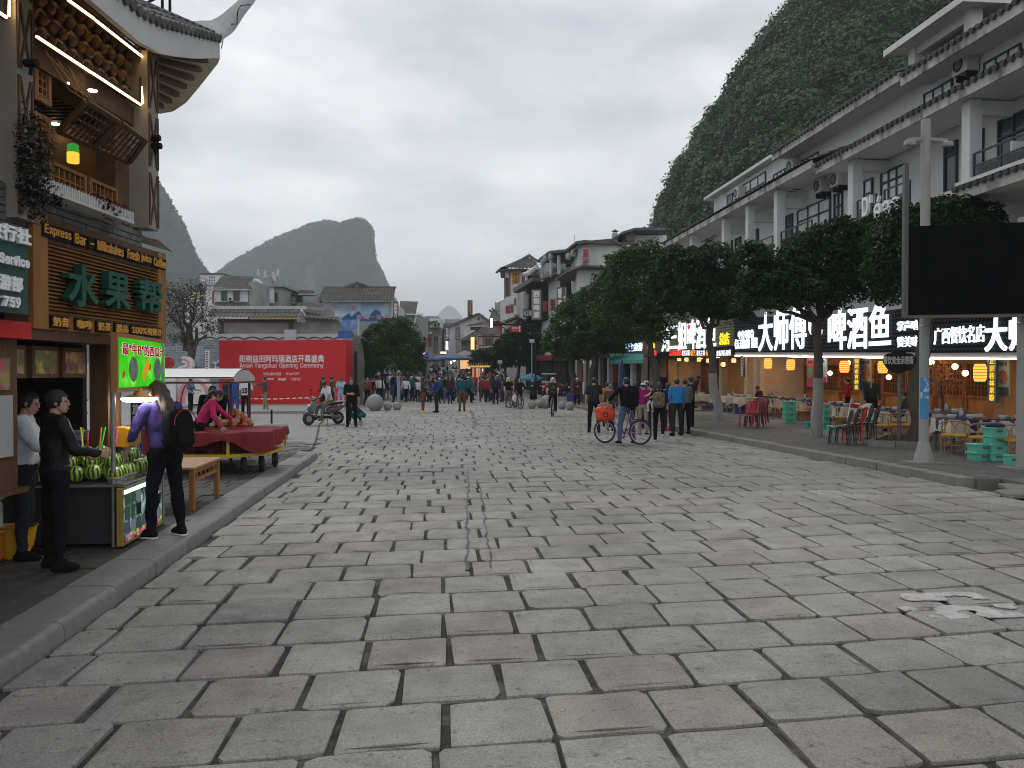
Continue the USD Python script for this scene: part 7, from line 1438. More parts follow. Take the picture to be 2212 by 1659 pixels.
def table(i,x,d,w,name_,blue=True):
 p=base_at(x,d,.125);rz=-.06;t=thing('dining_table',f'square dining table {name_}','table',p,rz);part(t,'top',MB().cbox((0,0,.735),(w,w*.8,.03),.008),M_woodd,world=False)
 for sx in(-1,1):
  for sy in(-1,1):part(t,'leg',MB().box((sx*(w/2-.06),sy*(w*.4-.06),.36),(.06,.06,.72)),M_frame,world=False)
 def cloth(name,hw,hd,drop,z,mt,lab,diamond):
  n=48;th=np.linspace(0,2*np.pi,n,endpoint=False);c_,s_=np.cos(th),np.sin(th)
  if diamond:k=1/(np.abs(c_)/hw+np.abs(s_)/hd)
  else:k=1/np.maximum(np.abs(c_)/hw,np.abs(s_)/hd)
  ex,ey=c_*k,s_*k;bx_,by_=np.clip(ex,-w/2-.012,w/2+.012),np.clip(ey,-w*.4-.012,w*.4+.012);over=np.hypot(ex-bx_,ey-by_)if diamond else drop*(1+.55*(np.abs(np.sin(2*th))**4))
  wob=1+.03*np.sin(th*11+i);rings=[np.c_[bx_*.02,by_*.02,np.full(n,z)],np.c_[bx_,by_,np.full(n,z)],np.c_[bx_*1.015*wob,by_*1.02*wob,z-over*.5-.01],np.c_[bx_*1.03*wob**2,by_*1.04*wob**2,z-over-.012]]
  v_=np.vstack(rings);f_=np.array([[r_*n+j,r_*n+(j+1)%n,r_*n+n+(j+1)%n,r_*n+n+j]for r_ in range(3)for j in range(n)]);tt=thing(name,lab,'tablecloth',p,rz);part(tt,'cloth',(v_,np.vstack([f_[:,[0,1,2]],f_[:,[0,2,3]]])),mt,world=False,smooth=50)
 cloth('tablecloth',w*.72,w*.6,.27,.757,M_cloth,f'cream tablecloth hanging over the table {name_}',False)
 if blue:cloth('overcloth',w*.86,w*.66,.2,.766,M_bluec,f'navy overcloth laid cornerwise on the table {name_}',True)
 q=np.random.default_rng(100+i)
 for k,(dx,dy)in enumerate(((-.2,.1),(.05,-.15),(.22,.12))):
  tt=thing('bowl',f'white bowls stacked on the table {name_}, {("left", "middle", "right")[k]} pile','bowl',p+rotz(rz)@np.array([dx*w,dy*w,.77]));part(tt,'crockery',MB().lathe([(.04,0),(.08,.035),(.10,.06),(.08,.05),(0,.02)],(0,0,0),14),M_dish_w,world=False,smooth=40);part(tt,'upper_bowl',MB().lathe([(.035,.03),(.075,.065),(.095,.09),(.08,.08),(0,.05)],(0,0,0),14),M_dish_w,world=False,smooth=40)
 if i%2==0:
  tt=thing('kettle',f'steel kettle on the table {name_}','kettle',p+[.1,.25,.77]);part(tt,'body',MB().lathe([(.05,0),(.065,.05),(.05,.18),(.03,.22),(0,.23)],(0,0,0),14),M_steel,world=False,smooth=50);part(tt,'handle',MB().tube([(.05,0,.18),(.12,0,.15),(.11,0,.05),(.06,0,.05)],.008,5),M_black,world=False)
 else:
  tt=thing('green_bowl',f'green plastic bowl on the table {name_}','bowl',p+[-.05,.2,.77]);part(tt,'bowl',MB().lathe([(.08,0),(.15,.07),(.14,.07),(.07,.01),(0,.01)],(0,0,0),18),mat('lime_plastic',(.22,.38,.04),.4),world=False,smooth=40)
tabs=[(2083,19.0,1.05,'left of the nearest green boxes',1),(2190,18.5,.9,'at the right edge behind the green boxes',1),(2050,21.8,1.2,'in shade behind the lamp pole',1),(1925,23.2,.95,'behind the round black sign post',1),(1842,26,.9,'beside the leaning menu board',1),(1808,27.6,.8,'behind the tall stack of green boxes',1),(1740,31.5,.9,'left of the slim tree trunk',1),(1696,33.5,.9,'behind the four stacked green boxes',1),(1664,35.5,.9,'above the four blue boxes',1),(1613,36,.9,'with plain cream cloth by the cream column',0),(1585,37.5,.9,'with plain cream cloth behind the grey trunk',0),(1508,40,1.2,'in front of the brick wall',0)]
for i,q in enumerate(tabs):table(i,*q[:4],blue=bool(q[4]))
chs=[(2128,17.6,2.2,'between the near table and the green boxes'),(2170,17.9,-2.4,'behind the green boxes'),(1945,21.9,2.8,'in front of the table by the black sign post'),(1895,24.4,.3,'at the far side of the table by the black sign post'),(1873,25.0,2.4,'between the menu board and the sign post'),(1800,28.6,2.7,'beside the stacked green boxes by the slim trunk'),(1733,30.0,2.4,'just left of the slim trunk'),(1665,33.0,2.9,'left of the four stacked green boxes'),(1640,35.2,2.2,'by the white column'),(2195,16.9,3.0,'at the right edge of the terrace'),(2020,20.4,.5,'behind the lamp pole'),(1700,36,.4,'deep under the sign board'),(1960,24.6,.2,'right of the sign post table'),(1915,21.6,-2.6,'nearest the stone planter'),(1860,27,.5,'behind the menu board table'),(1825,25.6,2.9,'left of the menu board'),(1772,29.4,2.2,'hidden beside the slim trunk'),(1755,32.6,.4,'behind the slim trunk table'),(1712,31.6,2.7,'right of the four stacked green boxes'),(1628,34.6,2.5,'before the cream column'),(2062,18.3,2.5,'at the front of the near table'),(2105,20.4,.3,'at the back of the near table')]
ch0=chair(base_at(chs[0][0],chs[0][1],.125),chs[0][2],'yellow-seated cane armchair '+chs[0][3])
for x,d,rz,l in chs[1:]:dup(ch0,base_at(x,d,.125),rz,'yellow-seated cane armchair '+l)
M_teal=mat('mint_plastic',(.10,.42,.31),.45,.08,4);M_blue_b=mat('blue_plastic',(.045,.085,.30),.45,.08,4)
def stack(x,ybase,w,nbox,mt,colr,where,h=.2,zb=.125):
 p=G(x,ybase,zb);d=(p-CAM)@c_fwd;W_=w*d/FOC
 for k in range(nbox):
  t=thing('plastic_box',f'{colr} plastic box {"" if nbox == 1 else ("lowest of", "second of", "third of", "topmost of")[k if k < nbox - 1 else 3] + " its stack "}{where}','box',p+[0,0,k*h],.1*(k%2)-.05)
  part(t,'tub',MB().hexa([(sx*W_*f,sy*W_*.36*f/.46,z)for z,f in((0.0,.42),(h-.03,.46))for sx,sy in((-1,-1),(1,-1),(1,1),(-1,1))]),mt,world=False);part(t,'rim',MB().cbox((0,0,h-.018),(W_*1.0,W_*.8,.034),.008),mt,world=False)
  part(t,'grip',MB().box((0,-W_*.385,h*.55),(W_*.3,.012,.04)),M_frame,world=False)
 return p,W_
stack(2149,995,40,4,M_teal,'mint green','at the near right of the terrace',.175);stack(2118,994,46,2,M_teal,'mint green','in front of the tallest near pile',.175);stack(2184,1004,26,1,M_teal,'mint green','by the right-hand steel post')
stack(1705,914,26,4,M_teal,'mint green','between two terrace tables',.2);stack(1747,924,18,1,M_teal,'mint green','on the ground left of the slim trunk');stack(1783,925,16,4,M_teal,'mint green','just behind the slim trunk',.2);stack(1819,917,24,2,M_teal,'mint green','behind the menu board',.2);stack(1795,933,17,1,M_teal,'mint green','beside the black plastic chairs')
stack(1599,894,22,4,M_blue_b,'blue','beside the tables with cream cloths',.2);stack(1537,884,13,4,M_blue_b,'blue','behind the grey trunk',.2);stack(1524,884,19,1,M_blue_b,'blue','at the foot of the red counter');stack(1570,889,24,1,M_blue_b,'blue','on the ground right of the grey trunk')
cvb=G(2149,995,.125);part(thing('blue_bundle','crumpled navy cloth lying on top of the near green boxes','cloth',cvb+[0,0,.7]),'cloth',(lambda e:(e.vertices*np.array([.2,.16,.05])*(1+.35*(meshkit.fbm(e.vertices*3,3,2)-.5))[:,None]+cvb+[0,0,.73],e.faces))(trimesh.creation.icosphere(3)),M_bluec,smooth=True)
rc=thing('red_counter','red counter box with white characters beside the blue boxes','counter',G(1524,868,.125));p=G(1524,868,.125);fr2=front((p-CAM)@c_fwd,1524);m=MB();fr2.boxd(m,1507,841,1541,868,-.5,0);part(rc,'box',m,M_red);part(rc,'lettering',text_d(fr2,'欢迎光临',1510,843,1519,866,.001,.01,bold=1,vertical=True),M_wpr)
M_rp=mat('red_plastic_chair',(.42,.015,.03),.35,.08,4);M_bp=mat('black_plastic_chair',(.02,.018,.02),.35,.1,4)
def pchair(mt,loc,rz,label,group):
 t=thing('plastic_chair',label,'chair',loc,rz,group);part(t,'seat',MB().cbox((0,0,.43),(.44,.42,.03),.01),mt,world=False);b_=MB()
 for k in range(5):b_.bar((-.16+.08*k,-.2,.46),(-.18+.09*k,-.3,.85-.03*abs(k-2)),.045,.015)
 b_.tube([(-.2,-.19,.44),(-.22,-.28,.75),(-.12,-.315,.88),(.12,-.315,.88),(.22,-.28,.75),(.2,-.19,.44)],.022,6);part(t,'backrest',b_,mt,world=False)
 for x in(-.2,.2):
  for y in(-.19,.19):part(t,'leg',MB().bar((x*1.15,y*1.2,0),(x,y,.42),.04,.03),mt,world=False)
 return t
p=G(1617,925,.125);pchair(M_rp,p,2.3,'red plastic chair in front of the far chair stack',None)
for k in range(3):pchair(M_bp if k!=1 else M_rp,p+[.22+.13*k,.1+.12*k,.05+.05*k],2.3,('black plastic chair at the bottom of the far stack','red plastic chair inside the far stack','black plastic chair on top of the far stack')[k],None)
p=G(1812,960,.125);pc0=pchair(M_bp,p,1.2,'black plastic chair leaning, leftmost in the near row',None)
for k in range(1,5):t=pchair(M_rp if k==2 else M_bp,p+[.17*k,-.02*k,.03*k],1.2,('','black plastic chair second in the near nested row','dark red plastic chair in the middle of the near nested row','black plastic chair fourth in the near nested row','black plastic chair at the right end of the near nested row')[k],None)
mbd=thing('menu_board','white and red leaning menu board among the terrace tables','sign',G(1842,950,.125));pl=front(24.5,1842);m=MB();pl.quadd(m,[(1837,870),(1858,873),(1850,918),(1829,916)],-.03,0);part(mbd,'board',m,M_wpr);m=MB();pl.quadd(m,[(1838,871),(1857,874),(1855,883),(1836,880)],.002,.01);part(mbd,'heading',m,M_red);m=MB();pl.quadd(m,[(1836,890),(1850,892),(1846,912),(1832,910)],.002,.01);part(mbd,'picture',m,mat('menu_picture',(.35,.2,.2),.6,.6,12));b_=MB().bar(pl.hit(1853,905),pl.hit(1866,945,.2),.03);b_.bar(pl.hit(1832,915),pl.hit(1830,950,.3),.03);part(mbd,'easel',b_,M_woodd)
msn=thing('menu_stand','tilted menu stand on a thin black pole','sign',G(1873,950,.125));pl=front(24,1873);m=MB();pl.quadd(m,[(1873,871),(1885,872),(1874,882),(1855,880)],-.02,0);part(msn,'panel',m,M_wpr);part(msn,'pole',MB().cyl(G(1873,948,.125),pl.hit(1873,880),.02,6),M_black);part(msn,'foot',MB().lathe([(.2,0),(.18,.03),(0,.05)],G(1873,948,.125),14),M_black)
# -- poles, black screen, round sign, planter
M_post=mat('weathered_white_pole',(.27,.27,.26),.6,.15,2.5,spots=((.22,.2,.17),2,.5,.7),stretch=(1,1,.3))
def pole(label,x,ybase,r,ztop,flare=True):
 c=G(x,ybase,.12);t=thing('steel_pole',label,'pole',c);part(t,'shaft',MB().cyl(c+[0,0,.03],[c[0],c[1],ztop],r,18),M_post,smooth=40)
 if flare:part(t,'base_cone',MB().lathe([(r*2.1,0),(r*1.9,.12),(r*1.1,.42),(r,.44)],c,12),M_post)
 part(t,'foot_plate',MB().cbox(c+[0,0,.012],(.6,.6,.03),.008),M_kerb2);part(t,'collar',MB().torus([c[0],c[1],2.9],r+.003,.012,(0,0,1),18,5),M_steel);return t,c
pt_,pc_=pole('tall weathered white steel pole with a torn blue sticker',1995,1000,.093,7.05)
q=np.random.default_rng(3);cyl=MB();th=np.linspace(3.3,5.9,14)
cyl.add(np.array([(pc_[0]+.096*math.cos(t),pc_[1]+.096*math.sin(t),z)for z in(1.02,1.85)for t in th]),[[i,i+1,15+i,14+i]for i in range(13)]);part(pt_,'sticker',cyl,mat('torn_blue_sticker',(.50,.52,.54),.6,.05,4,spots=((.05,.22,.42),5.0,.44,.47)),label='torn white and blue sticker')
for s_ in(-1,1):part(pt_,'bracket',MB().bar(pc_+[0,0,6.55],pc_+[s_*.42,-.05,6.5],.05,.07),M_post);part(pt_,'camera',MB().cbox(pc_+[s_*.4,-.1,6.42],(.2,.14,.1),.02),M_post)
p2,_=pole('grey steel pole at the right edge carrying the black screen',2206,1012,.09,4.9,False)
scn=thing('black_screen','big black back of an outdoor screen between two poles','screen',base_at(2090,15.7,3.06));SC=PL(base_at(1961,15.7),base_at(2300,15.1));a_,zt=SC.sz(1963,489);b_=SC.sz(2330,489)[0];zb=SC.sz(1963,680)[1]
m=MB();SC.box(m,a_,b_,zb,zt,-.25,0);part(scn,'cabinet',m,mat('soot_black',(.004,.004,.004),.9,.2,3,spec=.04));m=MB();SC.box(m,a_-.075,a_-.003,zb-.05,zt+1.2,-.2,.01);part(scn,'edge_rail',m,mat('grey_rail',(.07,.07,.07),.6));m=MB();SC.box(m,a_,b_,zb-.06,zb-.003,-.22,-.02);part(scn,'bottom_rail',m,M_frame)
for k in range(6):m=MB();s=a_+(b_-a_)*(k+.5)/6;SC.box(m,s-.01,s+.01,zb+.02,zt-.02,.001,.01);part(scn,'cabinet_seam',m,mat('soot_black',(.004,.004,.004)))
rsn=thing('round_sign','black cloud-shaped street sign with white characters on a thin post','sign',G(1942,963,.12));c=G(1942,963,.12);d=(c-CAM)@c_fwd;pl=front(d,1942);sh=union_all([shapely.Point(*pl.sz(x,y)).buffer(r)for x,y,r in((1921,778,.17),(1940,776,.24),(1962,778,.17),(1940,785,.26),(1928,784,.2),(1956,784,.2))]);m=MB();m.prism(sh,pl.pt(0,0,0),pl.e,[0,0,1],.05);part(rsn,'board',m,M_black);part(rsn,'lettering',text_d(pl,'餐饮安全示范街',1908,769,1973,787,.051,.01,bold=3),mat('pale_letter',(.42,.42,.42),.6));part(rsn,'post',MB().cyl(c,[c[0],c[1],1.9],.045,10),M_frame)
pln=thing('tree_planter','low stone kerb ring around the dark trunk by the pole','planter',G(1985,960,.12));ring=[G(x,y,.12)for x,y in((1880,965),(1915,950),(1985,950),(2075,964),(2040,972),(1935,968))]
for u,v in zip(ring,ring[1:]+ring[:1]):part(pln,'kerb_stone',MB().bar(u+[0,0,.08],v+[0,0,.08],.14,.17),M_kerb2)
# -- street trees
tree_d('dense dark street tree with pale limed trunk beside the blue boxes',1551,.12,31.3,[(1470,598,0,62,55),(1530,600,.5,62,62),(1562,655,0,52,58),(1490,650,-.4,68,44),(1440,635,.3,52,52),(1590,668,.3,38,36)],.15,15000,.15,M_leafA,51,limed=True,lean=(.0,0,0))
tree_d('street tree with fresh green top behind the group of people',1428,.12,37,[(1372,618,0,62,58),(1338,682,0,52,46),(1390,572,.3,52,40),(1420,650,.3,56,60),(1345,580,0,36,34),(1385,715,0,55,38)],.16,13000,.16,M_leafB,52)
tree_d('broad dark street tree with slim trunk in front of the restaurant',1765,.12,23.3,[(1690,615,0,68,54),(1772,580,.4,78,62),(1640,645,0,48,40),(1822,535,.2,72,52),(1880,580,0,74,62),(1735,640,-.3,76,40),(1850,622,0,66,44),(1905,520,.4,46,46),(1625,560,0,36,30)],.13,22000,.125,M_leafA,53,limed=True)
tree_d('dark street tree in the stone planter behind the steel pole',1976,.12,20.6,[(1988,500,.3,82,56),(2060,480,.5,72,50),(2112,505,.4,46,44),(1945,560,0,66,74),(1962,625,0,54,52),(2030,570,.3,80,60),(2060,640,.4,70,40)],.19,18000,.12,M_leafA,54)
tree_d('fresh green street tree, the left of two beside the shop row',1236,0.12,52,[(1240,698,0,44,38),(1212,742,0,38,32),(1262,668,.3,38,34),(1235,760,0,40,28)],.2,8000,.2,M_leafB,55);tree_d('street tree with leaning trunk, the right of two beside the shop row',1266,.12,50,[(1300,690,0,46,48),(1325,640,.4,44,46),(1280,742,0,48,34),(1315,745,0,40,30)],.2,9000,.2,M_leafA,56)
tree_d('street tree beyond the red gantry sign',1112,.12+gz(72),72,[(1108,752,0,34,34),(1140,728,.3,34,34),(1162,762,0,30,26),(1128,780,0,34,20)],.16,6500,.24,M_leafA,57);tree_d('small dark tree beside the clothes stall',1052,gz(78),78,[(1040,778,0,24,18),(1066,776,0,26,20),(1086,790,0,20,16)],.14,3500,.24,M_leafA,58);tree_d('dark street tree behind the lamp post',1092,.1+gz(66),66,[(1085,775,0,22,26),(1098,755,0,24,22)],.12,2500,.24,M_leafA,63)
tree_d('bright green street tree left of the crowd, the nearer one',822,.1,60,[(818,742,0,38,34),(852,722,.4,40,30),(800,785,0,28,30),(840,782,0,42,30)],.18,8500,.2,M_leafB,59);tree_d('bright green street tree left of the crowd, the farther one',868,.1+gz(68),68,[(880,755,0,34,34),(868,728,.4,30,24),(890,788,0,26,24)],.18,6500,.22,M_leafB,60);tree_d('dark small tree close beside the stone pillar',795,.1,56,[(790,800,0,18,26),(786,770,0,14,24)],.12,2500,.2,M_leafA,61)
# == people
from manifold3d import OpType
def _rough(name,c,**k):return mat('cloth_'+name,c,.9,**{'spec':.1,'var':.18,'scale':9.0,'bump':.25,'bscale':45,**k})
C={n:_rough(n,c)for n,c in dict(black=(.007,.007,.008),charcoal=(.022,.023,.027),navy=(.018,.022,.05),white=(.55,.56,.58),purple=(.05,.036,.135),pink=(.40,.03,.10),blue=(.03,.08,.26),royal=(.02,.05,.22),sky=(.03,.20,.46),olive=(.07,.068,.055),khaki=(.22,.185,.13),grey=(.12,.12,.12),palegrey=(.30,.30,.30),lightblue=(.28,.42,.55),maroon=(.07,.015,.03),magenta=(.22,.015,.10),red=(.34,.02,.025),denim=(.07,.10,.17),yellow=(.50,.38,.05),teal=(.01,.09,.10),brown=(.13,.07,.04),orange=(.55,.12,.02),lilac=(.28,.25,.42),neon=(.55,.75,.02),cream=(.5,.46,.38),tan=(.25,.17,.1)).items()}
C['leather']=mat('black_leather',(.006,.006,.0065),.5,.2,6,bump=.4,bscale=18,spec=.22)
C['camo']=_rough('camo',(.03,.03,.03),spots=((.13,.13,.10),9.0,.52,.58));C['floral']=_rough('floral',(.48,.36,.06),spots=((.35,.05,.05),9.0,.5,.56));C['rainbow']=_rough('rainbow',(.05,.35,.36),spots=((.6,.22,.04),4.0,.5,.56));C['pattern']=_rough('pattern',(.06,.06,.22),spots=((.28,.28,.27),6.0,.5,.55))
C['camopack']=_rough('camopack',(.10,.085,.05),spots=((.22,.19,.12),22.0,.5,.55))
SK=[mat(f'skin_{n}',c,.5,.06,6,spec=.4)for n,c in(('light',(.46,.29,.21)),('tan',(.36,.21,.14)),('brown',(.27,.155,.10)))]
HAIR={n:mat('hair_'+n,c,.45,.3,30,bump=.5,bscale=60,stretch=(3,3,.5))for n,c in dict(black=(.012,.011,.011),brown=(.05,.025,.018),grey=(.16,.16,.16),blond=(.62,.56,.46)).items()}
M_eye=mat('dark_eye',(.01,.01,.01),.2);M_lip=mat('lip',(.28,.10,.09),.5);M_sole=mat('white_sole',(.6,.6,.58),.6)
def person(label,loc,az,top='black',bottom='black',shoe='black',H=1.68,skin=1,hair='short',hc='black',lean=0,twist=0,head=(0,0),RA=(6,9,14,3),LA=(6,9,14,3),RL=(0,3,2),LL=(0,3,2),sleeve='long',coat=0,skirt=0,hi=0,group=None,sit=None,cap=None,sole=False,sub=None,slim=1.0,proto=None,collar=False):
 seg=16 if hi else(10 if not proto else 8);sp=lambda c,r:Manifold.sphere(1.0,seg).scale((r,r,r)if np.ndim(r)==0 else tuple(r)).translate(tuple(map(float,c)))
 hull=lambda*a:Manifold.batch_hull(list(a));uni=lambda l:Manifold.batch_boolean(l,OpType.Add)
 lr=math.radians;hz=.92;X=slim
 Rl=rotz(lr(-twist))@rotx(-lr(lean));up=lambda p:np.array([0,0,hz])+Rl@(np.array(p,float)-[0,0,hz])
 dv=lambda p,o,s:np.array([s*math.sin(lr(o)),math.cos(lr(o))*math.sin(lr(p)),-math.cos(lr(o))*math.cos(lr(p))])
 J={};low=[]
 for s,L in((1,RL),(-1,LL)):
  h=np.array([s*.09*X,0,hz-.02]);k=h+dv(L[0],L[1],s)*.43;a=k+dv(L[0]-L[2],L[1]*.3,s)*.42;fp=L[3]if len(L)>3 else 0
  ff=rotz(-s*.17)@np.array([0,math.cos(lr(fp)),math.sin(lr(fp))]);dn=np.array([0,math.sin(lr(fp)),-math.cos(lr(fp))]);J['h',s],J['k',s],J['a',s],J['f',s],J['d',s]=h,k,a,ff,dn;low+=[(a+dn*.075-ff*.05)[2],(a+dn*.075+ff*.16)[2]]
 dz=-min(low)if sit is None else sit-hz
 for s,A in((1,RA),(-1,LA)):
  sh=up([s*.178*X,0,1.395]);J['s',s]=sh;J['e',s]=sh+Rl@dv(A[0],A[1],s)*.285;J['w',s]=J['e',s]+Rl@dv(A[2],A[3],s)*.245
 pel,wai,che,shl=sp([0,0,hz],(.155*X,.11,.11)),sp(up([0,0,1.09]),(.138*X,.1,.1)),sp(up([0,.012,1.25]),(.165*X,.115,.13)),hull(*[sp(up([s*.135*X,-.005,1.385]),.062)for s in(1,-1)])
 Rh=Rl@rotz(lr(-head[0]))@rotx(-lr(head[1]));hcn=up([0,.012,1.475])+Rh@np.array([0,.02,.095]);T34=np.c_[Rh,hcn]
 skull=hull(sp([0,-.012,.02],(.074,.092,.096)),sp([0,.035,-.055],(.05,.05,.05)),sp([0,.058,-.085],(.024,.02,.018)))
 face=[skull,hull(sp([0,.094,-.022],.011),sp([0,.083,.02],.008)),hull(sp([.011,.087,-.028],.008),sp([-.011,.087,-.028],.008))]+[sp([s*.072,-.004,-.006],(.010,.017,.027))for s in(1,-1)]+[hull(sp([-.02,.083,-.058],.007),sp([.02,.083,-.058],.007))]
 hd=uni(face).transform(T34);body=[hd,hull(sp(up([0,-.005,1.40]),.055),sp(hcn+Rh@np.array([0,-.02,-.06]),.05))]
 b2=[hull(pel.scale((.9,.9,1))if False else sp([0,0,hz],(.14*X,.095,.1)),sp(up([0,0,1.09]),(.122*X,.085,.1))),hull(sp(up([0,0,1.09]),(.122*X,.085,.1)),sp(up([0,.012,1.25]),(.15*X,.1,.12))),hull(sp(up([0,.012,1.25]),(.15*X,.1,.12)),hull(*[sp(up([s*.13*X,-.005,1.385]),.05)for s in(1,-1)]))];body+=b2
 for s in(1,-1):
  e,w,sh=J['e',s],J['w',s],J['s',s];body+=[hull(sp(sh,.052),sp(e,.040)),hull(sp(e,.042),sp(w,.026))]
  d=w-e;d/=np.linalg.norm(d);n=np.cross(d,np.cross(Rl@np.array([-s,.25,0]),d));n/=np.linalg.norm(n);c=np.cross(d,n)*s;pc_=w+d*.05
  body.append(hull(sp(w,.024),sp(w+d*.035+c*.022,.017),sp(w+d*.035-c*.022,.017),sp(w+d*.085+c*.03,.013),sp(w+d*.085-c*.03,.013)))
  if not proto:
   for q,(o,ln)in enumerate(((.031,.062),(.0105,.074),(-.0105,.069),(-.031,.052))):
    p0=w+d*.088+c*o;p1=p0+(d*.93+n*.36)*ln*.52;p2=p1+(d*.62+n*.78)*ln*.52;body+=[hull(sp(p0,.0098),sp(p1,.009)),hull(sp(p1,.009),sp(p2,.0075))]
   t0=w+d*.03+c*.028;t1=t0+d*.034+c*.026+n*.014;body+=[hull(sp(t0,.014),sp(t1,.0105)),hull(sp(t1,.0105),sp(t1+d*.03+n*.016,.0085))]
  body+=[hull(sp(J['h',s],.06),sp(J['k',s],.042)),hull(sp(J['k',s],.042),sp(J['a',s],.028)),hull(sp(J['a',s],.03),sp(J['a',s]+J['f',s]*.12+J['d',s]*.04,.026))]
 shirt=[hull(sp(up([0,0,.97]),(.168*X,.122,.09)),wai.scale((1,1,1)),sp(up([0,0,1.09]),(.152*X,.114,.1))),hull(sp(up([0,0,1.09]),(.152*X,.114,.1)),sp(up([0,.012,1.25]),(.178*X,.125,.13))),hull(sp(up([0,.012,1.25]),(.178*X,.125,.13)),*[sp(up([s*.14*X,-.005,1.388]),.066)for s in(1,-1)],sp(up([0,-.01,1.425]),(.062,.06,.03)))]
 if coat:shirt.append(hull(sp(up([0,0,1.0]),(.165*X,.125,.08)),sp([0,0,hz-coat*.5],(.18*X,.135,.06)),sp([0,0,hz-coat],(.19*X,.145,.04))))
 for s in(1,-1):
  e,w,sh=J['e',s],J['w',s],J['s',s]
  if sleeve=='long':shirt+=[hull(sp(sh,.066),sp(e,.054)),hull(sp(e,.055),sp(e+(w-e)*.93,.038))]
  elif sleeve=='half':shirt+=[hull(sp(sh,.066),sp(e,.054)),hull(sp(e,.055),sp(e+(w-e)*.3,.05))]
  else:shirt.append(hull(sp(sh,.066),sp(sh+(e-sh)*.68,.062)))
 pants=[hull(sp([0,0,hz+.04],(.158*X,.115,.06)),sp([0,-.005,hz-.03],(.165*X,.12,.09)))]
 for s in(1,-1):
  h,k,a=J['h',s],J['k',s],J['a',s]
  if skirt:pass
  pants+=[hull(sp(h,.093*X),sp(k,.066)),hull(sp(k,.066),sp(k+(a-k)*.35,.062),sp(k+(a-k)*.95,.05))]if not skirt else[]
 if skirt:pants.append(hull(sp([0,0,hz-.02],(.165*X,.12,.08)),sp([0,0,hz-skirt],(.20,.165,.03))))
 fin=lambda m:m
 cat_='person';t=thing('person',label,cat_,loc,-lr(az),group);sc=H/1.68
 def put(name,lst,mt,sm=True):
  v,f=_arr(uni(lst)if isinstance(lst,list)else lst)
  if hi:
   mm=uni(lst)if isinstance(lst,list)else lst;mm=mm.refine_to_length(.018 if name=='body' else.03);v,f=_arr(mm);tm=trimesh.Trimesh(v,f,process=False);trimesh.smoothing.filter_taubin(tm,iterations=10 if name!='body' else 6);v=np.array(tm.vertices)
   if name in('top','trousers'):nn=tm.vertex_normals;v=v+nn*((meshkit.fbm(v*np.array([13,13,8.0]),3,len(label))-.5)*.05)[:,None]
   if name=='hair' and hair!='long':v=v+tm.vertex_normals*((meshkit.fbm(v*60,2,3)-.5)*.022)[:,None]
   if name=='hair' and hair=='long':v=v+tm.vertex_normals*((meshkit.fbm(v*np.array([26,26,7.0]),3,2)-.5)*.06)[:,None]
  return part(t,name,((v+[0,0,dz])*sc,f),mt,50 if not hi else True,world=False)
 put('body',body,SK[skin]);put('top',shirt,C[top]);put('trousers' if not skirt else 'skirt',pants,C[bottom])
 for s in(1,-1):
  a,ff,dn=J['a',s],J['f',s],J['d',s];sh_=[hull(sp(a+dn*.0,.05),sp(a+dn*.035-ff*.035,.042),sp(a+dn*.04+ff*.07,.045),sp(a+dn*.048+ff*.15,.032))];put('shoe',sh_,C[shoe])
  if sole:put('sole',[hull(sp(a+dn*.07-ff*.04,(.044,.044,.016)),sp(a+dn*.07+ff*.08,(.048,.048,.016)),sp(a+dn*.07+ff*.155,(.034,.034,.014)))],M_sole)
 if hair!='none':
  cut=Manifold.cube((.3,.2,.22),True).translate((0,.149,-.052));hm=hull(sp([0,-.014,.024],(.083,.102,.103)))-cut
  hl=[hm]
  if hair=='short':hl=[hm-Manifold.cube((.4,.4,.2),True).translate((0,0,-.155))]
  if hair=='long':hl+=[hull(*[sp([s*.055,-.055,.0],.045)for s in(1,-1)],*[sp([s*.09,-.085,-.22],.055)for s in(1,-1)]),hull(*[sp([s*.09,-.085,-.22],.055)for s in(1,-1)],*[sp([s*.10,-.11,-.42],.045)for s in(1,-1)])]+[hull(sp([s*.075,-.01,.03],.03),sp([s*.088,-.01,-.16],.024))for s in(1,-1)]
  if hair=='bun':hl.append(sp([0,-.125,.045],.045))
  if hair=='tail':hl+=[hull(sp([0,-.11,.03],.03),sp([0,-.14,-.06],.04)),hull(sp([0,-.14,-.06],.04),sp([0,-.12,-.26],.02))]
  put('hair',uni(hl).transform(T34),HAIR[hc])
 if collar:
  put('collar',hull(sp(up([0,-.03,1.455]),(.068,.062,.022)),sp(up([0,-.02,1.42]),(.09,.075,.02)))-sp(up([0,.0,1.49]),(.052,.05,.06)),C[top]);put('hem',hull(sp([0,0,hz+.0],(.172*X,.128,.03)),sp([0,0,hz+.05],(.17*X,.126,.02))),C[top])
 if cap:put('cap',uni([hull(sp([0,-.012,.035],(.09,.108,.085)))-Manifold.cube((.4,.4,.2),True).translate((0,0,-.07)),hull(sp([-.06,.08,.035],.008),sp([.06,.08,.035],.008),sp([-.045,.16,.022],.008),sp([.045,.16,.022],.008))]).transform(T34),C[cap])
 if not proto:
  put('eye',uni([sp([s*.031,.078,.012],(.012,.008,.007))for s in(1,-1)]).transform(T34),M_eye);put('mouth',hull(sp([-.02,.083,-.058],.0085),sp([.02,.083,-.058],.0085)).transform(T34),M_lip)
 t.J=J;t.dz=dz;t.sc=sc
 t.at=lambda p:np.array(loc,float)+rotz(-lr(az))@((np.array(p,float)+[0,0,dz])*sc);t.up=up;t.az=az
 return t
def gd(x,y,z=0.0):return G(x,y,z)
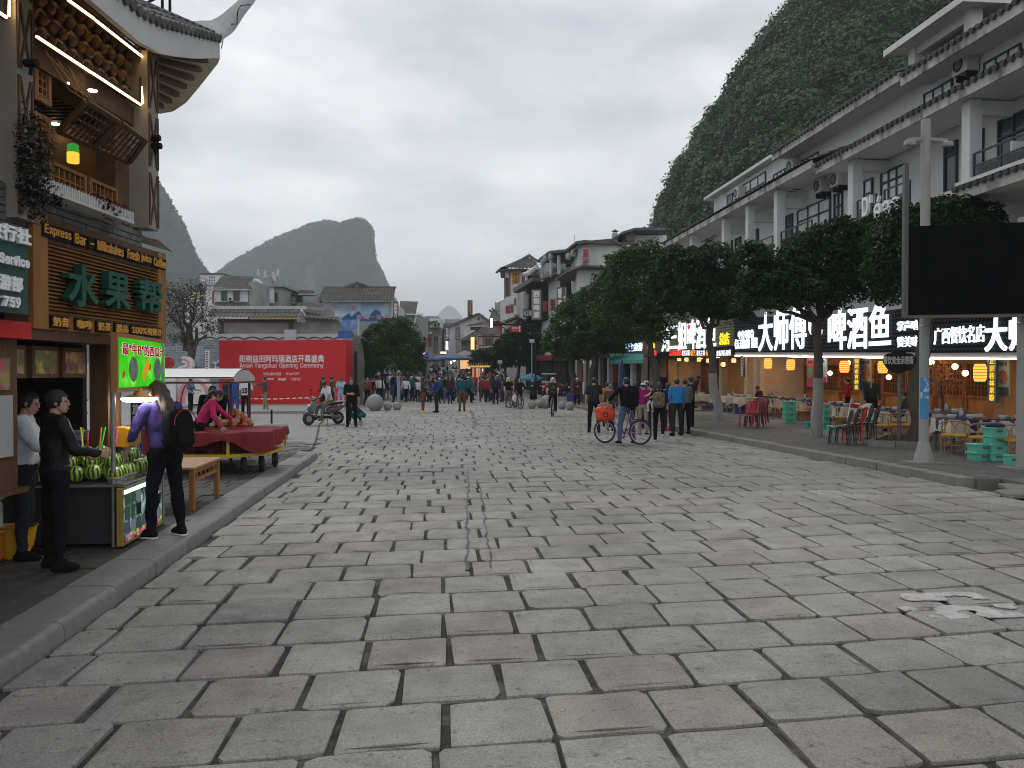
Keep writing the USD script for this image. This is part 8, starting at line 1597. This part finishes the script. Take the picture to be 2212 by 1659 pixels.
def backpack(p,label,mt,w=.32,h=.44,dep=.17,zc_=1.2,trim=None):
 t=thing('backpack',label,'backpack',p.at(p.up([0,-.12,zc_-h/2])));m=MB();e=trimesh.creation.icosphere(3);v=e.vertices;v=np.sign(v)*np.abs(v)**.55*np.array([w/2,dep/2,h/2]);v=v*(1+.08*(meshkit.fbm(v*12,2,5)-.5))[:,None]
 v=np.array([p.at(p.up(q+[0,-.135-dep/2,zc_]))for q in v]);part(t,'bag',(v,e.faces),C[mt],smooth=True)
 for s in(-1,1):part(t,'strap',MB().tube([p.at(p.up(q))for q in((s*.09,-.15,zc_+h*.35),(s*.10,-.03,1.475),(s*.11,.09,1.42),(s*.12,.145,1.25),(s*.14,.06,1.08),(s*.1,-.13,1.02))],.014,5),C['black'])
 part(t,'pocket',MB().cbox((0,0,0),(w*.7,.03,h*.35),.01).arr()if False else(np.array([p.at(p.up(q+[0,-.14-dep,zc_-h*.18]))for q in MB().cbox((0,0,0),(w*.7,.05,h*.38),.02).arr()[0]]),MB().cbox((0,0,0),(w*.7,.05,h*.38),.02).arr()[1]),C[mt])
 if trim:part(t,'piping',MB().tube([p.at(p.up([w*.46*math.cos(a),-.16-dep,zc_+h*.1+h*.36*math.sin(a)]))for a in np.linspace(0,math.pi,12)],.006,5),C[trim])
 return t
W4=(28,4,10,0);
# --- at the stall
person('man in black leather jacket standing at the near side of the stall, looking right',(-3.5,7.95,.13),48,'leather','black','black',1.63,1,'short',head=(32,0),RA=(18,12,78,-10),LA=(20,8,70,-25),hi=1,collar=True,slim=1.08)
person('person in white shirt with hair in a bun behind the leather jacket',(-4.0,8.45,.13),75,'white','charcoal','black',1.61,1,'bun',head=(15,12),RA=(25,8,70,-20),LA=(25,8,80,-20),hi=1)
pw=person('woman in violet jacket with long wavy brown hair reaching into the melons',(-2.98,9.42,.135),302,'purple','black','black',1.70,1,'long','brown',lean=6,head=(-25,8),RA=(10,8,25,0),LA=(28,14,34,4),RL=(-4,4,4),LL=(6,4,4),sleeve='half',hi=1,sole=True,slim=1.1)
backpack(pw,'black backpack with red piping on the woman in violet','black',.33,.46,.19,1.13,'red')
person('vendor in bright pink top with ponytail bending over the fruit',(-4.25,15.35,.135),75,'pink','black','black',1.58,1,'tail',lean=28,head=(0,10),RA=(35,20,60,5),LA=(70,10,80,-20));person('dark-haired person in black stooping behind the pink vendor',(-4.35,16.5,.135),160,'black','black',H=1.62,lean=22,head=(0,25))
# --- plaza
pm_=person('man in olive jacket and khaki trousers pointing a stick at the red board',gd(573,889),275,'olive','khaki','black',1.72,1,RA=(74,5,86,0),LA=(2,6,8,0),RL=(8,2,4),LL=(-8,2,6))
w_=pm_.at(pm_.J['w',1]);single('pointing_stick',MB().tube([w_+[.1,0,-.06],w_+[-1.45,.05,.62]],.016,6),M_wood,'pale wooden stick held out by the man in olive','stick')
person('worker in blue overalls seen from behind with one hand to the head',gd(507,903),0,'blue','blue','black',1.74,1,RA=(150,45,160,-70),LA=(5,10,10,2))
p13=person('man in white numbered T-shirt and black trousers seen from behind',gd(531,907),5,'white','black','black',1.76,2,RA=(10,14,40,-10),sleeve='short')
q13=[p13.at(p13.up([x,-.135,1.2]))for x in(-.1,.1)];PL13=PL(q13[0],q13[1]);s_13=(q13[0]-np.append(PL13.p,0))@PL13.e;part(p13,'number',text_in(PL13,'13',s_13,s_13+.21,1.10,1.32,-.01,.02,bold=4),C['black'])
person('woman in dark clothes standing left of the blue overalls',gd(491,898),30,'charcoal','black',H=1.62,hair='tail',hc='brown',RA=(20,8,80,-20));person('boy in blue and grey patterned shirt before the white sculpture',gd(412,893),100,'pattern','black',H=1.66,RA=(-10,12,60,-10),LA=(20,8,80,-10),sleeve='short')
person('man in black T-shirt watching beside the end of the red board',gd(698,894),60,'black','black',H=1.76,sleeve='short');person('man in dark olive T-shirt, second of the pair by the red board',gd(717,893),70,'olive','charcoal',H=1.76,sleeve='short')
person('man in pale blue shirt and light trousers looking at a phone',gd(737,886),190,'lightblue','lightblue','white',1.68,1,head=(0,25),RA=(25,6,95,-35),LA=(25,6,95,-35),sleeve='short')
pb_=person('man in black shirt with a cigarette standing in the street by the scooter',gd(759,922),172,'black','black','black',1.75,1,head=(-5,8),RA=(22,10,85,-50),LA=(3,12,10,4),RL=(3,4,2),LL=(0,6,3),sleeve='half');single('cigarette',MB().tube([pb_.at(pb_.up([.01,.12,1.50])),pb_.at(pb_.up([.03,.19,1.48]))],.006,5),M_sole,'white cigarette in the mouth of the man in black','cigarette')
person('person in navy top crouching behind the man in black',gd(783,916),300,'navy','teal','cream',1.62,1,lean=55,head=(0,20),RL=(105,8,140,0),LL=(95,8,138,0),RA=(60,5,70,-10),LA=(60,5,70,-10))
pr_=person('grey-haired person in red jacket with backpack walking along the left kerb',gd(794,877),15,'red','black',H=1.62,hc='grey',RL=(10,2,6),LL=(-12,2,10));backpack(pr_,'dark brown backpack on the person in red','olive')
person('man in rainbow tie-dye T-shirt walking towards the camera',gd(848,859),185,'rainbow','grey',H=1.74,hair='short',hc='grey',skin=0,RL=(14,3,6),LL=(-10,3,14),sleeve='short');person('woman in yellow floral blouse and white trousers',gd(869,859),180,'floral','white','red',1.62,0,'long',RL=(8,2,5),LL=(-8,2,8),RA=(15,8,70,-35),sleeve='short');person('man in black T-shirt pushing a pram',gd(899,858),165,'black','black',H=1.76,RA=(30,6,55,-15),LA=(5,10,10,0),sleeve='short')
pc2=person('woman in long camouflage coat, red trousers and neon shoes',gd(914,891),80,'camo','red','neon',1.72,1,'long',RA=(15,6,75,-10),LA=(15,6,75,-10),coat=.42);person('man in royal blue jacket and dark trousers facing the camouflage coat',gd(943,891),285,'royal','charcoal','black',1.74,1,RA=(35,8,90,-20),LA=(20,8,60,-10));person('woman in pale grey top walking behind the camouflage coat',gd(926,857),185,'palegrey','charcoal',H=1.62,hair='long',skin=0,RL=W4[:3],LL=(-14,3,20))
person('tall man in dark teal jacket and brown trousers in mid street',gd(998,888),355,'teal','brown','black',1.78,1,RL=(6,3,3),LL=(-4,3,4));person('person in dark shirt and black trousers beside the blond woman',gd(1071,873),200,'navy','black',H=1.72);person('person in dark red top in the middle of the street',gd(972,872),170,'maroon','navy',H=1.68,hair='long',RL=(10,3,4),LL=(-8,3,8));person('person in rust brown jacket in the middle of the street',gd(1043,868),20,'brown','olive',H=1.72,RL=(12,3,4),LL=(-10,3,10))
person('woman with long white-blond hair in black top beside a bicycle',gd(1098,880),175,'black','grey',H=1.66,hair='long',hc='blond',skin=0,RA=(15,12,40,0),LA=(30,20,50,0),sleeve='short')
pbg=person('young woman in open black jacket and grey top carrying a white bag',gd(1122,882),178,'black','black','cream',1.64,0,'long',RA=(8,14,10,6),LA=(20,25,60,0),RL=(16,4,8),LL=(-10,4,16));person('woman in long black dress holding a red phone',gd(1151,878),185,'charcoal','black',H=1.62,hair='bun',skin=0,RA=(25,6,105,-25),LA=(10,20,40,0),skirt=.5,coat=.2)
c_=pbg.at(pbg.J['w',1]);t_=thing('carrier_bag','white plastic carrier bag held by the young woman in black','bag',c_-[0,0,.5]);e=trimesh.creation.icosphere(2);part(t_,'bag',(e.vertices*np.array([.15,.08,.2])+c_-[0,0,.32],e.faces),M_sole,smooth=True);part(t_,'handle',MB().tube([c_-[.07,0,.16],c_-[0,0,.05],c_-[-.07,0,.16]],.012,5),M_sole)
person('worker in maroon uniform and pale cap standing on the right pavement',gd(1246,879),178,'maroon','black','black',1.64,1,cap='cream',RA=(20,10,95,-40),LA=(20,10,95,-40),coat=.25);person('person in bright yellow jacket walking far down at the right',gd(1136,838),60,'yellow','charcoal',H=1.7,RL=(18,3,6),LL=(-14,3,16),RA=(20,12,60,0))
# --- group on the right
pgt=person('man in charcoal T-shirt seen from behind at the left of the group',gd(1283,934),8,'charcoal','black','black',1.76,1,sleeve='short',RA=(8,12,16,6),LA=(4,12,8,4),LL=(0,6,2),RL=(2,6,2));person('short person in dark jacket and grey cap behind the bicycle',gd(1318,931),40,'olive','charcoal',H=1.54,hair='short',cap='grey',hc='grey');person('woman in orange top half hidden behind the grey cap',gd(1311,922),20,'orange','black',H=1.58)
person('woman in magenta sweater, khaki trousers and white cap',gd(1389,938),35,'magenta','khaki','black',1.62,0,'short',cap='white',RA=(10,8,70,-15));person('person in black beside the magenta sweater',gd(1374,933),15,'black','black',H=1.64,hair='tail');person('woman in pink cap behind the magenta sweater',gd(1396,926),20,'lilac','navy',H=1.66,cap='cream',hair='tail')
pwb=person('woman in navy with hair clip carrying a baby on her left',gd(1424,952),18,'navy','black','black',1.66,1,'tail',RA=(15,6,85,-40),LA=(25,10,100,-45),RL=(-24,3,26,-38),LL=(10,3,4),sole=True);backpack(pwb,'camouflage backpack on the woman carrying the baby','camopack',.34,.46,.2,1.18)
bl_=pwb.at(pwb.up([-.17,.1,1.18]));person('baby in cream clothes looking over the shoulder of the woman in navy',bl_-[0,0,.36],250,'cream','white','white',.74,0,'short','brown',head=(20,5),RL=(50,10,60),LL=(40,10,60),RA=(50,10,70,0),LA=(40,20,60,0),slim=1.25)
person('man in bright blue jacket seen from behind',gd(1462,941),350,'sky','charcoal','black',1.74,1,RA=(6,9,12,3),RL=(2,5,2),LL=(-2,5,2),slim=1.08);person('man in grey shirt with black trousers, right of the blue jacket',gd(1480,938),345,'grey','black','black',1.72,1,RA=(5,8,20,0));person('man with glasses at the right end of the group',gd(1492,930),310,'charcoal','black',H=1.78,head=(-20,0));person('woman in lilac top glimpsed between magenta and blue',gd(1408,929),350,'lilac','navy',H=1.56,hair='tail');person('woman in pale top glimpsed left of the blue jacket',gd(1443,930),340,'palegrey','maroon','red',1.58,hair='long')
# --- restaurant
ry=lambda x,d:base_at(x,d,.125)
person('waiter in red shirt standing among the tables',ry(1831,30),300,'red','black',H=1.62,RA=(20,8,80,-20));person('dark-dressed person standing deep behind the sign post',ry(1884,28),200,'charcoal','black',H=1.66);person('person in grey seated at a table behind the planter',ry(1953,25.6),300,'olive','black',H=1.66,sit=.52,RL=(88,6,88),LL=(88,6,88),RA=(30,8,80,-20),LA=(30,8,80,-20));person('person in dark red seated at the far left table',ry(1648,37),270,'maroon','black',H=1.66,sit=.52,lean=20,RL=(88,6,88),LL=(88,6,88),RA=(40,8,80,-20));person('cook in dark clothes bending before the brick wall',ry(1497,43),80,'charcoal','black',H=1.7,lean=25)
# --- crowd further down: a few kinds of walkers, each copied many times
kinds=[('red top and dark trousers',dict(top='red',bottom='navy')),('white shirt and black trousers',dict(top='white',bottom='black')),('black jacket and jeans',dict(top='black',bottom='denim')),('blue jacket and black trousers',dict(top='royal',bottom='black')),('orange jacket',dict(top='orange',bottom='charcoal')),('grey coat and long hair',dict(top='grey',bottom='black',hair='long',coat=.3)),('pale grey top and long hair',dict(top='palegrey',bottom='navy',hair='long')),('dark teal shirt and white cap',dict(top='teal',bottom='black',cap='white')),('tan jacket',dict(top='tan',bottom='charcoal')),('maroon dress',dict(top='maroon',bottom='maroon',skirt=.4,hair='long'))]
q=np.random.default_rng(2024);pts=[]
while len(pts)<290:
 y=53+105*q.random()**1.5;x=q.uniform(edge_left(y)+.6,kerb_right(y)-1.6)*(.95 if y>70 else.82)
 if all((x-a)**2+(y-b)**2>.42 for a,b in pts):pts.append((x,y))
firsts={}
for i,(x,y)in enumerate(pts):
 k=i%len(kinds)if i<10 else int(q.choice(10,p=[.06,.17,.28,.07,.03,.13,.12,.05,.06,.03]));lab=f'pedestrian in {kinds[k][0]}, {"near" if y < 66 else "middle" if y < 90 else "far"} {"left" if x < -2.2 else "right" if x > 2.5 else "centre"} of the distant crowd';az=q.choice([0,180])+q.uniform(-35,35)
 if k not in firsts:a=q.uniform(12,24);firsts[k]=person(lab,(x,y,gz(y)),az,H=q.uniform(1.58,1.76),group=lab.replace('pedestrian','pedestrians',1),RL=(a,3,6),LL=(-a,3,a),RA=(-a,8,0,2),LA=(a,8,a+20,2),proto=1,**kinds[k][1])
 else:dup(firsts[k],(x,y,gz(y)),-R_(az),lab,group=lab.replace('pedestrian','pedestrians',1),scale=float(q.uniform(.92,1.06)))
 # == bicycles, scooter, bollards
M_rub=mat('tyre_rubber',(.018,.018,.018),.75,.2,8);M_alloy=mat('alloy',(.45,.45,.46),.3,.1,8,metal=.9);M_grey_p=mat('graphite_paint',(.06,.062,.07),.25,.1,4,coat=.5)
def bicycle(label,loc,az,frame,name='bicycle',rough=1):
 t=thing(name,label,'bicycle',loc,-R_(az));R=.335;W=[np.array([0,.53,R]),np.array([0,-.53,R])]
 for w in W:
  k=part(t,'wheel',MB().torus(w,R-.025,.026,(1,0,0),36,8),M_rub,smooth=True,world=False);part(k,'rim',MB().torus(w,R-.06,.012,(1,0,0),36,6),M_alloy,smooth=True,world=False);s=MB()
  for i in range(16):a=2*math.pi*i/16;s.tube([w+[.02*(-1)**i,0,0],w+[0,(R-.06)*math.cos(a),(R-.06)*math.sin(a)]],.0022,3,False)
  part(k,'spoke',s,M_alloy,world=False,kind='stuff');part(k,'hub',MB().cyl(w-[.05,0,0],w+[.05,0,0],.025,10),M_alloy,world=False)
 hd,bb,st,ax=np.array([0,.36,.82]),np.array([0,-.08,.29]),np.array([0,-.22,.80]),W[1]
 for i,(a,b,r)in enumerate(((hd-[0,-.02,.08],bb,.022),(hd,st,.018),(bb,st,.018),(bb,ax,.011),(st-[0,0,.05],ax,.010))):part(t,'frame_tube',MB().cyl(a,b,r,10),frame,smooth=40,world=False)
 f=MB();
 for s in(-.05,.05):f.tube([hd+[s,.03,-.12],hd+[s,.07,-.3],W[0]+[s,0,0]],.014,8)
 part(t,'fork',f,M_alloy,world=False,smooth=40);part(t,'handlebar',MB().tube([(-.31,.33,.99),(-.1,.37,.97),(.1,.37,.97),(.31,.33,.99)],.012,8).cyl(hd,hd+[0,.01,.15],.016,8),M_black,world=False);part(t,'seat_post',MB().cyl(st,st+[0,-.03,.14],.013,8),M_alloy,world=False)
 part(t,'saddle',MB().ell(st+[0,-.05,.16],(.075,.14,.03),12),M_black,world=False,smooth=True);part(t,'crank',MB().torus(bb+[.05,0,0],.085,.008,(1,0,0),20,5).bar(bb+[.06,0,0],bb+[.06,.1,-.13],.02).bar(bb-[.06,0,0],bb+[-.06,-.1,.13],.02),M_black,world=False)
 for s in(1,-1):part(t,'pedal',MB().box(bb+[s*.11,s*.1,-s*.13],(.09,.08,.02)),M_black,world=False)
 part(t,'mudguard',MB().tube([W[1]+[0,(R+.03)*math.cos(a),(R+.03)*math.sin(a)]for a in np.linspace(1.2,2.7,8)],.018,6),M_black,world=False);return t
bk=gd(1344,959);baz=-52
bicycle('mountain bike with pale and pink frame under the man with the black backpack',bk,baz,mat('pink_white_frame',(.42,.30,.33),.35,.5,14,spots=((.35,.03,.10),11,.5,.55)),'mountain_bike')
pbk=person('man in black jacket and jeans straddling the mountain bike',bk+rotz(-R_(baz))@np.array([0,-.13,0]),baz+35,'black','denim','black',1.80,1,head=(-15,0),LA=(48,22,58,0),RA=(10,16,24,8),LL=(6,9,6),RL=(-2,9,4),sole=True);backpack(pbk,'big square black backpack on the man with the mountain bike','black',.40,.56,.22,1.2)
c=pbk.at(pbk.J['w',-1]);t=thing('duffel_bag','shiny orange roll-top bag hanging from the handlebar','bag',c-[0,0,.6]);e=trimesh.creation.icosphere(3);v=np.sign(e.vertices)*np.abs(e.vertices)**.7*np.array([.27,.17,.22]);v=v*(1+.25*(meshkit.fbm(v*9,3,4)-.5))[:,None];oc=c+[-.12,-.05,-.36];part(t,'bag',(v+oc,e.faces),mat('orange_tarpaulin',(.55,.05,.008),.3,.15,5,bump=.5,bscale=10),smooth=True);part(t,'roll_top',MB().tube([oc+[-.2,0,.2],oc+[0,.02,.27],oc+[.2,0,.2]],.04,8),mat('grey_tarpaulin',(.2,.2,.21),.5),smooth=True);part(t,'emblem',MB().torus(oc+[-.02,-.185,-.02],.06,.01,(0,1,0),16,5),C['black'])
cy=gd(1194,899);caz=192;bicycle('black bicycle ridden by the long-haired woman',cy,caz,M_black)
person('woman with long fair hair in dark printed T-shirt riding a bicycle',cy+rotz(-R_(caz))@np.array([0,-.24,0]),caz,'camo','black','white',1.70,0,'long','blond',sit=.99,lean=16,head=(0,-5),RL=(62,4,62),LL=(28,4,38),RA=(48,12,62,0),LA=(48,12,62,0),sleeve='short')
bicycle('red bicycle pushed by the woman with white-blond hair',gd(1112,882),150,mat('red_frame',(.35,.02,.03),.35))
def scooter(label,loc,az,paint,small=False,group=None):
 t=thing('scooter',label,'scooter',loc,-R_(az),group);W=[np.array([0,.62,.25]),np.array([0,-.62,.25])]
 for w in W:k=part(t,'wheel',MB().torus(w,.185,.062,(1,0,0),26,9),M_rub,smooth=True,world=False);part(k,'rim',MB().cyl(w-[.045,0,0],w+[.045,0,0],.12,16),M_alloy,world=False)
 hu=lambda l:Manifold.batch_hull([Manifold.sphere(1,12).scale(tuple(r)if np.ndim(r)else(r,r,r)).translate(tuple(c))for c,r in l])
 part(t,'front_shield',hu([((0,.50,.50),(.16,.06,.10)),((0,.42,.84),(.18,.07,.1)),((0,.62,.62),(.08,.05,.06))]),paint,40,world=False);part(t,'front_mudguard',hu([((0,.62,.50),(.09,.16,.04)),((0,.78,.43),(.06,.07,.04)),((0,.48,.45),(.08,.05,.05))]),paint,40,world=False)
 part(t,'floorboard',hu([((0,.36,.30),(.15,.06,.05)),((0,-.2,.30),(.15,.08,.06))]),M_black,40,world=False);part(t,'tail_fairing',hu([((0,-.18,.52),(.13,.08,.14)),((0,-.62,.60),(.13,.1,.10)),((0,-.86,.70),(.07,.05,.05))]),paint,40,world=False)
 part(t,'seat',hu([((0,-.12,.77),(.12,.1,.05)),((0,-.45,.79),(.14,.12,.06)),((0,-.75,.83),(.12,.06,.05))]),M_black,40,world=False);part(t,'engine',hu([((0,-.3,.3),(.12,.12,.1)),((0,-.6,.28),(.12,.1,.08))]),M_frame,40,world=False)
 part(t,'handlebar_cowl',hu([((-.12,.40,.98),.06),((.12,.40,.98),.06),((0,.46,1.0),.07)]),paint,40,world=False);part(t,'handlebar',MB().tube([(-.34,.34,1.02),(0,.40,1.0),(.34,.34,1.02)],.018,8),M_black,world=False)
 part(t,'headlight',MB().ell((0,.60,.74),(.085,.05,.055),12),mat('headlight_glass',(.6,.62,.62),.1),True,world=False)
 for s in(-1,1):part(t,'indicator',MB().ell((s*.13,.49,.97),(.06,.03,.025),10),mat('amber_lens',(.6,.2,.01),.2),True,world=False);part(t,'mirror',MB().tube([(s*.2,.38,1.04),(s*.27,.37,1.25)],.008,5).ell((s*.28,.36,1.3),(.07,.02,.045),10),M_black,world=False)
 part(t,'crash_bar',MB().tube([(-.2,.66,.42),(-.23,.45,.4),(-.23,-.2,.36)],.012,6).tube([(.2,.66,.42),(.23,.45,.4),(.23,-.2,.36)],.012,6),M_alloy,world=False);part(t,'rear_rack',MB().tube([(-.15,-.45,.85),(-.15,-.9,.9),(.15,-.9,.9),(.15,-.45,.85)],.012,6),M_alloy,world=False);part(t,'stand',MB().bar((-.1,-.1,.25),(-.24,-.02,.02),.025),M_frame,world=False);return t
sc_=gd(699,918);saz=232;scooter('dark grey scooter with amber indicators and chrome bars',sc_,saz,M_grey_p)
person('man in white T-shirt sitting astride the grey scooter with lowered head',sc_+rotz(-R_(saz))@np.array([0,-.25,0]),saz,'white','grey','brown',1.72,1,sit=.88,lean=14,head=(0,40),RL=(62,14,50),LL=(62,14,50),RA=(32,12,60,-6),LA=(25,18,40,-12),sleeve='short')
for i,(x,d,a,p)in enumerate(((1178,64,200,0),(1190,66,190,1),(1201,63,215,0),(1210,66,200,1),(1224,62,170,2),(1166,68,180,2))):scooter(('red scooter at the left of the parked row','dark scooter second in the parked row','red scooter in the middle of the parked row','dark scooter right of the middle in the parked row','black scooter at the right end of the parked row','black scooter at the far left behind the parked row')[i],base_at(x,d,.12),a,[mat('red_paint',(.35,.015,.02),.25,coat=.5),M_grey_p,M_black][p])
vn=thing('white_van','small white van parked behind the motorbikes','van',base_at(1193,69,.12),-.1);o=base_at(1193,69,.12);part(vn,'body',MB().cbox(o+[0,0,.75],(1.6,3.2,.75),.12),M_white_h);part(vn,'roof',MB().cbox(o+[0,0,1.72],(1.5,3.0,.12),.05),M_white_h);part(vn,'window',MB().cbox(o+[0,0,1.38],(1.46,2.9,.58),.1),M_win)
for sx in(-.7,.7):
 for sy in(-1,1):part(vn,'wheel',MB().cyl(o+[sx-.08,sy,.3],o+[sx+.08,sy,.3],.3,16),M_rub)
pp=gd(889,858);t=thing('pram','dark blue pram with a child beside the man in black','pram',pp);part(t,'seat',MB().ell(pp+[0,0,.5],(.24,.3,.2),12),C['navy'],True);part(t,'hood',MB().ell(pp+[.02,.15,.75],(.25,.25,.25),12),C['black'],True);part(t,'frame',MB().tube([pp+[.2,-.35,.1],pp+[.2,.1,.5],pp+[.2,.5,1.0],pp+[-.2,.5,1.0],pp+[-.2,.1,.5],pp+[-.2,-.35,.1]],.02,6),M_steel)
for sx in(-.22,.22):
 for sy in(-.35,.3):part(t,'wheel',MB().torus(pp+[sx,sy,.12],.09,.03,(1,0,0),14,6),M_rub)
person('small child lying in the pram',pp+[0,-.05,.12],180,'palegrey','navy',H=.8,lean=-25,sit=.62,RL=(80,8,60),LL=(80,8,60))
M_ball=mat('granite_ball',(.24,.235,.225),.7,.2,9,bump=.3,bscale=50)
def ball(x,ybase,r,label):c=gd(x,ybase);t=thing('stone_ball',label,'bollard',c);part(t,'ball',MB().ell(c+[0,0,r*.93],(r,r,r),28),M_ball,True);part(t,'socket',MB().lathe([(r*.62,0),(r*.6,.03),(r*.3,.035)],c,16),M_kerb2)
for x,y,r,l in((810,887,.44,'biggest grey stone ball at the left kerb'),(837.5,886,.225,'small stone ball next to the big one at the left'),(858,886,.225,'small stone ball, the right one of the left three'),(1115,881,.22,'stone ball at the feet of the young woman in black'),(1149,883,.23,'stone ball below the woman with the red phone'),(1166.5,881,.22,'small stone ball left of the cyclist'),(1182,882,.38,'large stone ball behind the cyclist'),(1214,884,.22,'small stone ball right of the cyclist'),(1231,886,.23,'stone ball before the worker in maroon')):ball(x,y,r,l)
for i,(x,y)in enumerate(((1232,868),(1256,868))):stack(x,y,18,2,M_blue_b,'blue',('behind the maroon worker at the left','behind the maroon worker at the right')[i],.24)
for i,(x,d,h)in enumerate(((826,54,2.2),(838,57,2.2),(805,52,1.1),(872,66,2.2))):single('iron_post',MB().tube([base_at(x,d,.1),base_at(x,d,.1)+[0,0,h]],.04,8),M_black,('first black iron post on the left walk','second black iron post on the left walk','short iron post near the stone pillar','farthest black iron post on the left walk')[i],'post')
pcar=thing('parked_car','white car half hidden under the left trees','car',base_at(938-80,72,gz(72)),.05);o=base_at(858,74,gz(74));part(pcar,'body',MB().cbox(o+[0,0,.6],(1.75,4.2,.6),.15),M_white_h);part(pcar,'cabin',MB().hexa([o+np.array(q)for q in((-.75,-1.3,.88),(.75,-1.3,.88),(.75,1.4,.88),(-.75,1.4,.88),(-.6,-.7,1.42),(.6,-.7,1.42),(.6,.9,1.42),(-.6,.9,1.42))]),M_win)
for sx in(-.78,.78):
 for sy in(-1.3,1.3):part(pcar,'wheel',MB().cyl(o+[sx-.1,sy,.32],o+[sx+.1,sy,.32],.32,16),M_rub)
